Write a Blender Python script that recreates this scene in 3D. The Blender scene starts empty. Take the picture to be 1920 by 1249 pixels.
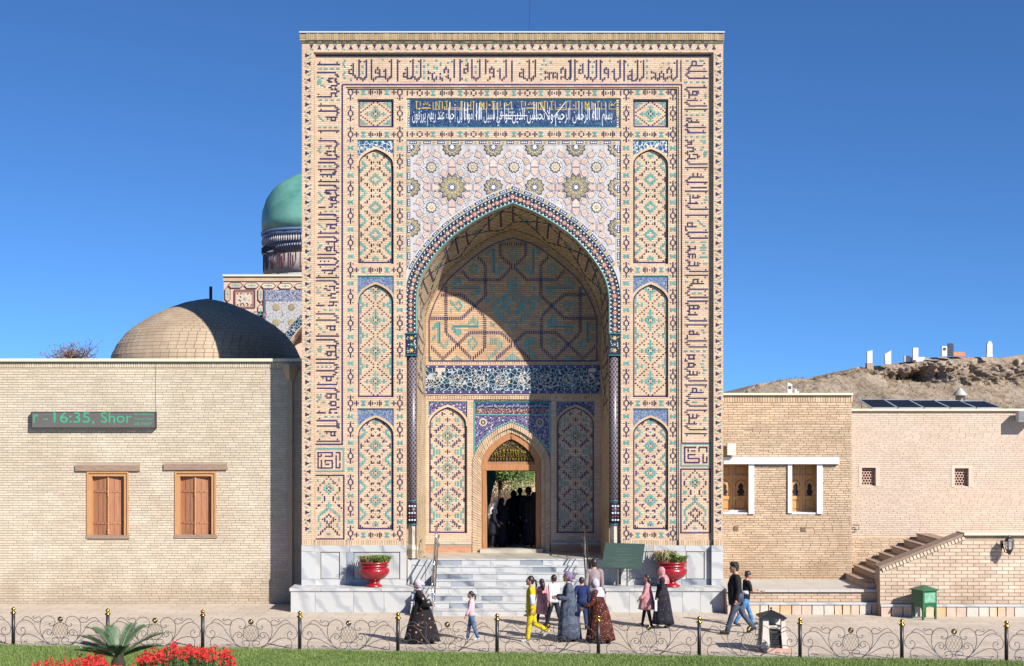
import bpy, math, random
import numpy as np
from mathutils import Vector, Matrix, noise
R = math.radians
random.seed(7)
rng = np.random.default_rng(7)
SC = bpy.context.scene
COL = SC.collection

# ---------------------------------------------------------------- camera
F, HZ, CH = 2672.0, 800.0, 5.1          # focal length in px (1920 wide), horizon row, eye height
cd = bpy.data.cameras.new('camera'); cam = bpy.data.objects.new('camera', cd); COL.objects.link(cam)
cam.location = (0, 0, CH); cam.rotation_euler = (R(90), 0, 0)
cd.sensor_width = 36; cd.lens = 36 * F / 1920; cd.shift_y = (HZ - 624.5) / 1920
cd.clip_end = 3000; cd.clip_start = .1
SC.camera = cam

# ---------------------------------------------------------------- sky, sun, exposure
w = bpy.data.worlds.new('World'); SC.world = w; w.use_nodes = True
wn = w.node_tree; wn.nodes.clear()
sky = wn.nodes.new('ShaderNodeTexSky'); sky.sky_type = 'NISHITA'; sky.sun_disc = False
SUNDIR = Vector((.92, -1, .9)).normalized()     # towards the sun
sky.sun_elevation = math.asin(SUNDIR.z); sky.sun_rotation = math.atan2(SUNDIR.x, SUNDIR.y)
sky.altitude = 700; sky.air_density = 1.0; sky.dust_density = .15; sky.ozone_density = 3.0
bg = wn.nodes.new('ShaderNodeBackground'); bg.inputs[1].default_value = .07
wo = wn.nodes.new('ShaderNodeOutputWorld')
# air clear and blue right down to the horizon: sample the model a little higher up, one smooth gradient all round
tc = wn.nodes.new('ShaderNodeTexCoord'); sx_ = wn.nodes.new('ShaderNodeSeparateXYZ'); wn.links.new(tc.outputs['Generated'], sx_.inputs[0])
mz = wn.nodes.new('ShaderNodeMapRange'); mz.clamp = True; mz.inputs[1].default_value = 0; mz.inputs[2].default_value = 1; mz.inputs[3].default_value = .15; mz.inputs[4].default_value = 1.5
wn.links.new(sx_.outputs[2], mz.inputs[0]); cx_ = wn.nodes.new('ShaderNodeCombineXYZ')
wn.links.new(sx_.outputs[0], cx_.inputs[0]); wn.links.new(sx_.outputs[1], cx_.inputs[1]); wn.links.new(mz.outputs[0], cx_.inputs[2])
nm = wn.nodes.new('ShaderNodeVectorMath'); nm.operation = 'NORMALIZE'; wn.links.new(cx_.outputs[0], nm.inputs[0]); wn.links.new(nm.outputs[0], sky.inputs[0])
tn = wn.nodes.new('ShaderNodeMix'); tn.data_type = 'RGBA'; tn.blend_type = 'MULTIPLY'; tn.inputs[0].default_value = 1; tn.inputs[7].default_value = (.55, .75, .89, 1)
wn.links.new(sky.outputs[0], tn.inputs[6]); gm = wn.nodes.new('ShaderNodeGamma'); gm.inputs[1].default_value = 1.25; wn.links.new(tn.outputs[2], gm.inputs[0]); wn.links.new(gm.outputs[0], bg.inputs[0]); wn.links.new(bg.outputs[0], wo.inputs[0])
sd = bpy.data.lights.new('sun', 'SUN'); sun = bpy.data.objects.new('sun', sd); COL.objects.link(sun)
sd.energy = 4.7; sd.angle = R(.53); sd.color = (1, .94, .85)
sun.rotation_euler = SUNDIR.to_track_quat('Z', 'Y').to_euler()
SC.view_settings.view_transform = 'Standard'; SC.view_settings.look = 'None'
SC.view_settings.gamma = 1; SC.view_settings.use_curve_mapping = False
SC.view_settings.exposure = 1.0

# ---------------------------------------------------------------- helpers
def P(px, py, Y):
    return ((px - 960) * Y / F, CH - (py - HZ) * Y / F)
def gY(py): return F * CH / (py - HZ)
def lin(c): return tuple(((v / 255) / 12.92 if v <= 10 else ((v / 255 + .055) / 1.055) ** 2.4) for v in c)
def S(r, g, b, k=.62): return tuple(v * k for v in lin((r, g, b)))

MATS = {}
def nt(name):
    m = bpy.data.materials.new(name); m.use_nodes = True; t = m.node_tree
    b = t.nodes['Principled BSDF']; MATS[name] = m
    return m, t, b, t.nodes.new, t.links.new
def rnd_value(t, lo, hi, island=True):
    N, L = t.nodes.new, t.links.new
    oi = N('ShaderNodeObjectInfo'); a = N('ShaderNodeMath'); a.operation = 'ADD'
    L(oi.outputs['Random'], a.inputs[0])
    if island:
        g = N('ShaderNodeNewGeometry'); L(g.outputs['Random Per Island'], a.inputs[1])
    else: a.inputs[1].default_value = 0
    f = N('ShaderNodeMath'); f.operation = 'FRACT'; L(a.outputs[0], f.inputs[0])
    mr = N('ShaderNodeMapRange'); L(f.outputs[0], mr.inputs[0]); mr.inputs[3].default_value = lo; mr.inputs[4].default_value = hi
    return mr.outputs[0], f.outputs[0]
def M(name, col,  rough=.8, var=.12, ns=3.0, bump=0, bs=60, metal=0, island=0, col2=None, spec=.5, emit=0, stretch=None, coat=0, stain=None):
    m, t, b, N, L = nt(name)
    geo = N('ShaderNodeNewGeometry'); vec = geo.outputs['Position']
    if stretch:
        mp = N('ShaderNodeMapping'); mp.inputs['Scale'].default_value = stretch; L(vec, mp.inputs[0]); vec = mp.outputs[0]
    no = N('ShaderNodeTexNoise'); no.inputs['Scale'].default_value = ns; no.inputs['Detail'].default_value = 6; no.inputs['Roughness'].default_value = .65
    L(vec, no.inputs[0])
    mr = N('ShaderNodeMapRange'); L(no.outputs[0], mr.inputs[0]); mr.inputs[1].default_value = .3; mr.inputs[2].default_value = .7
    mix = N('ShaderNodeMix'); mix.data_type = 'RGBA'; L(mr.outputs[0], mix.inputs[0])
    c2 = col2 if col2 else tuple(min(1, v * (1 + var)) for v in col)
    c1 = col if col2 else tuple(v * (1 - var) for v in col)
    mix.inputs[6].default_value = (*c1, 1); mix.inputs[7].default_value = (*c2, 1)
    out = mix.outputs[2]
    if island:
        v, f = rnd_value(t, 1 - island, 1 + island)
        hs = N('ShaderNodeHueSaturation'); L(out, hs.inputs['Color']); L(v, hs.inputs['Value'])
        out = hs.outputs[0]
    if stain:      # rising damp and splashed dirt along the foot of the wall, ragged upper edge
        sz = N('ShaderNodeSeparateXYZ'); L(geo.outputs['Position'], sz.inputs[0])
        n3 = N('ShaderNodeTexNoise'); n3.inputs['Scale'].default_value = 1.1; n3.inputs['Detail'].default_value = 7; L(geo.outputs['Position'], n3.inputs[0])
        a3 = N('ShaderNodeMath'); a3.operation = 'MULTIPLY_ADD'; L(n3.outputs[0], a3.inputs[0]); a3.inputs[1].default_value = -2.2; L(sz.outputs[2], a3.inputs[2])
        m3 = N('ShaderNodeMapRange'); L(a3.outputs[0], m3.inputs[0]); m3.inputs[1].default_value = stain - 1.5; m3.inputs[2].default_value = stain - .5; m3.inputs[3].default_value = .42; m3.inputs[4].default_value = 0
        x3 = N('ShaderNodeMix'); x3.data_type = 'RGBA'; L(m3.outputs[0], x3.inputs[0]); L(out, x3.inputs[6]); x3.inputs[7].default_value = (*S(160, 134, 106), 1); out = x3.outputs[2]
        n4 = N('ShaderNodeTexNoise'); n4.inputs['Scale'].default_value = .45; n4.inputs['Detail'].default_value = 8; n4.inputs['Roughness'].default_value = .7; L(geo.outputs['Position'], n4.inputs[0])
        m4 = N('ShaderNodeMapRange'); L(n4.outputs[0], m4.inputs[0]); m4.inputs[1].default_value = .52; m4.inputs[2].default_value = .72; m4.inputs[3].default_value = 0; m4.inputs[4].default_value = .3
        x4 = N('ShaderNodeMix'); x4.data_type = 'RGBA'; L(m4.outputs[0], x4.inputs[0]); L(out, x4.inputs[6]); x4.inputs[7].default_value = (*S(196, 160, 130), 1); out = x4.outputs[2]
    L(out, b.inputs['Base Color'])
    b.inputs['Roughness'].default_value = rough; b.inputs['Metallic'].default_value = metal
    b.inputs['Specular IOR Level'].default_value = spec
    if coat: b.inputs['Coat Weight'].default_value = coat; b.inputs['Coat Roughness'].default_value = .08
    if emit: L(out, b.inputs['Emission Color']); b.inputs['Emission Strength'].default_value = emit
    if bump:
        n2 = N('ShaderNodeTexNoise'); n2.inputs['Scale'].default_value = bs; n2.inputs['Detail'].default_value = 5; L(vec, n2.inputs[0])
        bp = N('ShaderNodeBump'); bp.inputs['Strength'].default_value = bump; bp.inputs['Distance'].default_value = .02
        L(n2.outputs[0], bp.inputs['Height']); L(bp.outputs[0], b.inputs['Normal'])
    return m
def brickmat(name, c1, c2, mortar, bw=.27, rh=.055, ms=.012, rough=.85, horiz=False, big=.18):
    m, t, b, N, L = nt(name)
    geo = N('ShaderNodeNewGeometry'); sp = N('ShaderNodeSeparateXYZ'); L(geo.outputs['Position'], sp.inputs[0])
    ad = N('ShaderNodeMath'); L(sp.outputs[0], ad.inputs[0]); L(sp.outputs[1], ad.inputs[1])
    cb = N('ShaderNodeCombineXYZ')
    if horiz: L(sp.outputs[0], cb.inputs[0]); L(sp.outputs[1], cb.inputs[1])
    else: L(ad.outputs[0], cb.inputs[0]); L(sp.outputs[2], cb.inputs[1])
    br = N('ShaderNodeTexBrick'); L(cb.outputs[0], br.inputs[0]); br.inputs['Scale'].default_value = 1
    br.inputs['Brick Width'].default_value = bw; br.inputs['Row Height'].default_value = rh; br.inputs['Mortar Size'].default_value = ms
    br.inputs['Mortar Smooth'].default_value = .3; br.inputs['Bias'].default_value = 0
    br.inputs[1].default_value = (*c1, 1); br.inputs[2].default_value = (*c2, 1); br.inputs[3].default_value = (*mortar, 1)
    no = N('ShaderNodeTexNoise'); no.inputs['Scale'].default_value = .9; no.inputs['Detail'].default_value = 8; no.inputs['Roughness'].default_value = .7
    L(geo.outputs['Position'], no.inputs[0])
    mr = N('ShaderNodeMapRange'); L(no.outputs[0], mr.inputs[0]); mr.inputs[1].default_value = .3; mr.inputs[2].default_value = .7
    mr.inputs[3].default_value = 1 - big; mr.inputs[4].default_value = 1 + big * .6
    hs = N('ShaderNodeHueSaturation'); L(br.outputs[0], hs.inputs['Color']); L(mr.outputs[0], hs.inputs['Value']); L(hs.outputs[0], b.inputs['Base Color'])
    b.inputs['Roughness'].default_value = rough
    bp = N('ShaderNodeBump'); bp.inputs['Strength'].default_value = .5; bp.inputs['Distance'].default_value = .01; bp.invert = True
    L(br.outputs['Fac'], bp.inputs['Height']); L(bp.outputs[0], b.inputs['Normal'])
    return m

# glazed colours (order fixes the slot numbers)
PALN = ['navy', 'turq', 'white', 'yellow', 'black', 'brown', 'pink', 'lav', 'cream', 'green', 'violet', 'midblue', 'teal', 'olive', 'red', 'deep']
PALC = [S(60, 52, 94), S(108, 170, 162), S(228, 232, 240), S(205, 178, 92), S(38, 30, 40), S(160, 98, 72), S(228, 198, 182), S(208, 200, 196),
        S(222, 206, 176), S(60, 120, 112), S(78, 68, 112), S(106, 124, 158), S(48, 128, 138), S(172, 160, 122), S(112, 62, 60), S(36, 40, 60)]
PM = [M('glaze_' + n, c, rough=.38, var=.12, ns=25, island=.17, spec=.4) for n, c in zip(PALN, PALC)]
I = {n: i for i, n in enumerate(PALN)}
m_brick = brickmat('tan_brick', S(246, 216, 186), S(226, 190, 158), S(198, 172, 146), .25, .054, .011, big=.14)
PM.append(m_brick); I['brick'] = len(PM) - 1

class MB:
    def __init__(s): s.v = []; s.f = []; s.m = []
    def add(s, vs, fs, m=0):
        o = len(s.v); s.v += [tuple(v) for v in vs]; s.f += [tuple(i + o for i in f) for f in fs]; s.m += [m] * len(fs); return s
    def box(s, x0, x1, y0, y1, z0, z1, m=0):
        return s.add([(x0, y0, z0), (x1, y0, z0), (x1, y1, z0), (x0, y1, z0), (x0, y0, z1), (x1, y0, z1), (x1, y1, z1), (x0, y1, z1)],
                     [(0, 1, 5, 4), (1, 2, 6, 5), (2, 3, 7, 6), (3, 0, 4, 7), (4, 5, 6, 7), (3, 2, 1, 0)], m)
    def pbox(s, px0, py0, px1, py1, Yf, Yb, m=0):       # box whose front face has these outlines at depth Yf
        (x0, z1), (x1, z0) = P(px0, py0, Yf), P(px1, py1, Yf)
        return s.box(x0, x1, Yf, Yb, z0, z1, m)
    def prism(s, pts, y0, y1, m=0, back=True):          # polygon in x,z extruded in y; pts any winding
        n = len(pts)
        a = sum(pts[i][0] * pts[(i + 1) % n][1] - pts[(i + 1) % n][0] * pts[i][1] for i in range(n))
        if a < 0: pts = pts[::-1]
        vs = [(x, y0, z) for x, z in pts] + [(x, y1, z) for x, z in pts]
        fs = [tuple(range(n))] + ([tuple(range(2 * n - 1, n - 1, -1))] if back else [])
        fs += [(i, i + n, (i + 1) % n + n, (i + 1) % n) for i in range(n)]
        return s.add(vs, fs, m)
    def tube(s, pts, r, n=6, m=0, caps=True):
        pts = [Vector(p) for p in pts]; k = len(pts); rs = r if isinstance(r, (list, tuple)) else [r] * k
        vs = []; up = None
        for i, p in enumerate(pts):
            d = (pts[min(i + 1, k - 1)] - pts[max(i - 1, 0)])
            if d.length < 1e-9: d = Vector((0, 0, 1))
            d.normalize()
            if up is None: up = d.orthogonal().normalized()
            up = (up - d * up.dot(d));
            if up.length < 1e-6: up = d.orthogonal()
            up.normalize(); q = d.cross(up)
            for j in range(n):
                a = 2 * math.pi * j / n; vs.append(p + (up * math.cos(a) + q * math.sin(a)) * rs[i])
        fs = [(i * n + j, i * n + (j + 1) % n, (i + 1) * n + (j + 1) % n, (i + 1) * n + j) for i in range(k - 1) for j in range(n)]
        if caps: fs += [tuple(range(n - 1, -1, -1)), tuple(range((k - 1) * n, k * n))]
        return s.add(vs, fs, m)
    def lathe(s, prof, c, n=24, m=0, sx=1, sy=1, wob=None):
        vs = []
        for r, z in prof:
            for j in range(n):
                a = 2 * math.pi * j / n; q = r * (wob(a, z) if wob else 1)
                vs.append((c[0] + q * math.cos(a) * sx, c[1] + q * math.sin(a) * sy, c[2] + z))
        k = len(prof)
        fs = [(i * n + j, i * n + (j + 1) % n, (i + 1) * n + (j + 1) % n, (i + 1) * n + j) for i in range(k - 1) for j in range(n)]
        fs += [tuple(range(n - 1, -1, -1)), tuple(range((k - 1) * n, k * n))]
        return s.add(vs, fs, m)
    def ball(s, c, r, n=10, m=0, sc=(1, 1, 1)):
        vs = [(c[0], c[1], c[2] - r * sc[2])]; k = max(4, n // 2)
        for i in range(1, k):
            t = math.pi * i / k
            for j in range(n):
                a = 2 * math.pi * j / n
                vs.append((c[0] + r * sc[0] * math.sin(t) * math.cos(a), c[1] + r * sc[1] * math.sin(t) * math.sin(a), c[2] - r * sc[2] * math.cos(t)))
        vs.append((c[0], c[1], c[2] + r * sc[2])); e = len(vs) - 1
        fs = [(0, 1 + (j + 1) % n, 1 + j) for j in range(n)]
        for i in range(k - 2):
            fs += [(1 + i * n + j, 1 + i * n + (j + 1) % n, 1 + (i + 1) * n + (j + 1) % n, 1 + (i + 1) * n + j) for j in range(n)]
        fs += [(e, 1 + (k - 2) * n + j, 1 + (k - 2) * n + (j + 1) % n) for j in range(n)]
        return s.add(vs, fs, m)
    def build(s, name, mats, parent=None, smooth=False, kind=None):
        me = bpy.data.meshes.new(name); me.from_pydata(s.v, [], s.f)
        for m in (mats if isinstance(mats, (list, tuple)) else [mats]): me.materials.append(m)
        me.polygons.foreach_set('material_index', s.m)
        if smooth: me.polygons.foreach_set('use_smooth', [True] * len(s.f))
        me.update()
        o = bpy.data.objects.new(name, me); link(o, parent)
        if kind: o['kind'] = kind
        return o
def link(o, parent=None):
    COL.objects.link(o)
    if parent:
        o.parent = parent
        if parent.type == 'EMPTY': o.matrix_parent_inverse = Matrix.Translation(-parent.location)
    return o
def thing(name, label, cat, loc=(0, 0, 0), group=None):
    o = bpy.data.objects.new(name, None); o.empty_display_size = .2; o.location = loc; COL.objects.link(o)
    tag(o, label, cat, group); return o
def tag(o, label, cat, group=None):
    o['label'] = label; o['category'] = cat
    if group: o['group'] = group
    return o
def struct(o): o['kind'] = 'structure'; return o
def boxes(name, arr, mat, parent=None, kind='stuff'):     # arr rows x0,x1,y0,y1,z0,z1 ; no back face
    a = np.asarray(arr, float).reshape(-1, 6); n = len(a)
    idx = [(0, 2, 4), (1, 2, 4), (1, 3, 4), (0, 3, 4), (0, 2, 5), (1, 2, 5), (1, 3, 5), (0, 3, 5)]
    v = np.stack([a[:, list(i)] for i in idx], 1).reshape(-1, 3)
    fq = np.array([(0, 1, 5, 4), (1, 2, 6, 5), (3, 0, 4, 7), (4, 5, 6, 7), (3, 2, 1, 0)])
    f = (fq[None] + (np.arange(n) * 8)[:, None, None]).reshape(-1)
    me = bpy.data.meshes.new(name); me.vertices.add(n * 8); me.vertices.foreach_set('co', v.reshape(-1))
    me.loops.add(n * 20); me.loops.foreach_set('vertex_index', f.astype(np.int32))
    me.polygons.add(n * 5); me.polygons.foreach_set('loop_start', np.arange(0, n * 20, 4, dtype=np.int32))
    me.update(calc_edges=True); me.polygons.foreach_set('use_smooth', [False] * (n * 5)); me.materials.append(mat)
    o = bpy.data.objects.new(name, me); link(o, parent)
    if kind: o['kind'] = kind
    return o
def pieces(name, rects, mat, parent, limit=300, rest=None):
    """boxes as separate part objects that share unit meshes; what is past the limit is joined into one stuff part"""
    cache = {}
    for (x0, x1, y0, y1, z0, z1) in rects[:limit]:
        k = (round((x1 - x0) / .02), round((y1 - y0) / .02), round((z1 - z0) / .01))
        if k not in cache:
            b = MB(); b.box(-(x1 - x0) / 2, (x1 - x0) / 2, -(y1 - y0) / 2, (y1 - y0) / 2, -(z1 - z0) / 2, (z1 - z0) / 2)
            me = bpy.data.meshes.new(name); me.from_pydata(b.v, [], b.f); me.materials.append(mat); cache[k] = me
        o = bpy.data.objects.new(name, cache[k]); o.location = ((x0 + x1) / 2, (y0 + y1) / 2, (z0 + z1) / 2); link(o, parent)
    if len(rects) > limit: boxes(rest or name + 'work', rects[limit:], mat, parent)
def brick_rects(x0, x1, z0, z1, Y, bw, rh, j, holes=(), jit=.004, depth=.03, lenj=0, miss=0, proud=.0):
    out = []; n = int((z1 - z0) / rh)
    for i in range(n):
        za, zb = z0 + i * rh + j / 2, z0 + (i + 1) * rh - j / 2
        x = x0 - (bw * .5 if i % 2 else 0) - random.random() * bw * .06
        while x < x1:
            L = bw * (1 + random.uniform(-lenj, lenj)); a, b = max(x + j / 2, x0), min(x + L - j / 2, x1); x += L
            if b - a < .03: continue
            segs = [(a, b)]
            for (hx0, hx1, hz0, hz1) in holes:
                if zb > hz0 and za < hz1:
                    ns = []
                    for (p, q) in segs:
                        if q <= hx0 or p >= hx1: ns.append((p, q))
                        else:
                            if p < hx0: ns.append((p, hx0))
                            if q > hx1: ns.append((hx1, q))
                    segs = ns
            for (p, q) in segs:
                if q - p > .02 and random.random() >= miss:
                    d = random.uniform(0, jit); e = random.uniform(-1, 1) * jit * .5 * (jit > .008)
                    out.append((p, q, Y - proud - d, Y + depth, za + e, zb + e))
    return out
# pointed arch, normalised half width 1 and rise 1 (measured from the apex)
AN = [(0, 0), (.265, .112), (.54, .285), (.68, .405), (.815, .557), (.928, .73), (.978, .86), (1, 1)]
def arch(cx, apex, hw, rise, bottom=None, n=40, cp=None):
    """list of px points from left foot over the apex to the right foot"""
    A = cp or AN
    xs = [p[0] for p in A]; ys = [p[1] for p in A]
    T = [0]
    for i in range(1, len(A)): T.append(T[-1] + math.hypot(xs[i] - xs[i - 1], ys[i] - ys[i - 1]))
    def cr(i, t):
        g = lambda a, k: a[max(0, min(len(a) - 1, k))]
        r = []
        for a in (xs, ys):
            p0, p1, p2, p3 = (g(a, i - 1), g(a, i), g(a, i + 1), g(a, i + 2)) if i > 0 else (2 * a[0] - a[1], a[0], a[1], a[2])
            r.append(.5 * (2 * p1 + (p2 - p0) * t + (2 * p0 - 5 * p1 + 4 * p2 - p3) * t * t + (3 * p1 - p0 - 3 * p2 + p3) * t ** 3))
        return r
    half = []
    for k in range(n + 1):
        s = T[-1] * k / n; i = max(j for j in range(len(T) - 1) if T[j] <= s + 1e-9); t = (s - T[i]) / (T[i + 1] - T[i])
        x, y = cr(i, t); half.append((min(1, x) * hw, y * rise))
    right = [(cx + x, apex + y) for x, y in half]; left = [(cx - x, apex + y) for x, y in half[1:]][::-1]
    pts = left + right
    if bottom is not None:
        m = 14; y0 = apex + rise
        leg = [y0 + (bottom - y0) * i / m for i in range(1, m + 1)]
        pts = [(cx - hw, y) for y in leg[::-1]] + pts + [(cx + hw, y) for y in leg]
    return pts
def offs(pts, d):      # offset outwards (away from the opening); pts run left to right
    out = []; n = len(pts); mid = min(range(n), key=lambda i: pts[i][1])
    for i, (x, y) in enumerate(pts):
        a, b = pts[max(i - 1, 0)], pts[min(i + 1, n - 1)]
        tx, ty = b[0] - a[0], b[1] - a[1]; l = math.hypot(tx, ty) or 1
        nx, ny = ty / l, -tx / l
        if i == mid:                              # mitre at the point
            a, b = pts[i - 1], pts[i]; tx, ty = b[0] - a[0], b[1] - a[1]; l = math.hypot(tx, ty); c = max(.4, abs(tx / l)); out.append((x, y - d / c)); continue
        out.append((x + nx * d, y + ny * d))
    return out
def ribbon(mb, pts, d0, d1, Yf, Yb, m=0):   # band between two offsets of an arch, front at Yf, back at Yb
    a, b = offs(pts, d0), offs(pts, d1)
    A = [P(x, y, Yf) for x, y in a]; B = [P(x, y, Yf) for x, y in b]; n = len(A)
    vs = [(x, Yf, z) for x, z in A] + [(x, Yf, z) for x, z in B] + [(x, Yb, z) for x, z in A] + [(x, Yb, z) for x, z in B]
    fs = []
    for i in range(n - 1):
        fs += [(i, i + 1, n + i + 1, n + i), (2 * n + i, 2 * n + i + 1, i + 1, i), (n + i, n + i + 1, 3 * n + i + 1, 3 * n + i)]
    fs += [(0, n, 3 * n, 2 * n), (n - 1, 3 * n - 1, 4 * n - 1, 2 * n - 1)]
    mb.add(vs, fs, m)
def spandrel(mb, pts, x0, x1, ytop, Yf, Yb, m=0):   # wall above an arch within x0..x1, underside closed
    Q = [(x0, max(pts[0][1], ytop))] + [p for p in pts if x0 <= p[0] <= x1] + [(x1, max(pts[-1][1], ytop))]
    if pts[0][0] > x0 + .01: Q.insert(1, pts[0])
    if pts[-1][0] < x1 - .01: Q.insert(-1, pts[-1])
    for (xa, ya), (xb, yb) in zip(Q[:-1], Q[1:]):
        if abs(xb - xa) < 1e-6: continue
        A, B, C, D = P(xa, ya, Yf), P(xb, yb, Yf), P(xb, ytop, Yf), P(xa, ytop, Yf)
        if ya <= ytop + .01 and yb <= ytop + .01: continue
        mb.add([(A[0], Yf, A[1]), (B[0], Yf, B[1]), (C[0], Yf, C[1]), (D[0], Yf, D[1]), (A[0], Yb, A[1]), (B[0], Yb, B[1])],
               [(0, 1, 2, 3), (4, 5, 1, 0)], m)
def half_width(pts, y):    # half width of an arch opening at row y
    cx = (pts[0][0] + pts[-1][0]) / 2; best = 0
    for (xa, ya), (xb, yb) in zip(pts[:-1], pts[1:]):
        if (ya - y) * (yb - y) <= 0 and abs(ya - yb) > 1e-9:
            best = max(best, abs(xa + (xb - xa) * (y - ya) / (yb - ya) - cx))
    if y > max(pts[0][1], pts[-1][1]): best = abs(pts[0][0] - cx)
    return best

class Mos:          # inlaid tiles on an upright face at depth Y, laid out in the rows and columns of the photograph
    def __init__(s, Y, th=.008): s.Y = Y; s.th = th; s.b = MB()
    def rect(s, x0, y0, x1, y1, m, lift=0):
        (a, zt), (b, zb) = P(min(x0, x1), min(y0, y1), s.Y), P(max(x0, x1), max(y0, y1), s.Y)
        yf = s.Y - s.th - lift - random.random() * .003; yb = s.Y + .004
        s.b.add([(a, yf, zb), (b, yf, zb), (b, yf, zt), (a, yf, zt), (a, yb, zb), (b, yb, zb), (b, yb, zt), (a, yb, zt)],
                [(0, 1, 2, 3), (4, 5, 1, 0), (1, 5, 6, 2), (3, 2, 6, 7), (4, 0, 3, 7)], I[m] if isinstance(m, str) else m)
    def V(s, x, y0, y1, m, w=2.3): s.rect(x - w / 2, y0, x + w / 2, y1, m)
    def H(s, y, x0, x1, m, w=2.1): s.rect(x0, y - w / 2, x1, y + w / 2, m)
    def D(s, x, y, m, w=2.3): s.rect(x - w / 2, y - w / 2, x + w / 2, y + w / 2, m)
    def poly(s, pts, m, lift=0):
        q = [P(x, y, s.Y) for x, y in pts]; s.b.prism(q, s.Y - s.th - lift, s.Y + .004, I[m], back=False)
    def disc(s, x, y, r, m, lift=0, n=8, ph=0):
        s.poly([(x + r * math.cos(2 * math.pi * i / n + ph), y + r * math.sin(2 * math.pi * i / n + ph)) for i in range(n)], m, lift)
    def star(s, x, y, r0, r1, n, m, lift=0, ph=0):
        c = P(x, y, s.Y); yf = s.Y - s.th - lift
        vs = [(c[0], yf, c[1])]
        for i in range(2 * n):
            r = r0 if i % 2 == 0 else r1; a = math.pi * i / n + ph
            q = P(x + r * math.cos(a), y - r * math.sin(a), s.Y); vs.append((q[0], yf, q[1]))
        s.b.add(vs, [(0, 1 + i, 1 + (i + 1) % (2 * n)) for i in range(2 * n)], I[m])
    def line(s, pts, w, m, lift=0, close=False):
        if close: pts = pts + [pts[0]]
        for (xa, ya), (xb, yb) in zip(pts[:-1], pts[1:]):
            yf = s.Y - s.th - lift - random.random() * .0012
            tx, ty = xb - xa, yb - ya; l = math.hypot(tx, ty) or 1; nx, ny = -ty / l * w / 2, tx / l * w / 2; ex, ey = tx / l * w * .3, ty / l * w * .3
            q = [P(xa - ex + nx, ya - ey + ny, s.Y), P(xb + ex + nx, yb + ey + ny, s.Y), P(xb + ex - nx, yb + ey - ny, s.Y), P(xa - ex - nx, ya - ey - ny, s.Y)]
            s.b.add([(x, yf, z) for x, z in q], [(0, 1, 2, 3) if (q[1][0] - q[0][0]) * (q[2][1] - q[1][1]) - (q[1][1] - q[0][1]) * (q[2][0] - q[1][0]) > 0 else (3, 2, 1, 0)], I[m])
    def seg(s, kind, data, ox, oy, k, m, w=2.2):
        for e in data.replace('\n', ';').split(';'):
            e = e.split()
            if not e: continue
            a = [float(v) / k for v in e]
            if kind == 'V': s.V(ox + a[0], oy + a[1], oy + a[2], m, w)
            elif kind == 'H': s.H(oy + a[0], ox + a[1], ox + a[2], m, w)
            else: s.D(ox + a[0], oy + a[1], m, w)
    def done(s, name, parent): return s.b.build(name, PM, parent, kind='stuff')

def text_obj(txt, size, mat, parent, name, x, y, z, extr=.003, width=None, sx=1, height=None, bold=0):
    c = bpy.data.curves.new(name, 'FONT'); c.body = txt; c.size = size; c.extrude = extr; c.resolution_u = 3; c.align_x = 'LEFT'; c.offset = bold
    o = bpy.data.objects.new(name, c); COL.objects.link(o)
    dg = bpy.context.evaluated_depsgraph_get(); dg.update()
    me = bpy.data.meshes.new_from_object(o.evaluated_get(dg)); bpy.data.objects.remove(o)
    n = len(me.vertices); co = np.zeros(n * 3); me.vertices.foreach_get('co', co); co = co.reshape(-1, 3)
    lo, hi = co.min(0), co.max(0)
    k = (width / (hi[0] - lo[0])) if width else sx
    kz = (height / (hi[1] - lo[1])) if height else 1
    nx = (co[:, 0] - lo[0]) * k + x; nz = (co[:, 1] - (lo[1] if height else 0)) * kz + z; ny = y - co[:, 2]
    me.vertices.foreach_set('co', np.stack([nx, ny, nz], 1).reshape(-1)); me.update()
    me.materials.clear(); me.materials.append(mat); me.name = name
    o = bpy.data.objects.new(name, me); link(o, parent); return o
AR = {'ا': (0xFE8D, 2), 'أ': (0xFE83, 2), 'ب': (0xFE8F, 4), 'ت': (0xFE95, 4), 'ح': (0xFEA1, 4), 'د': (0xFEA9, 2), 'ذ': (0xFEAB, 2), 'ر': (0xFEAD, 2),
      'ز': (0xFEAF, 2), 'س': (0xFEB1, 4), 'ع': (0xFEC9, 4), 'ف': (0xFED1, 4), 'ق': (0xFED5, 4), 'ل': (0xFEDD, 4), 'م': (0xFEE1, 4), 'ن': (0xFEE5, 4),
      'ه': (0xFEE9, 4), 'و': (0xFEED, 2), 'ي': (0xFEF1, 4), 'ء': (0xFE80, 1), 'ك': (0xFED9, 4)}
def shape_arabic(s):
    s = s.replace('لا', '\u0001').replace('الله', 'ا\u0002'); out = []
    T = dict(AR); T['\u0001'] = (0xFEFB, 2); T['\u0002'] = (0xFEFB, 0)
    for i, ch in enumerate(s):
        if ch not in T: out.append(ch); continue
        if ch == '\u0002': out.append('\uFEDF\uFEE0\uFEEA'[::-1]); continue
        base, n = T[ch]; pv = s[i - 1] if i else ' '; nx = s[i + 1] if i + 1 < len(s) else ' '
        jp = T.get(pv, (0, 0))[1] == 4 and n >= 2; jn = n == 4 and T.get(nx, (0, 0))[1] >= 2
        out.append(chr(base + (3 if jp and jn else 2 if jn else 1 if jp else 0)))
    return ''.join(out[::-1])
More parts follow.
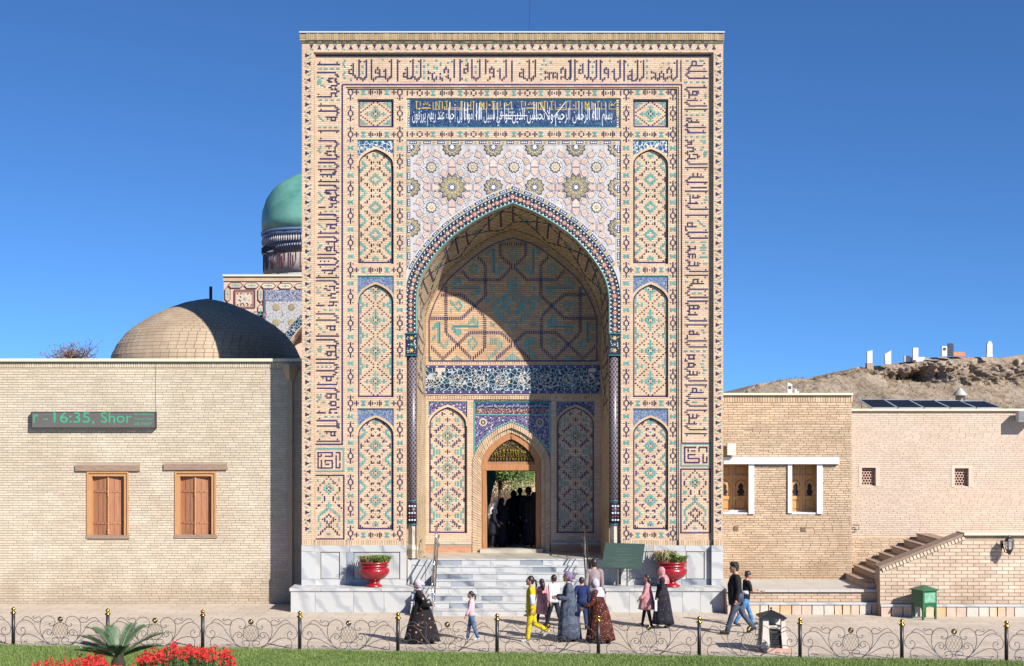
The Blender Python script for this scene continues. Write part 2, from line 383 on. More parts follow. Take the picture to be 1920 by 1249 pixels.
# ---------------------------------------------------------------- materials
m_mortar = M('pale_mortar', S(190, 174, 148), var=.1)
m_pale_brick = M('pale_brick', S(210, 194, 168), stain=.55, var=.07, ns=.8, island=.10, col2=S(228, 214, 192), bump=.25, bs=90)
m_pale_brick2 = M('cream_brick', S(228, 208, 190), stain=-3, var=.05, ns=.7, island=.07, col2=S(222, 198, 174), bump=.2, bs=90)
m_rough_brick = M('weathered_brick', S(196, 166, 134), stain=.9, ns=.8, island=.13, col2=S(226, 200, 170), bump=.5, bs=60)
m_tan2 = M('warm_brick', S(206, 174, 140), ns=1.6, island=.14, col2=S(232, 204, 172), bump=.4, bs=60)
m_wall_brick = M('sandy_brick', S(198, 168, 142), stain=.5, ns=.5, island=.14, col2=S(242, 222, 200), bump=.3, bs=70)
m_red_brick = M('red_brick', S(196, 130, 98), ns=2, island=.12, col2=S(210, 152, 116), bump=.3, bs=70)
m_dmortar = M('brown_mortar', S(188, 164, 136), var=.15)
m_dmortar2 = M('grey_mortar', S(186, 164, 140), var=.15)
m_cap = M('cream_metal_coping', S(240, 228, 200), rough=.5, var=.05)
m_wcap = M('white_metal_coping', S(215, 225, 240), rough=.4, var=.03)
m_white = M('white_plaster', S(240, 240, 244), rough=.7, var=.03)
def marble(name, c1, c2, vein, isl=.04, amt=.55):
    m, t, b, N, L = nt(name)
    geo = N('ShaderNodeNewGeometry'); oi = N('ShaderNodeObjectInfo')
    va = N('ShaderNodeVectorMath'); va.operation = 'MULTIPLY_ADD'; L(oi.outputs['Random'], va.inputs[0]); va.inputs[1].default_value = (37, 11, 23); L(geo.outputs['Position'], va.inputs[2])
    no = N('ShaderNodeTexNoise'); no.inputs['Scale'].default_value = 1.4; no.inputs['Detail'].default_value = 9; no.inputs['Distortion'].default_value = 1.2; L(va.outputs[0], no.inputs[0])
    wv = N('ShaderNodeTexWave'); wv.inputs['Scale'].default_value = .7; wv.inputs['Distortion'].default_value = 9; wv.inputs['Detail'].default_value = 5; wv.bands_direction = 'DIAGONAL'; L(va.outputs[0], wv.inputs[0])
    mr = N('ShaderNodeMapRange'); L(wv.outputs[1], mr.inputs[0]); mr.inputs[1].default_value = .0; mr.inputs[2].default_value = .35; mr.inputs[3].default_value = amt; mr.inputs[4].default_value = 0
    m1 = N('ShaderNodeMix'); m1.data_type = 'RGBA'; L(no.outputs[0], m1.inputs[0]); m1.inputs[6].default_value = (*c1, 1); m1.inputs[7].default_value = (*c2, 1)
    m2 = N('ShaderNodeMix'); m2.data_type = 'RGBA'; L(mr.outputs[0], m2.inputs[0]); L(m1.outputs[2], m2.inputs[6]); m2.inputs[7].default_value = (*vein, 1)
    v, f = rnd_value(t, 1 - isl, 1 + isl); hs = N('ShaderNodeHueSaturation'); L(m2.outputs[2], hs.inputs['Color']); L(v, hs.inputs['Value'])
    L(hs.outputs[0], b.inputs['Base Color']); b.inputs['Roughness'].default_value = .45
    return m
m_marble = marble('white_marble', S(198, 199, 199), S(214, 214, 212), S(140, 147, 158), amt=.45)
m_marble_grey = marble('grey_marble', S(132, 142, 154), S(178, 184, 192), S(78, 90, 106), isl=.16, amt=.8)
m_marble_warm = marble('aged_marble', S(196, 188, 172), S(206, 200, 188), S(150, 140, 124), amt=.5)
m_wood = M('carved_wood', S(176, 112, 66), rough=.6, ns=3, col2=S(206, 146, 92), stretch=(9, 9, .8), bump=.3, bs=30)
m_wood_red = M('old_shutter_wood', S(160, 100, 70), rough=.75, ns=4, col2=S(196, 140, 100), stretch=(12, 12, .7), bump=.3, bs=30)
m_wood_frame = M('frame_wood', S(196, 138, 88), rough=.7, ns=4, col2=S(214, 164, 112), stretch=(10, 10, 1), bump=.2, bs=30)
m_lintel = M('grey_weathered_beam', S(150, 122, 104), rough=.85, ns=4, col2=S(182, 156, 136), stretch=(1.5, 8, 8), bump=.5, bs=20)
m_door_wood = M('varnished_door_wood', S(200, 140, 76), rough=.45, ns=3, col2=S(226, 172, 104), stretch=(8, 8, 1))
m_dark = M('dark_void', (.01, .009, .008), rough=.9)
m_gold = M('gilded_metal', S(150, 128, 56, .8), rough=.42, metal=1, var=.2, ns=20)
m_brass = M('polished_brass', S(200, 160, 80, 1), rough=.22, metal=1, var=.1)
m_iron = M('black_iron', (.014, .014, .016), rough=.45, var=.2)
m_iron2 = M('dark_scroll_iron', (.05, .05, .055), rough=.5, var=.2)
m_steel = M('brushed_steel', (.55, .54, .52), rough=.22, metal=1, var=.05)
m_red = M('red_glazed_pot', S(150, 18, 34, .75), rough=.34, var=.2, ns=6, coat=.25)
m_soil = M('dark_soil', (.05, .035, .025), var=.3)
m_leaf = M('potted_leaf', (.10, .17, .035), rough=.6, ns=6, island=.35, col2=(.17, .25, .05))
m_leaf_y = M('pale_potted_leaf', (.22, .25, .09), rough=.6, ns=6, island=.3, col2=(.30, .30, .14))
m_tree = M('tree_leaf', (.05, .10, .02), rough=.6, ns=2, island=.4, col2=(.12, .20, .04))
m_bark = M('bark', (.12, .085, .06), rough=.9, var=.3, ns=8, bump=.5)
m_plank = M('terrace_stone', S(206, 200, 192), rough=.7, ns=1.5, var=.08, bump=.1)

# faience (fine flat floral print on one glazed sheet)
def faience(name, base, curl, dot, sc=9, thr=.06, dots=.2, curl2=None):
    m, t, b, N, L = nt(name)
    geo = N('ShaderNodeNewGeometry')
    no = N('ShaderNodeTexNoise'); no.inputs['Scale'].default_value = sc * .55; no.inputs['Detail'].default_value = 1.5; no.inputs['Distortion'].default_value = 2.2; L(geo.outputs['Position'], no.inputs[0])
    sb = N('ShaderNodeMath'); sb.operation = 'SUBTRACT'; L(no.outputs[0], sb.inputs[0]); sb.inputs[1].default_value = .5
    ab = N('ShaderNodeMath'); ab.operation = 'ABSOLUTE'; L(sb.outputs[0], ab.inputs[0])
    lt = N('ShaderNodeMath'); lt.operation = 'LESS_THAN'; L(ab.outputs[0], lt.inputs[0]); lt.inputs[1].default_value = thr * .5
    v2 = N('ShaderNodeTexVoronoi'); v2.feature = 'DISTANCE_TO_EDGE'; v2.inputs['Scale'].default_value = sc; L(geo.outputs['Position'], v2.inputs[0])
    l2 = N('ShaderNodeMath'); l2.operation = 'LESS_THAN'; L(v2.outputs[0], l2.inputs[0]); l2.inputs[1].default_value = thr
    v3 = N('ShaderNodeTexVoronoi'); v3.inputs['Scale'].default_value = sc * 1.15; L(geo.outputs['Position'], v3.inputs[0])
    l3 = N('ShaderNodeMath'); l3.operation = 'LESS_THAN'; L(v3.outputs[0], l3.inputs[0]); l3.inputs[1].default_value = dots
    a = N('ShaderNodeMix'); a.data_type = 'RGBA'; L(lt.outputs[0], a.inputs[0]); a.inputs[6].default_value = (*base, 1); a.inputs[7].default_value = (*(curl2 or curl), 1)
    c = N('ShaderNodeMix'); c.data_type = 'RGBA'; L(l2.outputs[0], c.inputs[0]); L(a.outputs[2], c.inputs[6]); c.inputs[7].default_value = (*curl, 1)
    d = N('ShaderNodeMix'); d.data_type = 'RGBA'; L(l3.outputs[0], d.inputs[0]); L(c.outputs[2], d.inputs[6]); d.inputs[7].default_value = (*dot, 1)
    L(d.outputs[2], b.inputs['Base Color']); b.inputs['Roughness'].default_value = .4; b.inputs['Specular IOR Level'].default_value = .35
    return m
f_dark = faience('dark_floral_faience', S(24, 34, 62), S(186, 196, 206), S(232, 232, 236), 7.5, .05, .2, S(70, 130, 140))
f_violet = faience('violet_floral_faience', S(60, 56, 110), S(150, 150, 190), S(225, 215, 220), 11, .05, .26, S(150, 110, 100))
f_blue = faience('worn_blue_faience', S(98, 122, 166), S(140, 150, 172), S(176, 172, 160), 12, .07, .3, S(70, 96, 150))
f_flor = faience('floral_corner_faience', S(52, 78, 124), S(220, 226, 232), S(230, 225, 205), 8, .05, .28, S(110, 160, 170))
f_navy = faience('navy_script_ground', S(34, 52, 104), S(46, 78, 120), S(80, 130, 140), 10, .05, .18, S(90, 130, 150))
f_red = faience('red_script_faience', S(110, 60, 60), S(190, 150, 130), S(215, 195, 190), 14, .06, .3, S(60, 50, 90))
f_grey = faience('grey_girih_faience', S(206, 204, 204), S(120, 118, 130), S(160, 154, 132), 8, .035, .16, S(206, 204, 204))
def latticemat(name, cols, s=26, v=18):
    m, t, b, N, L = nt(name); geo = N('ShaderNodeNewGeometry'); sp = N('ShaderNodeSeparateXYZ'); L(geo.outputs['Position'], sp.inputs[0])
    def sw(sx, sz, ph):
        a = N('ShaderNodeMath'); a.operation = 'MULTIPLY'; L(sp.outputs[0], a.inputs[0]); a.inputs[1].default_value = sx
        c = N('ShaderNodeMath'); c.operation = 'MULTIPLY_ADD'; L(sp.outputs[2], c.inputs[0]); c.inputs[1].default_value = sz; L(a.outputs[0], c.inputs[2])
        d = N('ShaderNodeMath'); d.operation = 'SINE'; L(c.outputs[0], d.inputs[0]); return d.outputs[0]
    p, q = sw(s * 2, v * 2, 0), sw(-s * 2, v * 2, 0)
    mu = N('ShaderNodeMath'); mu.operation = 'MULTIPLY'; L(p, mu.inputs[0]); L(q, mu.inputs[1])
    mr = N('ShaderNodeMapRange'); L(mu.outputs[0], mr.inputs[0]); mr.inputs[1].default_value = -1; mr.inputs[2].default_value = 1
    cr = N('ShaderNodeValToRGB'); L(mr.outputs[0], cr.inputs[0]); e = cr.color_ramp; e.interpolation = 'CONSTANT'
    e.elements[0].position = 0; e.elements[0].color = (*cols[0], 1); e.elements[1].position = .3; e.elements[1].color = (*cols[1], 1)
    for pos, c in ((.5, cols[2]), (.62, cols[3]), (.8, cols[4])):
        x = e.elements.new(pos); x.color = (*c, 1)
    L(cr.outputs[0], b.inputs['Base Color']); b.inputs['Roughness'].default_value = .4
    return m
m_column = latticemat('lattice_tile_column', [S(60, 56, 82), S(150, 144, 144), S(114, 88, 80), S(112, 104, 116), S(46, 48, 70)], 17, 11)

# ---------------------------------------------------------------- ground
def sheet(name, x0, x1, y0, y1, z, mat, nx=1, ny=1):
    b = MB(); b.add([(x0, y0, z), (x1, y0, z), (x1, y1, z), (x0, y1, z)], [(0, 1, 2, 3)])
    return struct(b.build(name, mat))
sheet('ground', -600, 600, -80, 900, -.02, M('dusty_ground', S(190, 170, 140), ns=.2, col2=S(170, 152, 120)))
m_pave = brickmat('paving', S(220, 205, 188), S(208, 192, 174), S(182, 164, 146), .8, .36, .014, horiz=True, big=.14, rough=.75)
sheet('pavement', -40, 40, 30.2, 47, 0, m_pave)
def fence_y(x):      # centre line of the fence in plan: y at x
    a, b = ((25 - 960) * 33.2 / F, 33.2), ((1887 - 960) * 30.95 / F, 30.95)
    return a[1] + (x - a[0]) * (b[1] - a[1]) / (b[0] - a[0])
b = MB(); xa, xb = -24, 24
b.add([(xa, -2, .004), (xb, -2, .004), (xb, fence_y(xb) - .02, .004), (xa, fence_y(xa) - .02, .004)], [(0, 1, 2, 3)])
struct(b.build('lawn', M('lawn_soil', (.07, .12, .022), ns=2.2, col2=(.11, .17, .035), bump=.8, bs=30)))
def kerb():
    b = MB(); n = 40
    for i in range(n):
        x0, x1 = -22 + 44 * i / n, -22 + 44 * (i + 1) / n - .012
        ya, yb = fence_y(x0), fence_y(x1)
        b.add([(x0, ya - .02, 0), (x1, yb - .02, 0), (x1, yb + .06, 0), (x0, ya + .06, 0), (x0, ya - .02, .03), (x1, yb - .02, .03), (x1, yb + .06, .03), (x0, ya + .06, .03)],
              [(0, 1, 5, 4), (1, 2, 6, 5), (2, 3, 7, 6), (3, 0, 4, 7), (4, 5, 6, 7)])
    struct(b.build('kerb', M('kerb_stone', S(176, 168, 156), var=.1, island=.06)))
kerb()
def grass():
    n = 210000
    x = rng.uniform(-12.6, 12.6, n); t = rng.uniform(0, 1, n) ** .45
    a = (30.95 - 33.2) / ((1887 - 960) * 30.95 / F - (25 - 960) * 33.2 / F); fy = 33.2 + (x - (25 - 960) * 33.2 / F) * a
    y = 23.0 + (fy - .015 - 23.0) * t
    patch = np.sin(x * 2.1 + y * 1.3) * np.sin(x * .9 - y * 2.2) * .3 + 1
    h = rng.uniform(.03, .075, n) * patch; ang = rng.uniform(0, np.pi, n); wd = rng.uniform(.004, .008, n)
    lx, ly = rng.normal(0, .022, n), rng.normal(0, .022, n)
    dx, dy = np.cos(ang) * wd, np.sin(ang) * wd
    v = np.stack([np.stack([x - dx, y - dy, np.zeros(n)], 1), np.stack([x + dx, y + dy, np.zeros(n)], 1), np.stack([x + lx, y + ly, h], 1)], 1).reshape(-1)
    me = bpy.data.meshes.new('grass'); me.vertices.add(3 * n); me.vertices.foreach_set('co', v)
    me.loops.add(3 * n); me.loops.foreach_set('vertex_index', np.arange(3 * n, dtype=np.int32)); me.polygons.add(n)
    me.polygons.foreach_set('loop_start', np.arange(0, 3 * n, 3, dtype=np.int32)); me.update(calc_edges=True); me.polygons.foreach_set('use_smooth', [False] * n)
    me.materials.append(M('grass_blade', (.085, .14, .026), rough=.65, ns=.7, island=.4, col2=(.15, .20, .05)))
    o = bpy.data.objects.new('grass', me); link(o); tag(o, 'short green lawn grass growing along the iron fence', 'grass'); o['kind'] = 'stuff'
grass()

# ---------------------------------------------------------------- the tiled portal
PT = thing('tiled_portal', 'tall brick gateway covered with blue and turquoise tilework and kufic lettering', 'gateway', (0, 40, 0))
Y0, Y1, Y2, Y3 = 39.87, 40.0, 40.07, 40.15
XL, XR = P(566, 0, Y0)[0], P(1356, 0, Y0)[0]
ZT = P(0, 79, Y0)[1]
INTR = arch(961.5, 381, 180.5, 179, bottom=1048)          # front opening
def yz(z, Y): return HZ - (z - CH) * F / Y
# body of the building
b = MB(); zb = P(0, 97, 40.2)[1]
xl, xr = P(781, 0, 40.2)[0], P(1142, 0, 40.2)[0]
b.box(XL, xl - .02, 40.2, 45, 0, ZT - .01); b.box(xr + .02, XR, 40.2, 45, 0, ZT - .01)
spandrel(b, INTR, 780, 1143, 100, 40.18, 42.5)
X0, X1 = P(912, 0, 42.5)[0], P(1006, 0, 42.5)[0]
b.box(xl - .02, X0, 42.75, 45, 0, ZT - .01); b.box(X1, xr + .02, 42.75, 45, 0, ZT - .01); b.box(X0, X1, 42.75, 45, P(0, 800, 42.5)[1], ZT - .01)
b2 = MB(); b2.box(-2.2, -1.7, 45.0, 55, 0, 4.4); b2.box(1.7, 2.2, 45.0, 55, 0, 4.4); b2.box(-1.7, 1.7, 45.0, 55, 3.7, 4.4); b2.build('shading_passage', M('shade_painted_brick', S(70, 56, 44), ns=3, var=.2), PT, kind='structure')  # passage extended to shade the floor beyond; darkness painted into its brick
b.box(xl - .02, xr + .02, 40.2, 42.75, ZT - .4, ZT - .01)
b.build('body', brickmat('body_brick', S(205, 178, 142), S(190, 160, 124), S(170, 146, 116)), PT)
# outer band
b = MB()
b.pbox(566, 79, 588, 1013, Y0, 40.25); b.pbox(1338, 79, 1356, 1013, Y0, 40.25); b.pbox(588, 79, 1338, 98, Y0, 40.25)
b.build('outer_band', m_brick, PT)
b = MB()      # rope moulding inside the outer band
b.pbox(588, 98, 591, 1013, 39.94, 40.25); b.pbox(1334, 98, 1338, 1013, 39.94, 40.25); b.pbox(591, 98, 1334, 101, 39.94, 40.25)
b.build('rope_moulding', m_tan2, PT)
pieces('moulding_brick', [], m_tan2, PT)
bb = [];
for i in range(255):
    y = 101 + i * 3.55
    for x in (588.3, 1334.3):
        (xa, zt), (xb, zb_) = P(x, y, 39.93), P(x + 2.6, y + 2.3, 39.93); bb.append((xa, xb, 39.925, 39.94, zb_, zt))
boxes('rope_bricks', bb, m_tan2, PT)
# inscription field
b = MB()
b.pbox(591, 101, 648, 1013, Y1, 40.3); b.pbox(1273, 101, 1334, 1013, Y1, 40.3); b.pbox(648, 101, 1273, 163, Y1, 40.3)
b.build('inscription_field', m_brick, PT)
b = MB()
b.pbox(648, 163, 651, 1013, 40.03, 40.3); b.pbox(1270, 163, 1273, 1013, 40.03, 40.3); b.pbox(651, 163, 1270, 166, 40.03, 40.3)
# inner frame grid
for x0, x1 in ((651, 670), (738, 762), (1164, 1187), (1253, 1270)): b.pbox(x0, 166, x1, 1013, Y2, 40.3)
for x0, x1 in ((670, 738), (1187, 1253)):
    for y0, y1 in ((166, 186), (239, 262), (495, 517), (745, 766), (995, 1013)): b.pbox(x0, y0, x1, y1, Y2, 40.3)
for y0, y1 in ((166, 184), (241, 262)): b.pbox(762, y0, 1164, y1, Y2, 40.3)
b.build('inner_frame', m_brick, PT)
for q in ((669, 739), (1186, 1254)): b = MB(); b.pbox(q[0], 185, q[1], 996, Y3, 40.3); b.build('panel_ground', m_brick, PT)
b = MB(); b.pbox(761, 183, 1165, 242, 40.12, 40.3); b.build('script_panel', f_navy, PT)
# soldier course at the foot of the tilework
rs = []
for a, bb_, Yf in ((566, 588, Y0), (591, 648, Y1), (651, 762, Y2), (1164, 1270, Y2), (1273, 1334, Y1), (1338, 1356, Y0)):
    x = a
    while x < bb_ - 2:
        (xa, zt), (xc, zz) = P(x + .3, 1012.5 + random.uniform(-.4, .4), Yf), P(min(x + 4.0, bb_), 1022.5, Yf)
        rs.append((xa, xc, Yf - .006 - random.uniform(0, .012), Yf + .2, zz, zt)); x += 4.4
boxes('soldier_course', rs, m_red_brick if False else m_tan2, PT)
b = MB()
for a, bb_, Yf in ((566, 588, Y0), (588, 648, Y1), (648, 762, Y2), (1164, 1273, Y2), (1273, 1338, Y1), (1338, 1356, Y0)): b.pbox(a, 1012.4, bb_, 1023, Yf + .01, 40.3)
b.build('course_mortar', m_mortar, PT)
# cornice: upright bricks and the white sheet metal cap
(cx0, cz1), (cx1, cz0) = P(562, 62, 39.8), P(1358, 76, 39.8)
b = MB(); b.box(cx0 + .03, cx1 - .03, 39.84, 45.05, cz0 - .03, cz1); b.build('cornice_core', m_dmortar, PT)
rs = []; x = 574.0
while x < 1344:
    wv = random.uniform(3.6, 4.4); dz = random.uniform(-.4, .4)
    (xa, zt), (xc, zz) = P(x + .35, 63 + dz, 39.8), P(x + wv - .2, 75.2 + dz, 39.8); x += wv
    rs.append((xa, xc, 39.79 - random.uniform(0, .02), 39.86, zz, zt))
m_corn = M('cornice_brick', S(172, 148, 112), ns=2, island=.18, col2=S(196, 172, 136), bump=.3)
pieces('brick', rs, m_corn, PT, limit=240)
b = MB()
for i in range(4):
    for xa, xb in ((562, 574), (1344, 1358)): b.pbox(xa, 63 + i * 3.3, xb, 65.7 + i * 3.3, 39.79, 40.2)
b.pbox(563.5, 76, 1357, 79.5, 39.83, 40.2)
b.build('cornice_ends', m_corn, PT)
b = MB(); b.box(P(561, 0, 39.75)[0], P(1359, 0, 39.75)[0], 39.75, 45.1, cz1, cz1 + .035); b.build('metal_cap', m_wcap, PT)

# --- spandrel sheet above the arch and its girih
INT2 = arch(961.5, 381, 180.5, 179, bottom=628)
b = MB(); spandrel(b, offs(INT2, 3), 762, 1164, 261, 40.11, 40.3)
b.build('girih_ground', PM[I['lav']], PT)
g = Mos(40.11, .004)
outer = offs(INT2, 30)
def inside(x, y, mrg=0):
    return abs(x - 961.5) < half_width(outer, y) - mrg if y > min(p[1] for p in outer) else False
def ok(x, y): return 771 < x < 1155 and 273 < y < 600 and not inside(x, y, 6)
def cell(cx, cy, pts):
    q = [(cx + a, cy + c) for a, c in pts]
    return [(min(max(a, 770), 1156), min(max(c, 272), 620)) for a, c in q]
SX, SY = 77.4, 75.2
big = {(1, 1), (4, 1)}
for i in range(0, 7):
    for j in range(-1, 6):
        x, y = 770.3 + SX * (i - 0) + (0), 276 + SY * j
        # star at (x,y) : columns between small stars
        x = 964 + (i - 2.5) * SX - 0 if False else 770.3 + SX * i
        if x > 1160: continue
        isb = (i in (1, 4)) and j == 1
        if -8 < y - 270 and y < 620 and not inside(x, y, -4):
            n = 12; r0, r1 = (27.5, 20) if isb else (19, 15.5)
            if isb:
                for kk in range(24): pass
            def cl(r0, r1, m, lift, ph=math.pi / 12):
                pts = []
                for k in range(24):
                    r = r0 if k % 2 == 0 else r1; a = math.pi * k / 12 + ph
                    pts.append((min(max(x + r * math.cos(a), 770), 1156), max(y + r * math.sin(a), 272)))
                c = P(min(max(x, 771), 1155), max(y, 273), 40.11); yf = 40.11 - .004 - lift
                vs = [(c[0], yf, c[1])] + [(P(a, c2, 40.11)[0], yf, P(a, c2, 40.11)[1]) for a, c2 in pts]
                g.b.add(vs, [(0, 1 + (k + 1) % 24, 1 + k) for k in range(24)], I[m])
            cl(r0, r1, 'navy', .006); cl(r0 - 2.4, r1 - 1.6, 'olive', .008)
            cl(8.5, 6.5, 'navy', .012); cl(4.2, 3.6, 'white', .014)
            for k in range(12):
                a = math.pi * k / 6
                for rr, mm, sz in ((11.2, 'cream', 1.5), (r1 - 3.4, 'violet', 1.0), (6.0, 'white', .8)):
                    qx, qy = x + rr * math.cos(a), y + rr * math.sin(a)
                    if ok(qx, qy): g.disc(qx, qy, sz, mm, .016, 6)
                if isb:
                    a += math.pi / 12; qx, qy = x + 21.5 * math.cos(a), y + 21.5 * math.sin(a); g.disc(qx, qy, 1.1, 'navy', .016, 5)
        # vertical pair cells between stars
        for s in (-1, 1):
            cy = y + SY / 2 + s * 7.2
            if ok(x, cy) and 778 < x < 1150:
                pts = [(-7.2, -6.4), (7.2, -6.4), (7.6, 2), (0, 9.5), (-7.6, 2)] if s > 0 else [(-7.2, 6.4), (7.2, 6.4), (7.6, -2), (0, -9.5), (-7.6, -2)]
                g.poly(cell(x, cy, pts), 'pink', .003); g.line(cell(x, cy, pts), .7, 'midblue', .005, True)
        # horizontal pairs, centred under the small star columns
        x2 = x + SX / 2
        for s in (-1, 1):
            qx = x2 + s * 8
            if ok(qx, y) and y > 280:
                pts = [(-6.8 * s, -6.6), (1 * s, -7), (8.6 * s, 0), (1 * s, 7), (-6.8 * s, 6.6)]
                g.poly(cell(qx, y, pts), 'pink', .003); g.line(cell(qx, y, pts), .7, 'midblue', .005, True)
        # small ten pointed star
        y2 = y + SY / 2
        if ok(x2, y2):
            g.star(x2, y2, 11.5, 9, 10, 'navy', .006); g.star(x2, y2, 9.6, 7, 10, 'cream', .008, math.pi / 10 * 0)
            g.star(x2, y2, 5, 3, 10, 'olive', .010, 0); g.disc(x2, y2, 2.4, 'lav', .013, 8)
        if 770 < x2 < 1158:
            for k in range(10):
                a = math.pi * k / 5 + (math.pi / 2 if False else 0); qx, qy = x2 + 15.6 * math.cos(a), y2 + 15.6 * math.sin(a)
                if ok(qx, qy): g.disc(qx, qy, 3.6, 'midblue', .003, 3, a); g.disc(qx, qy, 2.6, 'white', .006, 3, a)
            for a0 in (26, 66, 114, 154, -26, -66, -114, -154):
                a = R(a0); qx, qy = x2 + 24.6 * math.cos(a), y2 + 24.6 * math.sin(a)
                if ok(qx, qy):
                    pts = [(math.cos(a + t) * r, math.sin(a + t) * r) for t, r in ((0, 6.6), (.95, 8), (2.2, 7.2), (-2.2, 7.2), (-.95, 8))]
                    g.poly(cell(qx, qy, pts), 'pink', .003); g.line(cell(qx, qy, pts), .7, 'midblue', .005, True)
                    if ok(qx, qy): g.poly([(qx + u * .55, qy + v * .55) for u, v in pts], 'brick', .005)
            for a0 in (47, 90, 133, -47, -90, -133):
                a = R(a0); qx, qy = x2 + 27 * math.cos(a), y2 + 27 * math.sin(a)
                if ok(qx, qy): g.disc(qx, qy, 2.6, 'midblue', .004, 3, -a); g.disc(qx, qy, 1.6, 'white', .006, 3, -a)
            for a0 in (12, -12, 168, -168, 78, -78, 102, -102):
                a = R(a0); qx, qy = x2 + 33 * math.cos(a), y2 + 33 * math.sin(a)
                if ok(qx, qy): g.disc(qx, qy, 2.1, 'navy', .004, 3, a); g.disc(qx, qy, 1.1, 'white', .006, 3, a)
g.done('girih_tiles', PT)
# chain border round the spandrel and along the arch
b = MB(); b.pbox(762, 262.5, 1164, 271.5, 40.1, 40.14, I['cream'] if False else I['lav']); b.pbox(762, 271.5, 771, 600, 40.1, 40.14, I['lav']); b.pbox(1155, 271.5, 1164, 600, 40.1, 40.14, I['lav'])
ribbon(b, INT2, 22, 31, 40.085, 40.12, I['lav']); b.build('border_ground', PM, PT)
g = Mos(40.1, .006)
g.H(263, 762, 1164, 'teal', 1.4); g.V(763, 262, 600, 'teal', 1.2); g.V(1163, 262, 600, 'teal', 1.2)
x = 775; k = 0
while x < 1150:
    g.rect(x - 7, 267.3 - 2.4, x + 7, 267.3 + 2.4, 'navy'); [g.disc(x + q, 267.3, 1.7, 'white', .003, 6) for q in (-4, 0, 4)]
    g.star(x + 13, 267.3, 3.4, 2.3, 8, 'yellow', .002); g.disc(x + 13, 267.3, 1, 'brown', .004, 6); x += 26
for X_ in (766.6, 1159.6):
    y = 280
    while y < 590:
        g.rect(X_ - 2.4, y - 7, X_ + 2.4, y + 7, 'navy'); [g.disc(X_, y + q, 1.7, 'white', .003, 6) for q in (-4, 0, 4)]
        g.star(X_, y + 12.5, 3.4, 2.3, 8, 'yellow', .002); g.disc(X_, y + 12.5, 1, 'brown', .004, 6); y += 25
g.done('border_tiles', PT)
def along(pts, step, start=0):
    acc = -start; out = []
    for (xa, ya), (xb, yb) in zip(pts[:-1], pts[1:]):
        l = math.hypot(xb - xa, yb - ya)
        if l < 1e-9: continue
        while acc <= l:
            if acc >= 0: out.append((xa + (xb - xa) * acc / l, ya + (yb - ya) * acc / l, math.atan2(yb - ya, xb - xa)))
            acc += step
        acc -= l
    return out
g = Mos(40.085, .006)
for k, (x, y, a) in enumerate(along(offs(INT2, 26.5), 12.5, 4)):
    if not (770 < x < 1156) or y > 500: continue
    if k % 2 == 0:
        g.line([(x - 6.5 * math.cos(a), y - 6.5 * math.sin(a)), (x + 6.5 * math.cos(a), y + 6.5 * math.sin(a))], 5, 'navy', .001)
        for q in (-4, 0, 4): g.disc(x + q * math.cos(a), y + q * math.sin(a), 1.6, 'white', .004, 6)
    else: g.star(x, y, 3.4, 2.3, 8, 'yellow', .002); g.disc(x, y, 1, 'brown', .005, 6)
g.line([p for p in offs(INT2, 31) if p[1] < 505 and p[0] > 766 and p[0] < 1158], 1.1, 'white', .002)
g.line([p for p in offs(INT2, 22) if p[0] > 760 and p[0] < 1166], 1.3, 'turq', .002)
g.done('arch_border_tiles', PT)
# flower band of the arch
b = MB(); ribbon(b, INT2, 0, 22, 40.075, 40.2, I['deep'])
b.build('arch_band', PM, PT)
b = MB(); b.tube([(P(x, y, 40.07)[0], 40.07, P(x, y, 40.07)[1]) for x, y in offs(INT2, .6)], .022, 6, I['turq']); b.build('arch_edge_roll', PM, PT, True)
g = Mos(40.075, .006)
for k, (x, y, a) in enumerate(along(offs(INT2, 11), 15.6, 6)):
    g.star(x, y, 6.3, 4.4, 8, 'brown', .001, random.random()); g.star(x, y, 3.6, 2.2, 6, 'cream' if k % 2 else 'pink', .004); g.disc(x, y, 1.1, 'red', .007, 6)
for off, st in ((3.4, 0), (11, 7.8), (18.6, 0)):
    for k, (x, y, a) in enumerate(along(offs(INT2, off), 15.6 if off == 11 else 7.8, 6 + st if off == 11 else 2.2)):
        g.disc(x, y, 2.2 if off == 11 else 1.55, 'white', .002, 6)
        if off == 11: g.disc(x, y, .9, 'midblue', .005, 5)
for off in (2, 6.5, 15.5, 20):
    for k, (x, y, a) in enumerate(along(offs(INT2, off), 7.8, 6.4)):
        g.disc(x, y, 1.0, 'lav' if k % 2 else 'turq', .001, 5, random.random())
g.line([p for p in offs(INT2, 1.6)], 1.0, 'turq', .003)
g.done('arch_flower_tiles', PT)
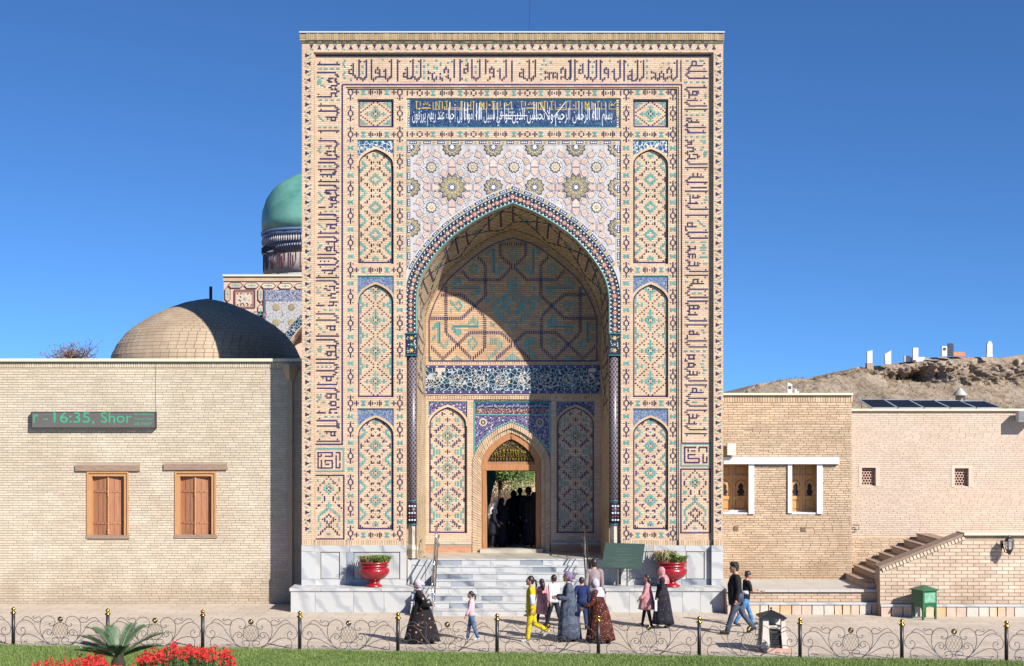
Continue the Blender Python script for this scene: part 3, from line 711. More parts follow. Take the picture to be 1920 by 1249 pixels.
# capital blocks and corner columns
for x0, x1 in ((761, 782), (1142, 1163)):
    b = MB(); b.pbox(x0, 625, x1, 666, 40.05, 40.25, I['deep']); b.pbox(x0 - .5, 624, x1 + .5, 626, 40.03, 40.25, I['teal']); b.pbox(x0 - .5, 665, x1 + .5, 667, 40.03, 40.25, I['teal'])
    b.build('column_capital', PM, PT)
    g = Mos(40.05, .006); xm = (x0 + x1) / 2
    for yy, c in ((634, 'yellow'), (646, 'green'), (657, 'yellow')):
        g.star(xm, yy, 5, 2.8, 6, c, .001); g.disc(xm, yy, 1.6, 'cream', .005, 6)
    for k in range(24): g.disc(xm + random.choice((-1, 1)) * random.uniform(4.5, 8.5), random.uniform(630, 661), random.uniform(.7, 1.4), random.choice(['white', 'cream', 'white', 'turq']), .003, 6)
    g.done('capital_tiles', PT)
    xc = P(xm + (1.5 if x0 < 900 else -1.5), 0, 40.13)[0]; z0, z1 = P(0, 985, 40.13)[1], P(0, 664, 40.13)[1]
    b = MB(); b.lathe([(.128, 0), (.128, z1 - z0)], (xc, 40.2, z0), 20); b.build('corner_column', m_column, PT, True)
    b = MB()
    for zz in (940, 984): b.lathe([(.136, 0), (.136, .03)], (xc, 40.2, P(0, zz, 40.13)[1]), 20, I['teal'])
    b.lathe([(.133, 0), (.133, .58)], (xc, 40.2, P(0, 982, 40.13)[1]), 20, I['deep']); 
    b.build('column_foot_tiles', PM, PT, True)
    g = Mos(40.06, .004)
    for r in range(3):
        for c in range(3): g.disc(xm + 1.5 + (c - 1) * 5, 949 + r * 13, 1.9, 'white', .001, 6); g.disc(xm + 1.5 + (c - 1) * 5, 955.5 + r * 13, 1.4, 'brown', .001, 6) if r < 2 else None
    g.done('column_foot_rosettes', PT)
    zb_, zt = P(0, 1047, 40.13)[1], z0
    b = MB(); h = zt - zb_
    b.lathe([(.14, 0), (.14, h * .22), (.17, h * .24), (.17, h * .3), (.12, h * .42), (.115, h)], (xc, 40.2, zb_), 4, 0); 
    b.build('column_base', m_marble_warm, PT)
    b = MB(); s = 1 if x0 < 900 else -1
    xa, xb = sorted((P(xm - s * 13, 0, 40.2)[0], P(xm - s * 9, 0, 40.2)[0])); b.box(xa, xb, 40.2, 40.24, P(0, 985, 40.2)[1], P(0, 600, 40.2)[1]); b.build('slot_shade_strip', PM[I['teal']], PT)  # coloured strip standing in for the shaded slot beside the column

# --- script panel
g = Mos(40.12, .006)
g.rect(762, 185, 1164, 187.6, 'turq'); g.rect(762, 238.5, 1164, 241, 'turq'); g.V(763, 186, 240, 'cream', 2.2); g.V(1162.6, 186, 240, 'cream', 2.2)
for xs in (766, 1158):
    g.rect(xs - 2.2, 187.6, xs + 2.4, 238.5, 'cream'); 
    for yy in (192.5, 197.5, 202.5, 219, 224, 229.5, 234): g.rect(xs - 1.9, yy - 2.4, xs + 1.9, yy + 2.4, 'navy', .002); g.disc(xs, yy, 1.5, 'white', .005, 6)
    for yy in (208, 213): g.disc(xs, yy, 2.2, 'yellow', .003, 6)
kuf = '200 100 240;265 100 180;495 110 235;545 100 235;610 95 235;660 100 235;700 190 240;735 100 235;800 110 240;990 100 235;1060 100 235;1165 100 235;1215 100 235;1330 100 240;1400 120 240;1450 100 235;1560 100 235;1620 120 235;1690 100 190;1760 130 240;1890 95 235'
kufh = '225 200 460;210 290 440;240 490 620;240 690 760;240 800 1010;212 830 970;235 1020 1200;240 1340 1440;235 1760 1900;100 180 230;100 590 640;100 700 760;100 980 1030;100 1190 1240;235 1520 1700;100 1540 1600;150 1340 1400'
for ox, fl in ((760, 0), (957, 0)):
    g.seg('V', kuf, ox, 180, 9.5, 'yellow', 1.5); g.seg('H', kufh, ox, 180, 9.5, 'yellow', 1.3)
    for cx, cy in ((430, 165), (885, 160), (1370, 165), (1500, 165), (330, 150), (1130, 170), (1800, 165)):
        g.star(ox + cx / 9.5, 180 + cy / 9.5, 2.2, 1.3, 4, 'yellow', .002)
    for (a, c) in (((350, 110), (380, 160)), ((410, 110), (380, 160)), ((560, 110), (600, 230)), ((1340, 110), (1400, 230)), ((1400, 110), (1340, 230)), ((1780, 110), (1830, 170)), ((1880, 110), (1830, 170))):
        g.line([(ox + a[0] / 9.5, 180 + a[1] / 9.5), (ox + c[0] / 9.5, 180 + c[1] / 9.5)], 1.3, 'yellow', .002)
g.done('kufic_script_row', PT)
white = PM[I['white']]
def script(txt, px0, px1, pyt, pyb, Y):
    (xa, zt), (xb, zb_) = P(px0, pyt, Y), P(px1, pyb, Y)
    o = text_obj(shape_arabic(txt), .4, white, PT, 'script_lettering', xa, Y, zb_, .004, width=xb - xa, height=zt - zb_, bold=.002); return o
m1, m2 = 'بسم الله الرحمن الرحيم ولا تحسبن الذين', 'قتلوا في سبيل الله امواتا بل احياء عند ربهم يرزقون'
script(m1, 960, 1148, 202, 237, 40.11); script(m2, 773, 962, 202, 237, 40.109)
g = Mos(40.12, .012)     # tall shafts of the script
for x in (787 + 56, 866, 871, 877, 893.5, 899, 926, 933, 946, 1001, 1005.5, 1029.5 + 56, 1091, 1112, 1116, 1136): g.V(x, 191 + random.uniform(0, 3), 226, 'white', 1.25)
g.line([(1012, 193), (1030, 224)], 1.3, 'white', .001); g.line([(1060, 192), (1038, 220)], 1.3, 'white', .001); g.line([(938, 217), (988, 217)], 1.4, 'white', .001)
g.done('script_shafts', PT)
# ---------------------------------------------------------------- kufic bands (strokes laid out as they run on the wall)
g = Mos(Y1, .010)
g.V(589.8, 103, 1013 - 180, 'violet', 2); g.V(642, 159, 833, 'navy', 2.4); g.H(833, 589, 643, 'navy', 2.6); g.H(158.7, 642, 1279, 'navy', 2.4)
g.V(1278, 158, 831, 'navy', 2.2); g.H(831, 1278, 1334, 'navy', 2.6); g.H(104, 591, 1334, 'navy', 3); g.V(1277, 113, 153, 'navy', 2)
K = 8.727
TOP = [(640, '''130 260 335;197 160 370;293 100 410;413 100 400;497 95 430;228 350 405;260 385 438;325 385 430;356 405 460;387 380 430;530 405 460;565 380 430;563 262 332;597 222 275;630 260 390;728 252 425;762 405 458;794 375 425;823 95 400;925 100 455;1083 222 425;1150 375 420;1175 95 400;1208 375 430;1242 405 460;1275 388 430;1302 95 400;1428 280 335;1428 385 430;1493 320 430;1523 410 460;1558 375 430;1622 320 350;1622 375 430;1655 400 455;1688 250 325;1718 215 270;1752 255 325;1752 345 420;1785 410 455;1850 95 400''',
 '330 130 180;385 575 720;325 1010 1060;385 1010 1070;412 1083 1150', '165 200;165 262;320 135;380 138;790 135;955 133;598 322;698 290;1050 262;1022 355;1135 133;1270 133;1458 322;1525 320;1720 385;1813 135',
 '352 195 240;352 290 330;1238 190 235;1238 285 325;1362 100 135;1362 190 240;1362 280 330;1362 375 420;1560 95 135;1525 200 250;1570 220 265;1630 150 200;1425 165 205;1750 130 165;60 100 140;40 150 200;60 200 235;60 295 330;40 330 370;60 380 420;160 410 450;680 90 110'),
 (850, '''18 95 400;115 95 455;180 245 330;240 155 310;307 95 410;340 375 425;373 400 455;405 388 425;435 95 400;533 95 335;600 245 325;632 215 270;665 245 385;602 375 425;767 245 425;800 415 455;833 380 425;866 100 395;962 120 460;1088 310 390;1150 250 400;1245 100 420;1213 410 450;1280 400 455;1313 370 425;1345 100 390;1508 285 335;1508 380 430;1573 310 430;1637 310 410;1703 315 425;1767 245 330;1798 220 270;1833 260 420;1767 375 425;1898 385 425;1915 110 430''',
 '322 180 220;383 640 680;412 1150 1190', '145 133;147 415;210 195;210 255;402 133;565 133;568 440;633 320;730 288;832 133;1117 258;1117 320;1117 385;1213 135;1308 135;1540 320;1540 385;1605 320;1670 320;1670 385;1800 388;1865 425;1890 130',
 '372 195 235;372 285 325;220 90 140;215 410 455;1440 245 270;1440 320 350;1440 415 450;1490 90 130;1460 170 190;1600 125 160;700 120 140;1085 150 170;1520 170 200'),
 (1060, '''5 250 420;93 100 400;160 100 455;228 255 335;288 165 330;323 350 400;356 385 430;383 100 405;420 385 430;453 415 460;486 390 425;512 105 400;578 105 430;613 415 460;645 390 430;643 250 330;673 225 270;705 250 405;803 250 430;834 410 460;870 400 430;898 105 405;965 105 455;1030 360 435;1093 260 455;1158 410 455;1185 105 430;1222 410 460;1255 380 420;1283 105 400;1415 285 330;1415 390 430;1480 315 430;1513 400 455;1545 320 430;1577 285 330;1610 320 430;1640 400 455;1673 380 425;1670 255 330;1700 220 270;1735 250 330;1740 345 425;1770 410 455;1800 380 425;1830 105 400''',
 '450 1093 1140', '70 135;190 135;195 422;252 203;255 267;255 328;412 140;475 140;605 140;672 328;770 297;862 140;990 135;1057 297;1062 358;1062 422;1148 140;1240 140;1448 320;1448 388;1577 385;1705 385;1790 160',
 '453 195 240;453 290 325;1343 100 140;1343 190 235;1343 290 340;1343 380 420;1030 180 205;730 110 130;1700 150 180;1600 150 165;1575 220 240')]
for ox, v, h, d, t in TOP:
    g.seg('V', v, ox, 100, K, 'navy', 2.5); g.seg('H', h, ox, 100, K, 'navy', 2.3); g.seg('D', d, ox, 100, K, 'black', 2.5); g.seg('V', t, ox, 100, K, 'turq', 3.2)
SIDE = [(584, 100, 5.197, '''108 58 280;188 55 240;208 230 262;226 245 272;245 165 215;263 150 185;278 165 205;248 228 250;262 225 245;278 232 255;296 245 275;314 190 255;332 168 200;350 190 215;338 228 240;352 225 255;370 245 275;386 190 252;423 55 200;418 230 255;512 68 240;528 228 258;545 245 275;563 70 258;580 245 275;600 240 258;622 140 255;655 190 240;755 65 275;852 68 240;865 228 250;903 140 200;903 232 255;956 145 200;956 208 235;975 128 160;993 150 200;990 228 255;1008 240 275;1028 82 255;1064 65 235;1080 225 255;1098 245 275;1115 235 255;1132 65 235;1148 225 250;1165 205 240;1182 82 200;1182 205 235''',
 '250 860 905;232 910 975;195 625 660;235 625 660;195 390 425;235 390 425;195 1182 1215', '82 90;252 90;95 493;95 547;160 640;93 770;250 770;93 830;172 922;268 883;155 975;70 400;93 1148;112 1200;155 1198',
 '150 70 105;150 125 160;150 188 218;150 245 275;455 70 105;455 135 160;455 188 218;455 248 280;720 68 95;720 120 148;720 172 200;720 225 255;1098 65 90;1098 120 145;1098 170 198;230 60 80;240 95 120;255 70 95;270 60 100;285 60 95;300 55 80;310 90 120;325 120 140;605 65 78;625 75 90;640 90 105;655 105 125;905 85 100;925 70 95;945 60 85;960 75 98'),
 (584, 320, 5.197, '''105 68 272;142 68 240;155 222 250;170 245 272;190 138 255;210 125 180;225 150 195;208 225 240;225 232 250;240 240 272;257 180 250;275 165 205;290 185 250;305 245 272;322 185 250;358 70 138;355 170 200;355 225 250;428 68 240;440 222 250;458 245 270;475 68 255;492 240 268;525 145 250;560 180 235;608 65 270;646 62 235;660 222 250;677 240 270;693 140 255;743 140 210;762 128 160;780 150 195;780 225 250;797 240 270;815 60 240;850 58 235;862 222 250;880 245 270;898 235 258;915 62 240;935 245 270;952 220 245;970 100 235;1003 165 210;1040 45 270;1073 45 235;1087 222 250;1105 240 270;1127 170 235;1165 150 190;1150 120 155;1145 240 265;1183 240 268;1200 185 240;1218 160 200;1240 185 240''',
 '145 190 225;205 258 290;235 258 290;205 320 355;225 700 780;245 510 540;190 530 560;150 745 780;190 745 780;225 1120 1165', '93 93;247 88;90 410;93 593;243 593;165 712;90 883;130 883;167 883;88 938;130 990;205 988;73 1022;243 1020;145 1125;150 545',
 '395 130 155;395 188 212;395 240 270;210 65 78;225 75 95;240 90 110;262 105 130;280 95 115;295 68 100;308 65 80;515 65 78;530 75 95;550 95 115;570 120 145;700 62 75;725 75 110;745 65 95;765 62 75;735 258 268;1135 45 58;1135 85 98;1160 60 75;1185 45 95;1215 100 125'),
 (584, 560, 4.455, '''27 150 225;57 40 110;57 140 185;57 200 215;127 38 200;143 190 220;160 205 232;178 38 215;195 205 232;228 125 205;260 155 205;312 38 232;343 38 200;357 190 220;375 205 232;392 125 215;442 125 205;460 110 135;475 135 165;475 195 215;490 205 232;506 38 215;537 38 195;552 190 220;572 205 232;587 195 218;602 40 200;618 195 220;635 180 205;651 78 190;685 125 165;717 45 215;748 45 205;762 195 220;778 210 235;795 125 215;812 112 135;828 125 170;828 200 215;843 210 235;860 155 205;877 145 170;892 160 210;907 210 235;923 155 212;953 45 120;953 145 170;953 195 220;1018 45 215;1063 45 235;1110 110 210;1143 165 205;1190 45 240;1047 215 238;1077 215 238''',
 '160 228 262;195 228 262;205 390 475;135 442 475;165 442 475;128 652 685;165 652 685;208 795 828;165 795 828;165 860 892;205 860 892;155 923 953;215 1020 1075;165 1110 1143;195 1110 1143;185 28 57', '62 40;62 108;62 160;132 245;62 295;215 295;150 408;200 405;62 702;215 702;97 665;65 940;68 1000;130 1125;68 1175;218 1175',
 '92 105 130;92 150 178;92 205 230;215 38 55;235 55 70;250 70 90;275 95 118;400 68 85;420 50 90;440 55 85;462 38 50;432 228 238;570 50 65;570 85 100;570 120 135;570 160 170;655 45 55;665 212 230;800 45 60;800 75 88;820 45 88;840 55 75;855 45 60;865 90 115;905 50 70;985 110 135;985 165 188;985 215 238;1105 48 65;1125 65 80;1150 85 110'),
 (1274, 100, 5.197, '''78 125 165;120 105 230;140 85 115;157 70 100;175 85 270;192 70 100;210 55 80;228 70 95;243 88 280;332 70 270;350 50 80;367 70 98;370 125 190;387 160 195;405 90 180;458 70 180;478 50 80;495 70 100;512 90 270;547 50 275;635 68 120;655 65 90;670 85 195;690 65 85;705 50 85;722 70 260;742 55 85;757 75 100;773 78 260;848 55 85;865 75 125;885 78 125;902 55 80;920 75 145;955 95 145;985 130 175;1025 75 160;1042 55 85;1060 72 100;1078 90 275;1113 55 275;1205 95 240;1222 80 105;1240 55 85''',
 '125 78 110;165 78 110;95 375 440;130 370 400;120 845 885;135 920 955;80 950 990;98 985 1025;178 980 1025;135 1165 1195;178 1165 1195', '243 98;243 153;243 315;243 225;155 438;210 458;245 490;75 565;250 562;118 655;172 650;228 700;235 755;140 848;155 935;62 972;195 1005;80 1133;252 1133;212 1183',
 '70 68 90;70 200 235;282 50 80;282 105 130;282 165 195;282 220 250;600 55 85;600 110 135;600 165 195;600 220 245;812 55 80;812 110 135;812 165 190;812 220 255;395 250 262;415 240 268;435 250 262;415 45 60;850 205 260;870 230 262;915 220 240;940 205 225;960 240 280;980 235 270;1000 240 260'),
 (1274, 340, 5.197, '''10 70 275;30 75 90;60 110 270;95 55 280;125 78 92;160 125 190;215 80 185;237 62 90;255 80 105;272 98 280;330 58 280;405 80 135;442 78 170;478 60 80;497 80 280;515 62 92;535 80 105;553 98 280;632 80 100;655 98 155;672 78 110;690 60 92;708 80 155;730 78 100;768 60 90;785 80 110;822 80 190;840 60 85;857 72 105;878 95 280;915 55 280;955 135 190;995 110 240;1013 95 130;1032 75 105;1050 90 280;1070 75 100;1088 55 85;1108 75 105;1130 95 280;1167 75 280;1190 58 90;1210 75 190;1240 100 190''',
 '105 130 215;135 130 165;180 130 165;80 400 440;125 400 440;62 435 475;98 630 665;155 630 665;98 710 750;130 710 750;155 710 750;98 790 820;150 785 820;180 785 820;135 955 990;180 955 990;98 1210 1249;140 1210 1249;180 1210 1249', '252 22;258 112;200 148;65 187;163 202;258 253;85 348;258 348;258 475;258 533;85 632;200 803;258 860;80 935;252 935;220 975;252 1070;252 1110;260 1187;197 1225',
 '150 255 270;180 240 275;215 215 228;205 245 262;385 175 195;400 195 210;415 210 230;435 230 255;593 60 90;593 118 148;593 210 265;620 225 250;645 205 265;670 205 265;695 225 255;740 200 275;800 235 275;975 58 85;1088 125 160;1088 180 220;1235 255 275'),
 (1274, 580, 4.80, '''15 70 95;48 75 165;70 50 75;88 65 90;103 85 250;140 50 255;195 90 130;225 90 182;265 50 75;283 70 250;300 50 75;318 65 95;337 85 250;410 65 145;445 80 140;465 48 75;485 75 135;520 65 125;538 48 75;555 65 100;590 65 165;608 48 75;625 62 90;643 80 250;680 48 250;712 115 155;748 98 218;765 80 105;783 62 92;800 80 250;820 62 90;838 48 75;855 62 92;870 85 250;907 65 250;925 45 75;945 62 90;978 95 160;1030 62 158;1050 48 75;1067 65 90;1082 85 250;1118 48 250''',
 '90 0 45;90 195 225;128 195 225;72 230 262;88 410 445;130 410 445;85 485 520;130 485 520;95 555 590;125 555 590;160 555 590;120 712 745;155 712 745;88 940 1030;122 940 978;158 940 978', '142 30;230 85;72 155;232 155;160 210;230 262;230 318;55 450;143 498;180 572;230 625;68 697;235 697;195 728;230 815;230 853;228 918;175 958;135 1015;225 1067;68 1135;230 1135',
 '375 45 75;375 100 130;375 155 185;375 215 238;190 200 220;210 215 235;410 205 225;430 225 240;460 205 225;490 190 215;520 200 225;545 215 245;575 210 230;730 50 75;835 115 160;975 225 245;995 215 245;1030 185 200;995 45 55')]
for ox, oy, k, h, v, d, t in SIDE:
    g.seg('H', h, ox, oy, k, 'navy', 2.3); g.seg('V', v, ox, oy, k, 'navy', 2.3); g.seg('D', d, ox, oy, k, 'black', 2.3); g.seg('H', t, ox, oy, k, 'turq', 2.7)
# square kufic boxes
def box4(x0, y0, x1, y1, m, w=2.4): g.V(x0, y0, y1, m, w); g.V(x1, y0, y1, m, w); g.H(y0, x0 - w / 2, x1 + w / 2, m, w); g.H(y1, x0 - w / 2, x1 + w / 2, m, w)
box4(590.6, 841, 644.6, 883.5, 'turq', 2.8)
g.seg('H', '118 65 250;118 285 340;162 155 245;162 85 110;213 155 250;258 160 210;303 65 250;300 285 340', 585, 830, 6.4, 'navy', 2.3)
g.seg('V', '75 118 305;245 118 170;115 135 165;337 118 215;292 150 305;160 213 240;245 213 305;115 205 300;337 240 303', 585, 830, 6.4, 'navy', 2.3)
box4(1277.5, 832.5, 1331.5, 873, 'turq', 2.8)
g.seg('H', '215 560 645;240 610 640;320 565 665;292 590 665;265 590 640;215 665 722;320 690 720', 1130, 780, 3.672, 'navy', 2.3)
g.seg('V', '565 215 320;590 225 250;665 290 320;590 265 292;693 262 320;665 215 245;718 215 250;718 280 320', 1130, 780, 3.672, 'navy', 2.3)
LOWV = '77 530 585;332 530 585;153 640 700;257 640 700;78 740 770;332 740 770;205 850 880;182 870 900;228 870 900;155 895 950;258 895 950;182 935 975;232 935 975;207 965 1025;180 1000 1025;232 1000 1025;157 1022 1050;258 1022 1050;130 1045 1075;283 1045 1075;105 1065 1110;305 1065 1110'
LOWD = '203 412;178 435;228 435;150 460;253 460;100 510;305 510;100 600;305 600;127 625;280 625;127 715;283 715;55 785;355 785;205 530;180 550;228 550;205 575;130 920;285 920;80 1108;330 1108'
LOWT = '205 480 505;205 590 620;153 530 575;180 505 540;180 565 600;228 505 540;228 565 600;258 530 575;75 430 470;327 425 465;75 650 690;327 650 690;100 655 680;305 655 680;205 705 795;180 735 765;230 735 765;180 780 820;230 780 820;155 800 840;258 800 840;130 820 860;283 820 860;105 840 880;308 840 880;82 870 950;332 870 950;105 960 1010;308 960 1010;80 1010 1045;332 1010 1045;205 1080 1110;190 1088 1105;220 1088 1105'
for ox, oy in ((585, 830), (1271.5, 818.5)):
    bx0, by0, bx1, by1 = ox + 35 / 6.4, oy + 391 / 6.4, ox + 384 / 6.4, oy + 1154 / 6.4
    if ox > 900: by1 -= 0
    box4(bx0, by0, bx1, by1, 'navy', 2.3)
    g.seg('V', LOWV, ox, oy, 6.4, 'navy', 2.4); g.seg('H', '483 118 155;483 250 290;750 80 105;750 305 330', ox, oy, 6.4, 'navy', 2.1); g.seg('D', LOWD, ox, oy, 6.4, 'black', 2.3); g.seg('V', LOWT, ox, oy, 6.4, 'turq', 2.8)
g.done('kufic_tiles', PT)

# outer zigzag band
g = Mos(Y0, .008)
y = 104; k = 0
while y < 1006:
    for xc, s in ((577.5, 1), (1347, -1)):
        d = s if k % 2 else -s
        g.V(xc + d * 3.6, y - 3.4, y + 3.4, 'navy', 2.6); g.V(xc + d * 1.4, y - 1.8, y + 1.8, 'navy', 2.2); g.D(xc - d * 1.2, y, 'black', 2.2)
        g.V(xc - d * 5.2, y - 3.2, y - .6, 'turq', 2.6); g.V(xc - d * 4.4, y + 3.4, y + 6, 'turq', 2.6); g.D(xc - d * 1.2, y + 6.6, 'turq', 2)
    y += 15.3; k += 1
x = 584; k = 0
while x < 1340:
    d = 1 if k % 2 else -1
    g.H(88 + d * 3.6, x - 3.4, x + 3.4, 'navy', 2.4); g.H(88 + d * 1.5, x - 1.8, x + 1.8, 'navy', 2.2); g.D(x, 88 - d * 1.2, 'black', 2.2)
    g.H(88 - d * 3.6, x - 2.4, x - .4, 'turq', 2.4); g.H(88 - d * 5, x + 1, x + 4, 'turq', 2); x += 14.8; k += 1
g.done('zigzag_tiles', PT)
# chain ornaments on the inner frame
g = Mos(Y2, .008)
def chain_v(x, y, s=1):
    g.V(x, y - 14.6, y - 5, 'navy', 2.4); g.V(x, y + 5, y + 14.6, 'navy', 2.4); g.V(x - 4.2, y - 3.6, y + 3.6, 'navy', 2.2); g.V(x + 4.2, y - 3.6, y + 3.6, 'navy', 2.2)
    for u, v in ((-4.5, -11.5), (4.5, -11.5), (-4.5, 11.5), (4.5, 11.5), (-2, -4.6), (2, -4.6), (-2, 4.6), (2, 4.6)): g.D(x + u, y + v, 'black', 2.0)
def glass(x, y, horiz=False):
    if horiz: g.H(y - 3.6, x - 4.2, x + 4.2, 'turq', 2.6); g.H(y + 3.6, x - 4.2, x + 4.2, 'turq', 2.6); g.H(y, x - 2, x + 2, 'turq', 4)
    else: g.V(x - 3.6, y - 3.8, y + 3.8, 'turq', 2.8); g.V(x + 3.6, y - 3.8, y + 3.8, 'turq', 2.8); g.V(x, y - 2, y + 2, 'turq', 4)
def chain_h(x, y, t=0):
    if t == 0:
        for u, h in ((-11.5, 3), (-8.5, 5.4), (-4.6, 3.2), (4.6, 3.2), (8.5, 5.4), (11.5, 3)): g.V(x + u, y - h, y + h, 'navy' if abs(u) > 9 or abs(u) < 6 else 'black', 1.9)
        g.D(x, y, 'black', 2.2)
    else:
        for s in (-1, 1): g.V(x + s * 14, y - 5, y + 5, 'navy', 2.2); g.D(x + s * 17.5, y, 'black', 2.2); g.D(x + s * 10.5, y, 'black', 2.2); g.V(x + s * 4.4, y - 3, y + 3, 'navy', 2.2); g.H(y + s * 4.6, x - 2, x + 2, 'navy', 2)
JY = [173, 252, 506, 756, 1003]
for x in (657.5, 750, 1174.5, 1262):
    for a, c in zip(JY[:-1], JY[1:]):
        n = round((c - a) / 50.5) if c - a > 100 else 2
        n = max(n, 1); st = (c - a) / n
        for i in range(n): 
            chain_v(x, a + i * st) if not (c - a < 100 and i == 0 and False) else None
            if st > 45: glass(x, a + (i + .5) * st)
            elif i == 0: pass
    chain_v(x, 1000)
for y in JY:
    for x0, x1 in ((657.5, 750), (1174.5, 1262)):
        xm = (x0 + x1) / 2; chain_h(xm, y)
        for s in (-1, 1):
            glass(xm + s * 22, y, True); g.V(xm + s * 35, y - 4.5, y + 4.5, 'navy', 2.2); g.D(xm + s * 38.2, y, 'black', 2); g.D(xm + s * 31.8, y, 'black', 2)
for y in (174.5, 251.5):
    for i in range(8):
        x = 964 + (i - 3.5) * 50.5; chain_h(x, y, (i + 1) % 2)
        if i < 7: glass(x + 25.2, y, True)
    for s in (-1, 1): g.V(964 + s * 200, y - 4.5, y + 4.5, 'navy', 2.2)
g.done('chain_tiles', PT)

# ---------------------------------------------------------------- tiled arch panels
def keep(g, x, y, curve, cx, mrg=2.4):
    return abs(x - cx) < half_width(curve, y) - mrg and y > min(p[1] for p in curve) + 3
def motif_cross(g, cx, y, tst, sx=4.0):
    L = [('V', 0, -20, -5), ('V', 0, 5, 20), ('V', sx, -8, -2.2), ('V', sx, 2.2, 8), ('V', -sx, -8, -2.2), ('V', -sx, 2.2, 8), ('V', 2 * sx, -4.5, 4.5), ('V', -2 * sx, -4.5, 4.5),
         ('V', 4 * sx, -3.6, 3.6), ('V', -4 * sx, -3.6, 3.6)]
    for _, dx, a, c in L:
        if tst(cx + dx, y + a) and tst(cx + dx, y + c): g.V(cx + dx, y + a, y + c, 'turq', 3.0)
    for dx, dy in ((3 * sx, 0), (-3 * sx, 0), (5 * sx, 0), (-5 * sx, 0), (-sx, -13), (sx, -13), (-sx, 13), (sx, 13)):
        if tst(cx + dx, y + dy): g.D(cx + dx, y + dy, 'turq', 2.0)
    for dx, dy in ((-sx, 0), (sx, 0), (0, -3.6), (0, 3.6)):
        if tst(cx + dx, y + dy): g.D(cx + dx, y + dy, 'black', 2.3)
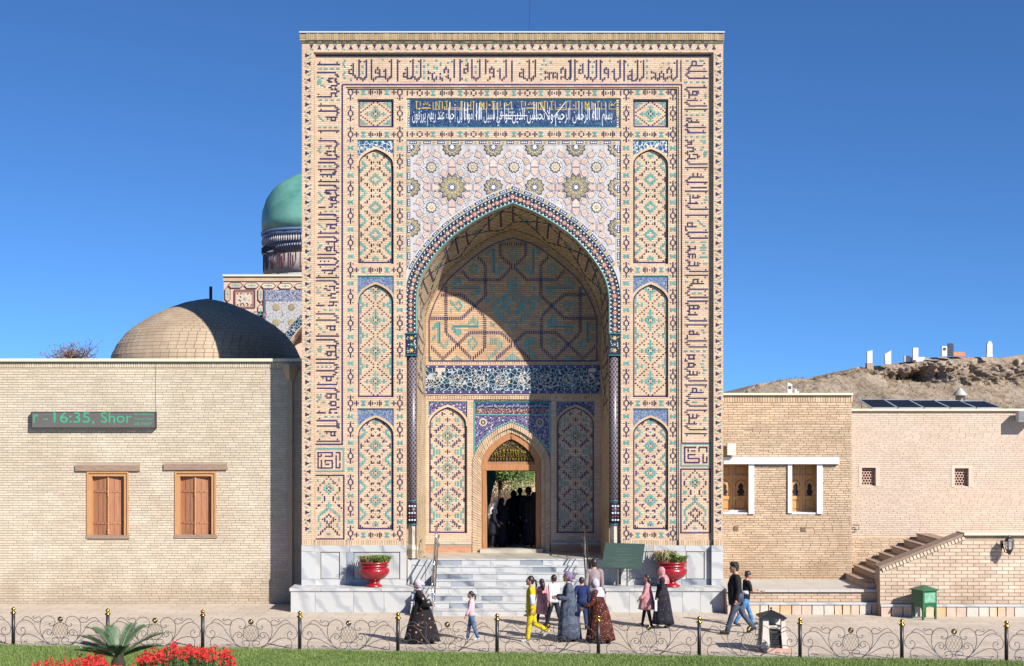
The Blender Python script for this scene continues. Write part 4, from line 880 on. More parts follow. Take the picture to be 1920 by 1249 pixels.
def panel(kind, cx, apex, hw, rise, bottom, Y, corner, period, phase, par, frame=None, gm=None):
    cv = arch(cx, apex, hw, rise, bottom=bottom, n=24)
    fx0, fx1, fy0 = frame
    b = MB(); spandrel(b, offs(arch(cx, apex, hw, rise, n=24, bottom=apex + rise + 8), 1), fx0, fx1, fy0, Y - .05, Y + .01); b.build('spandrel_tile', corner, par)
    b = MB(); ribbon(b, arch(cx, apex, hw, rise, n=24, bottom=apex + rise + 5), 0, 4.2, Y - .075, Y, 0); b.build('arch_moulding', m_tan2, par)
    if fy0 < apex:
        b = MB(); b.pbox(fx0, fy0, fx1, fy0 + 1.4, Y - .06, Y, I['teal']); b.pbox(fx0, fy0 + 1.4, fx0 + 1.2, apex + rise, Y - .058, Y, I['turq']); b.pbox(fx1 - 1.2, fy0 + 1.4, fx1, apex + rise, Y - .058, Y, I['turq']); b.build('tile_edging', PM, par)
    g = Mos(Y, .008)
    q = offs(cv, -1.4); g.line(q, 2.3, 'navy' if kind != 'A' else 'black', .001); g.H(bottom, cx - hw, cx + hw, 'navy', 2.6)
    tst = lambda x, y: keep(g, x, y, cv, cx) and y < bottom - 2.5
    y = phase
    ys = []
    while y < bottom + period: ys.append(y); y += period
    y = phase - period
    while y > apex - period: ys.append(y); y -= period
    for y0 in ys:
        if kind in ('A', 'C'):
            for s in (-1, 1):
                for t in (-1, 1):
                    for ty, dx, dy, h in (('b', 7.9, 20.5, 6), ('d', 3.7, 19.5, 0), ('d', 11.6, 15, 0), ('b', 15.7, 9.6, 6), ('d', 19.7, 8, 0)):
                        X, Y_ = cx + s * dx, y0 + t * dy
                        if not tst(X, Y_ + (h / 2) * t): continue
                        if kind == 'A' and ty == 'b': g.V(X, Y_ - h / 2, Y_ + h / 2, 'black', 2.4)
                        elif ty == 'b': g.V(X, Y_ - 2.6, Y_ + 2.6, 'navy', 2.4); g.H(Y_ - 2 * t, X - s * 3.4, X, 'navy', 2.1)
                        else: g.D(X, Y_, 'black' if kind == 'A' else 'navy', 2.3)
                if tst(cx + s * 27, y0): g.V(cx + s * 27, y0 - 4.8, y0 + 4.8, 'navy', 2.4); g.D(cx + s * 23.4, y0, 'navy', 2.3)
            for dx, a, c in ((0, -12, -5), (0, 5, 12), (4, -9, -2.4), (4, 2.4, 9), (-4, -9, -2.4), (-4, 2.4, 9), (8, -5, 5), (-8, -5, 5)):
                if tst(cx + dx, y0 + a) and tst(cx + dx, y0 + c): g.V(cx + dx, y0 + a, y0 + c, 'turq', 3.1)
            if kind == 'C':
                for dx, dy in ((-3.6, 0), (3.6, 0), (0, -3.4), (0, 3.4)):
                    if tst(cx + dx, y0 + dy): g.D(cx + dx, y0 + dy, 'navy', 2)
            for dx in (-11.6, 11.6):
                if tst(cx + dx, y0): g.D(cx + dx, y0, 'turq', 2.2)
            ym = y0 + period / 2
            if tst(cx, ym): g.D(cx, ym, 'turq', 2.4)
            for s in (-1, 1):
                for dx, a, c in ((27.6, -13, -6), (27.6, 6, 13), (24, -9.5, -2.6), (24, 2.6, 9.5), (20, -5, 5)):
                    if tst(cx + s * dx, ym + a) and tst(cx + s * dx, ym + c): g.V(cx + s * dx, ym + a, ym + c, 'turq', 3.1)
                if tst(cx + s * 16, ym): g.D(cx + s * 16, ym, 'turq', 2)
        elif kind == 'B':
            motif_cross(g, cx, y0, tst)
            for s in (-1, 1):
                for t in (-1, 1):
                    for k in range(1, 8):
                        X, Y_ = cx + s * 4 * k, y0 + t * (period / 2 - 3.65 * k + .6)
                        if abs(Y_ - y0) < 1.2: continue
                        if tst(X, Y_): g.D(X, Y_, 'black', 2.4)
                    if tst(cx + s * 12, y0 + t * 10.8): g.D(cx + s * 12, y0 + t * 10.8, 'black', 2.3)
            ym = y0 + period / 2
            for s in (-1, 1):
                for dx, a, c in ((27.6, -16, -2), (27.6, 2, 16), (23.8, -4.6, 4.6), (16, -3.8, 3.8)):
                    if tst(cx + s * dx, ym + a) and tst(cx + s * dx, ym + c): g.V(cx + s * dx, ym + a, ym + c, 'turq', 3)
                if tst(cx + s * 20, ym): g.D(cx + s * 20, ym, 'turq', 2)
        else:  # 'D' sloping bars
            motif_cross(g, cx, y0, tst)
            for s in (-1, 1):
                for t in (-1, 1):
                    for dx, dy in ((21.2, 8.3), (17.3, 12.2), (13.4, 15.4), (10, 19.2)):
                        X, Y_ = cx + s * dx, y0 + t * dy
                        if tst(X, Y_ - 3.5) and tst(X, Y_ + 3.5): g.V(X, Y_ - 3.5, Y_ + 3.5, 'navy', 2.3)
                    for dx, dy in ((20.5, 19.8), (24.3, 9.6), (9.6, 9.6), (5.8, 19.2)):
                        if tst(cx + s * dx, y0 + t * dy): g.D(cx + s * dx, y0 + t * dy, 'navy', 2.1)
                if tst(cx + s * 30, y0): g.V(cx + s * 30.5, y0 - 3.8, y0 + 3.8, 'navy', 2.3); g.D(cx + s * 27, y0, 'navy', 2)
            ym = y0 + period / 2
            if tst(cx, ym): g.V(cx, ym - 4, ym + 4, 'navy', 2.3); g.D(cx - 4, ym, 'navy', 2); g.D(cx + 4, ym, 'navy', 2)
            for s in (-1, 1):
                for dx, a, c in ((29.5, -15, -5), (29.5, 5, 15), (25.5, -8, 8), (20, -4.5, 4.5), (15, -4, 4)):
                    if tst(cx + s * dx, ym + a) and tst(cx + s * dx, ym + c): g.V(cx + s * dx, ym + a, ym + c, 'turq', 3)
    # corner steps at the foot
    if kind in ('A', 'C'):
        for s in (-1, 1): g.V(cx + s * (hw - 4.6), bottom - 7, bottom - 1.5, 'navy', 2.2); g.V(cx + s * (hw - 8.4), bottom - 4, bottom - 1.5, 'navy', 2.2)
    g.done('panel_tiles', par)
for cx in (704.5, 1220):
    panel('A', cx, 279.5, 32.5, 27, 492, Y3, f_flor, 51.6, 336.5, PT, frame=(cx - 34.5, cx + 34.5, 262.5))
    panel('B', cx, 533, 33, 30, 743, Y3, f_blue, 57.4, 600, PT, frame=(cx - 34.5, cx + 34.5, 518))
    panel('C', cx, 783, 33, 30, 991, Y3, f_blue, 51, 836, PT, frame=(cx - 34.5, cx + 34.5, 767))
    b = Mos(Y3, .008); g = b
    x0, x1, y0, y1 = cx - 31, cx + 31, 190, 237
    g.V(x0, y0, y1, 'violet'); g.V(x1, y0, y1, 'violet'); g.H(y0, x0, x1, 'violet', 2.4); g.H(y1, x0, x1, 'violet', 2.4)
    for s in (-1, 1):
        for t in (-1, 1):
            for k in range(1, 8):
                g.D(cx + s * 3.9 * k, 213.5 + t * (24 - 3.0 * k), 'black', 2.3)
            for k in range(4): g.V(cx + s * (27 - k * 3.6), 213.5 + t * (19 - 0 * k) - 1 - (2.2 - k * .5), 213.5 + t * 19 + 1.6 - k * .3, 'turq', 2.6) if True else None
            g.V(cx + s * 27, 213.5 + t * 13 - 3, 213.5 + t * 13 + 3, 'turq', 2.6); g.V(cx + s * 23, 213.5 + t * 15.5 - 3, 213.5 + t * 15.5 + 3, 'turq', 2.6)
    tst = lambda x, y: abs(y - 213.5) < 20
    motif_cross(g, cx, 213.5, tst, 3.8); g.V(cx, 199, 208, 'turq', 3); g.V(cx, 219, 228, 'turq', 3)
    g.done('panel_tiles', PT)

# ---------------------------------------------------------------- the deep niche: soffit, lunette, faience band, lower wall
YB = 42.5
BCK = arch(962, 437, 163, 160, bottom=1048, cp=[(0, 0), (.24, .085), (.45, .225), (.63, .38), (.76, .5), (.86, .655), (.945, .83), (1, 1)])
b = MB(); n = len(INTR); A = [P(x, y, 40.12) for x, y in INTR]; 
def resample(pts, n):
    d = [0]
    for p, q in zip(pts[:-1], pts[1:]): d.append(d[-1] + math.hypot(q[0] - p[0], q[1] - p[1]))
    out = []; j = 0
    for i in range(n):
        t = d[-1] * i / (n - 1)
        while j < len(d) - 2 and d[j + 1] < t: j += 1
        u = (t - d[j]) / max(1e-9, d[j + 1] - d[j]); out.append((pts[j][0] + (pts[j + 1][0] - pts[j][0]) * u, pts[j][1] + (pts[j + 1][1] - pts[j][1]) * u))
    return out
def split_resample(pts, n):
    m = min(range(len(pts)), key=lambda i: pts[i][1]); f = lambda seg, k: resample(seg, k)
    # legs straight below the springing stay level with each other
    return f(pts[:m + 1], n)[:-1] + f(pts[m:], n)
FA, FB = split_resample(INTR, 61), split_resample(BCK, 61)
A = [P(x, y, 40.12) for x, y in FA]; B = [P(x, y, YB + .02) for x, y in FB]; n = len(A); nd = 6
vs = []
def sof(i, v):       # i fractional along curve, v 0 front .. 1 back
    i0 = int(min(i, n - 2)); u = i - i0
    ax, az = A[i0][0] + (A[i0 + 1][0] - A[i0][0]) * u, A[i0][1] + (A[i0 + 1][1] - A[i0][1]) * u
    bx, bz = B[i0][0] + (B[i0 + 1][0] - B[i0][0]) * u, B[i0][1] + (B[i0 + 1][1] - B[i0][1]) * u
    return Vector((ax + (bx - ax) * v, 40.12 + (YB + .02 - 40.12) * v, az + (bz - az) * v))
for j in range(nd + 1):
    for i in range(n): vs.append(sof(i, j / nd))
fs = [(j * n + i, j * n + i + 1, (j + 1) * n + i + 1, (j + 1) * n + i) for j in range(nd) for i in range(n - 1)]
b.add(vs, fs)
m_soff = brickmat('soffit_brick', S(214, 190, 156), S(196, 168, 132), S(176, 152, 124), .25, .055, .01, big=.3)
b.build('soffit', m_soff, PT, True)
b = MB()      # tile lines on the soffit
def sline(pts, wd, m):
    for (ia, va), (ib, vb) in zip(pts[:-1], pts[1:]):
        k = max(1, int(abs(ib - ia)))
        for q in range(k):
            i0, v0, i1, v1 = ia + (ib - ia) * q / k, va + (vb - va) * q / k, ia + (ib - ia) * (q + .72) / k, va + (vb - va) * (q + .72) / k
            p0, p1 = sof(i0, v0), sof(i1, v1); up = (sof(min(i0 + .5, n - 1), v0) - sof(max(i0 - .5, 0), v0)).cross(sof(i0, min(1, v0 + .1)) - sof(i0, max(0, v0 - .1)))
            up.normalize(); C_ = Vector((0.03, 41, 7.6)); 
            if up.dot(C_ - p0) < 0: up = -up
            t = (p1 - p0).normalized(); s_ = t.cross(up) * wd / 2
            b.add([p0 + s_ + up * .012, p1 + s_ + up * .012, p1 - s_ + up * .012, p0 - s_ + up * .012], [(0, 1, 2, 3)], I[m])
lo, hi = 26, n - 27
i = lo
while i < hi:
    sline([(i, .12), (i + 4, .45), (i + 8, .12)], .055, 'navy'); sline([(i, .78), (i + 4, .45), (i + 8, .78)], .055, 'navy'); sline([(i + 2, .12), (i + 2, .0 + .78)], .05, 'violet'); sline([(i + 6, .12), (i + 6, .78)], .05, 'violet')
    sline([(i, .1), (i, .85)], .05, 'navy'); sline([(i + 3, .3), (i + 5, .42), (i + 3, .54)], .05, 'turq'); sline([(i + 4, .36), (i + 4, .5)], .08, 'turq'); i += 8
for v in (.1, .86): sline([(lo, v), (hi, v)], .045, 'navy')
b.build('soffit_tiles', PM, PT, kind='stuff')
# back wall
b = MB()
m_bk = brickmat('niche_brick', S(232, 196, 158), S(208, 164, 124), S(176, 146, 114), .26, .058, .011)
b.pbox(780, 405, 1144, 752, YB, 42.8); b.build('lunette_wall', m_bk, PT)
b = MB()
b.pbox(780, 750, 887, 1049, YB + .05, 42.8); b.pbox(1033, 750, 1144, 1049, YB + .05, 42.8); b.build('lower_wall', m_brick, PT)
g = Mos(YB, .010)
LB = arch(962, 446, 157, 152, bottom=677, cp=[(0, 0), (.24, .085), (.45, .225), (.63, .38), (.76, .5), (.86, .655), (.945, .83), (1, 1)])
g.line(LB, 2, 'violet', .001); g.H(677, 805, 1119, 'navy', 2.2); g.H(679.5, 805, 1119, 'turq', 1.2)
AXL = 962.0
def LV(x, y0, y1, m='turq', w=2.6):
    for X in ((x, 2 * AXL - x) if abs(x - AXL) > .6 else (x,)):
        if keep(g, X, y0, LB, 962, 2.5) and keep(g, X, y1, LB, 962, 2.5) and y1 < 677: g.V(X, y0, y1, m, w)
def dashes(pts, m='navy'):
    """a band of short upright glazed bricks following the line; where the line is upright the bricks lie flat"""
    for (xa, ya), (xb, yb) in zip(pts[:-1], pts[1:]):
        dx, dy = abs(xb - xa), abs(yb - ya); vert = dx < dy * .2; n = max(1, int((dy if vert else dx) / 3.4))
        for i in range(n):
            x, y = xa + (xb - xa) * (i + .5) / n, ya + (yb - ya) * (i + .5) / n
            if vert:
                for X in (x, 2 * AXL - x):
                    if keep(g, X, y, LB, 962, 4): g.H(y, X - 2.9, X + 2.9, m, 1.7)
            else: LV(x, y - (2.9 if dy < dx * .2 else 3.9), y + (2.9 if dy < dx * .2 else 3.9), m, 1.7)
for q in ([(836.3, 517), (836.3, 624)], [(836.5, 624), (884.4, 672)], [(804, 645.5), (831, 673), (881, 624)], [(881, 623.6), (939.6, 623.6)], [(939.6, 623.6), (961, 644)],
          [(812, 553), (865.7, 553)], [(865.7, 553), (887.7, 571), (908.8, 593.6)], [(909, 594), (909, 653)], [(909, 653.6), (886, 673)], [(807, 597), (865.7, 597)], [(865.7, 597), (913.6, 551)],
          [(910, 496), (910, 551)], [(910, 496), (888, 475)], [(836, 519), (907.7, 461)], [(907.7, 457.7), (961, 457.7)], [(862.6, 502.8), (880, 525)], [(880, 525), (937, 525)], [(937, 525), (961, 500)],
          [(938, 458), (938, 480)], [(938, 480), (961, 500)], [(930, 673), (961, 646)]): dashes(q)
def ring(cx, cy, r=1.0):
    for x, spans in ((-8, ((-4, 4),)), (-4, ((-9, -2.5), (2.5, 9))), (0, ((-12.5, -6.5), (6.5, 12.5))), (4, ((-9, -2.5), (2.5, 9))), (8, ((-4, 4),))):
        for a, c in spans: LV(cx + x * r, cy + a * r, cy + c * r)
for x, a, c in ((880, 602, 607), (884, 597, 606), (888, 593, 605), (892, 597, 609), (896, 601, 612), (849, 613, 618), (852.5, 615, 624), (856, 617, 628), (860, 617, 630), (864, 617, 626),
                (921, 634, 645), (925, 634, 645), (929, 634, 645), (933, 634, 648), (937, 637, 656), (941, 641, 652), (933, 651, 661), (929, 655, 665), (925, 660, 669), (921, 664, 672), (917, 668, 674), (922, 604, 611), (926, 606, 613),
                (812, 612, 618), (815.5, 608, 617), (819, 604, 614), (828, 642, 650), (832, 645, 654), (836, 641, 653), (840, 638, 646), (812, 632, 638), (816, 628, 635), (846, 562, 570), (846, 578, 586), (850, 566, 573),
                (857.6, 666, 675), (853.6, 669, 675), (861.6, 669, 675), (849.6, 672, 675), (865.6, 672, 675), (962, 662, 675), (958, 665, 675), (954, 668, 675), (950, 671, 675),
                (849, 529, 537), (852.5, 525, 535), (856, 522, 532), (860, 520, 531), (864, 525, 533), (900, 541, 548), (896.5, 543, 551), (893, 545, 554), (889, 547, 556), (885, 548, 554),
                (913, 471, 480), (917, 467, 477), (921, 466, 472), (934, 493, 514), (938, 497, 511), (930, 507, 516), (942, 500, 506), (922, 538, 546), (926, 535, 542), (808, 668, 675)): LV(x, a, c)
for (x0, x1, y) in ((849, 897, 611.5), (849, 900, 539.5)):
    for X0, X1 in ((x0, x1), (2 * AXL - x1, 2 * AXL - x0)): g.H(y - 1.4, X0, X1, 'turq', 2.2); g.H(y + 1.4, X0, X1, 'teal', 1.6)
for (x, y0, y1) in ((823.5, 604, 644), (925, 466, 512)):
    for X in (x, 2 * AXL - x): g.V(X - 1.4, y0, y1, 'turq', 2.2); g.V(X + 1.4, y0, y1, 'teal', 1.8)
ring(887, 643); ring(889, 504, .9); ring(860, 573, .8); ring(962, 475, .9); ring(962, 534, 1.25); ring(962, 534, .5); ring(962, 609, .9)
def bars(pts):
    for (xa, ya), (xb, yb) in zip(pts[:-1], pts[1:]):
        n = max(1, int(abs(xb - xa) / 4))
        for i in range(n + 1):
            x, y = xa + (xb - xa) * i / n, ya + (yb - ya) * i / n
            if x <= AXL + .5: LV(x, y - 4.6, y + 4.6)
bars([(922, 574), (958, 549)]); bars([(922, 574), (944, 592)]); bars([(940, 574), (962, 560)]); bars([(940, 574), (956, 588)]); bars([(930, 590), (948, 602)]); bars([(912, 566), (926, 556)]); bars([(946, 574), (954, 578)])
g.done('lunette_tiles', PT)
# faience band
b = MB(); b.pbox(793, 683, 1131, 741, YB - .06, YB + .05); b.build('band_frame', m_tan2, PT)
b = MB(); b.pbox(795, 690, 1129, 733, YB - .075, YB); b.build('faience_band', f_dark, PT)
b = MB(); b.pbox(794, 685, 1130, 690, YB - .085, YB); b.pbox(794, 733, 1130, 738, YB - .085, YB); b.build('band_edging', PM[I['violet']], PT)
g = Mos(YB - .075, .006)
for i in range(21):
    x = 803 + i * 16.2; g.disc(x, 687.5, 1.5, 'white', .012, 6); g.disc(x - 4, 735.5, 1.5, 'white', .012, 6)
for i in range(8):
    cx = 817 + i * 41.5
    for rr, s in ((15, 1), (9, -1)):
        pts = [(cx + s * rr * math.cos(t) * (1 - t / 14), 711.5 + rr * .95 * math.sin(t) * (1 - t / 14)) for t in [q * .4 for q in range(20)]]
        g.line(pts, .8, 'cream', .001)
    for k in range(12):
        a = random.uniform(0, 6.28); rr = random.uniform(3, 19); g.disc(cx + rr * math.cos(a), 711.5 + rr * .9 * math.sin(a), random.uniform(1.0, 2.3), random.choice(['white', 'cream', 'pink', 'lav', 'white']), .003, 6, a)
g.poly([(817, 690), (835, 690), (835, 697), (828, 697), (828, 703), (822, 703), (820, 697), (817, 697)], 'pink', .008); g.poly([(1102, 692), (1116, 690), (1117, 698), (1108, 697)], 'pink', .008)
g.done('faience_rosettes', PT)
# soldier bricks below and above the band
rs = []
for y0, y1 in ((678.5, 684), (741, 749)):
    x = 794
    while x < 1130:
        (xa, zt), (xc, zz) = P(x + .3, y0, YB - .03), P(x + 4, y1, YB - .03); rs.append((xa, xc, YB - .035 - random.uniform(0, .012), YB + .05, zz, zt)); x += 4.5
boxes('niche_soldier_course', rs, m_tan2, PT)
# pilaster bricks of the lower wall
b = MB()
for x0, x1 in ((785, 803), (876, 888), (1032, 1043), (1115, 1135)): b = MB(); b.pbox(x0, 749, x1, 1019, YB - .03, YB + .06); b.build('pilaster', m_brick, PT)
b = MB()
for x0, x1 in ((803, 876), (1043, 1115)): b.pbox(x0, 749, x1, 752.5, YB - .03, YB + .06); b.pbox(x0, 1000, x1, 1019, YB - .03, YB + .06)
b.build('panel_rail', m_brick, PT, kind='stuff')
for cx in (839.5, 1079):
    panel('D', cx, 763, 34.5, 31, 998, YB + .05, f_violet, 60, 816.8, PT, frame=(cx - 36.5, cx + 36.5, 753))
# jamb corner blocks (the stepped corbel on either side of the band)
b = MB()
for s in (-1, 1):
    cx = 961.5
    for k in range(3):
        xa, xb = sorted((cx + s * (168 + k * 4), cx + s * 180)); b.pbox(xa, 737 + k * 3 - 60 * (k == 2) * 0, xb, 741 + k * 3, 41.9 - k * .3, 42.6)
b.build('jamb_corbel', m_tan2, PT)
# red brick dado with pale ledge
for q in ((783, 884), (1033, 1140)): b = MB(); b.pbox(q[0], 1021, q[1], 1049, YB - .12, YB + .1); b.build('dado_core', m_dmortar, PT)
zz0, zz1 = P(0, 1049, YB)[1], P(0, 1021, YB)[1]
for xa, xb in ((785, 884), (1033, 1138)):
    boxes('dado_bricks', brick_rects(P(xa, 0, YB)[0], P(xb, 0, YB)[0], zz0, zz1, YB - .12, .26, .068, .01, jit=.006), m_red_brick, PT)
b = MB(); b.pbox(783, 1017, 884, 1021, YB - .15, YB + .1); b.pbox(1033, 1017, 1140, 1021, YB - .15, YB + .1); b.build('dado_ledge', m_marble_warm, PT)
# door surround: header tile panel with the pointed brick arch
DO = arch(958.5, 811, 56, 60, bottom=1046, n=30)
b = MB(); spandrel(b, offs(arch(958.5, 811, 56, 60, bottom=878, n=30), 17), 888, 1033, 752, YB - .02, YB + .3); b.build('header_tile', f_violet, PT)
b = MB(); b.pbox(888, 752, 1033, 755, YB - .04, YB, I['teal']); b.pbox(888, 755, 891, 850, YB - .04, YB, I['turq']); b.pbox(1029.5, 755, 1033, 850, YB - .04, YB, I['turq']); b.pbox(891, 776.5, 1029.5, 779, YB - .038, YB, I['turq']); b.build('header_edging', PM, PT)
b = MB(); b.pbox(893, 757, 1028, 766, YB - .032, YB); b.build('header_script_band', M('blue_script_ground', S(44, 56, 104), rough=.4), PT)
b = MB(); b.pbox(893, 766.2, 1028, 774.5, YB - .032, YB); b.build('header_red_band', f_red, PT)
o = text_obj(shape_arabic('بسم الله الرحمن الرحيم الله الرحمن الرحيم ولا تحسبن الذين'), .1, white, PT, 'script_lettering', P(895, 0, YB)[0], YB - .034, P(0, 765.5, YB)[1], .002, width=P(1026, 0, YB)[0] - P(895, 0, YB)[0], height=.125)
g = Mos(YB - .02, .006)
for cx in (906, 1012):
    g.star(cx, 792, 8.5, 6, 14, 'cream', .001); g.star(cx, 792, 5.6, 4, 12, 'navy', .003); g.disc(cx, 792, 2.4, 'yellow', .006, 8)
q = offs(arch(958.5, 811, 56, 60, n=30), 20); g.line([p for p in q if 892 < p[0] < 1029 and p[1] < 850], 1.6, 'turq', .004); g.line([p for p in offs(arch(958.5, 811, 56, 60, n=30), 17.8) if 889 < p[0] < 1031 and p[1] < 856], 1.6, 'green', .005)
for x, y, a in along(offs(arch(958.5, 811, 56, 60, n=30), 18.9), 5, 1):
    if 893 < x < 1027 and y < 846: g.disc(x, y, .9, 'white', .008, 5)
g.done('header_tiles', PT)
b = MB(); ribbon(b, DO, 8, 17, YB - .04, YB + .3); ribbon(b, DO, 0, 8, YB + .03, YB + .3); b.build('door_surround', M('surround_mortar', S(190, 160, 128), var=.1), PT)
b = MB(); rr = random.Random(4)
for off0, off1, Yf, st in ((8.4, 16.6, YB - .04, 3.9), (.4, 7.6, YB + .03, 3.9)):
    L_ = offs(DO, off0); U_ = offs(DO, off1)
    pl, pu = split_resample(L_, 61), split_resample(U_, 61)
    for i in range(0, len(pl) - 1):
        a, c, d, e = pl[i], pl[i + 1], pu[i + 1], pu[i]
        f = .16; lerp = lambda p, q, t: (p[0] + (q[0] - p[0]) * t, p[1] + (q[1] - p[1]) * t)
        q4 = [lerp(a, c, f), lerp(a, c, 1 - f), lerp(e, d, 1 - f), lerp(e, d, f)]; dd = rr.uniform(.004, .018)
        b.prism([P(x, y, Yf) for x, y in q4], Yf - dd, Yf + .02, 0, back=False)
b.build('arch_bricks', m_tan2, PT, kind='stuff')
# wooden door case
DR = thing('door_case', 'pointed wooden door case with gilded fanlight standing open in the niche', 'door', (0, 42.6, 1.3))
DI = arch(958.5, 812, 55, 59, n=30, bottom=872)
b = MB(); ribbon(b, DI, -10, 0.5, YB + .06, YB + .2); b.build('arched_frame', m_wood, DR)
b = MB(); b.pbox(903, 871, 1014, 882, YB + .05, YB + .2); b.build('transom', m_wood, DR)
b = MB(); b.pbox(907, 866, 1010, 871, YB + .09, YB + .18); b.build('sill_rail', m_wood_red, DR)
for x0, x1 in ((902.5, 912), (1005.5, 1014.5)):
    b = MB(); b.pbox(x0, 882, x1, 1033, YB + .06, YB + .2); b.pbox(x0 + 2.5, 884, x1 - 2.5, 1031, YB + .045, YB + .06); b.build('door_post', m_wood, DR)
TY = arch(958.5, 823, 44, 45, n=24)
b = MB(); spl = [P(x, y, YB + .14) for x, y in TY]; b.prism(spl, YB + .14, YB + .17); b.build('fanlight_board', M('fanlight_dark_wood', S(60, 48, 36), rough=.7), DR)  # dark brown board behind the gilded lattice
b = MB(); rr = random.Random(9); yq = YB + .125
def inT(x, y): return abs(x - 958.5) < half_width(TY, y) - 1 and 824 < y < 866
for k in range(170):
    x, y = rr.uniform(914, 1003), rr.uniform(826, 866)
    if not inT(x, y): continue
    r0 = rr.uniform(2, 5.2); a0 = rr.uniform(0, 6.28); s = rr.choice((-1, 1)); pts = []
    for i in range(9):
        t = a0 + s * i * .55; r = r0 * (1 - i / 11); px, py = x + r * math.cos(t), y + r * math.sin(t)
        if inT(px, py): X, Z = P(px, py, yq); pts.append((X, yq - rr.uniform(0, .015), Z))
    if len(pts) > 2: b.tube(pts, .0055, 4)
for i in range(14):
    cx = 922 + i * 5.6
    pts = [P(cx + 2 * math.sin(t * 2.2 + i), 860 - t * (6 + 10 * math.sin((i + .5) / 14 * math.pi)), yq) for t in [0, .3, .6, .9, 1.2]]
    if all(inT(cx + 2 * math.sin(t * 2.2 + i), 860 - t * 12) for t in (0, .6)): b.tube([(x, yq - .02, z) for x, z in pts], .016, 5)
    b.ball((P(cx, 861, yq)[0], yq - .02, P(cx, 861, yq)[1]), .028, 6)
b.build('gilded_lattice', m_gold, DR, True)
b = MB(); b.pbox(900, 1030, 1018, 1046, YB - .18, YB + .3); b.build('threshold', m_marble_warm, DR)
# ---------------------------------------------------------------- marble socle, plinth and stairs
b = MB()
for a, c, Yf in ((565, 591, 39.83), (591, 762, 39.97), (1164, 1334, 39.97), (1334, 1356.5, 39.83)): b.pbox(a, 1022.6, c, 1102, Yf + .05, 40.3)
b.build('socle_core', m_mortar, PT)
def slab_row(par, name, xs, y0, y1, Yf, dep, mat, gap=.35, grey=None, jit=.003):
    for i, (a, c) in enumerate(zip(xs[:-1], xs[1:])):
        b = MB(); (xa, zt), (xc, zz) = P(a + gap, y0 + gap * .6, Yf), P(c - gap, y1 - gap * .6, Yf); d = random.uniform(0, jit)
        b.box(xa, xc, Yf - d, Yf + dep, zz, zt); b.build(name, m_marble_grey if grey and i in grey else mat, par)
slab_row(PT, 'slab', [565, 591], 1022.6, 1034, 39.83, .1, m_marble); slab_row(PT, 'slab', [565, 591], 1034, 1086, 39.83, .1, m_marble); slab_row(PT, 'slab', [565, 591], 1086, 1101, 39.83, .1, m_marble)
slab_row(PT, 'slab', [1334, 1356.5], 1022.6, 1034, 39.83, .1, m_marble); slab_row(PT, 'slab', [1334, 1356.5], 1034, 1086, 39.83, .1, m_marble); slab_row(PT, 'slab', [1334, 1356.5], 1086, 1101, 39.83, .1, m_marble)
slab_row(PT, 'slab', [591, 656, 718, 762], 1022.6, 1035, 39.97, .1, m_marble); slab_row(PT, 'slab', [591, 650, 712, 762], 1086, 1101, 39.97, .1, m_marble)
slab_row(PT, 'slab', [591, 601], 1035, 1086, 39.97, .1, m_marble); slab_row(PT, 'slab', [637, 650, 663], 1035, 1086, 39.97, .1, m_marble, grey=[1]); slab_row(PT, 'slab', [750, 762], 1035, 1086, 39.97, .1, m_marble)
slab_row(PT, 'panel', [602, 636], 1036, 1085, 40.0, .1, m_marble); slab_row(PT, 'panel', [664, 749], 1036, 1085, 40.0, .1, m_marble)
slab_row(PT, 'slab', [1164, 1225, 1285, 1334], 1022.6, 1034, 39.97, .1, m_marble); slab_row(PT, 'slab', [1164, 1215, 1278, 1334], 1086, 1101, 39.97, .1, m_marble, grey=[2])
slab_row(PT, 'slab', [1164, 1180], 1034, 1086, 39.97, .1, m_marble); slab_row(PT, 'slab', [1268, 1286], 1034, 1086, 39.97, .1, m_marble); slab_row(PT, 'slab', [1321, 1334], 1034, 1086, 39.97, .1, m_marble)
slab_row(PT, 'panel', [1181, 1267], 1035, 1085, 40.0, .1, m_marble); slab_row(PT, 'panel', [1287, 1320], 1035, 1085, 40.0, .1, m_marble)

PL = thing('marble_plinth', 'low white marble plinth along the foot of the tiled gateway', 'plinth', (0, 39.5, 0))
PZ = .665; YP = 39.16
pxl, pxm, pxn, pxr = P(545, 0, YP)[0], P(771, 0, YP)[0], P(1136, 0, YP)[0], P(1357, 0, YP)[0]
for q in ((pxl + .01, pxm, 41.0), (pxn, pxr + .02, 41.2)): b = MB(); b.box(q[0], q[1], YP + .02, q[2], 0, PZ - .05); b.build('core', m_mortar, PL)
for x0, x1, cuts in ((pxl, pxm, [545, 591, 663, 720, 771]), (pxn, pxr, [1136, 1180, 1214, 1247, 1280, 1313, 1335, 1357])):
    xs = [P(c, 0, YP)[0] for c in cuts]
    for a, c in zip(xs[:-1], xs[1:]):
        b = MB(); b.box(a + .004, c - .004, YP - random.uniform(0, .003), YP + .06, .0, PZ - .088); b.build('slab', m_marble, PL)
    k = 4
    for i in range(k):
        a, c = x0 - .03 + (x1 - x0 + .06) * i / k, x0 - .03 + (x1 - x0 + .06) * (i + 1) / k
        b = MB(); b.box(a + .003, c - .003, YP - .035, 40.02, PZ - .085, PZ); b.build('top_slab', m_marble, PL)
b = MB(); b.box(pxl, pxl + .05, YP + .06, 40.9, 0, PZ - .09); b.build('side_slab', m_red_brick, PL)
b = MB(); b.box(pxl - .03, XL, 40.02, 41.0, PZ - .085, PZ); b.build('top_slab', m_marble, PL)

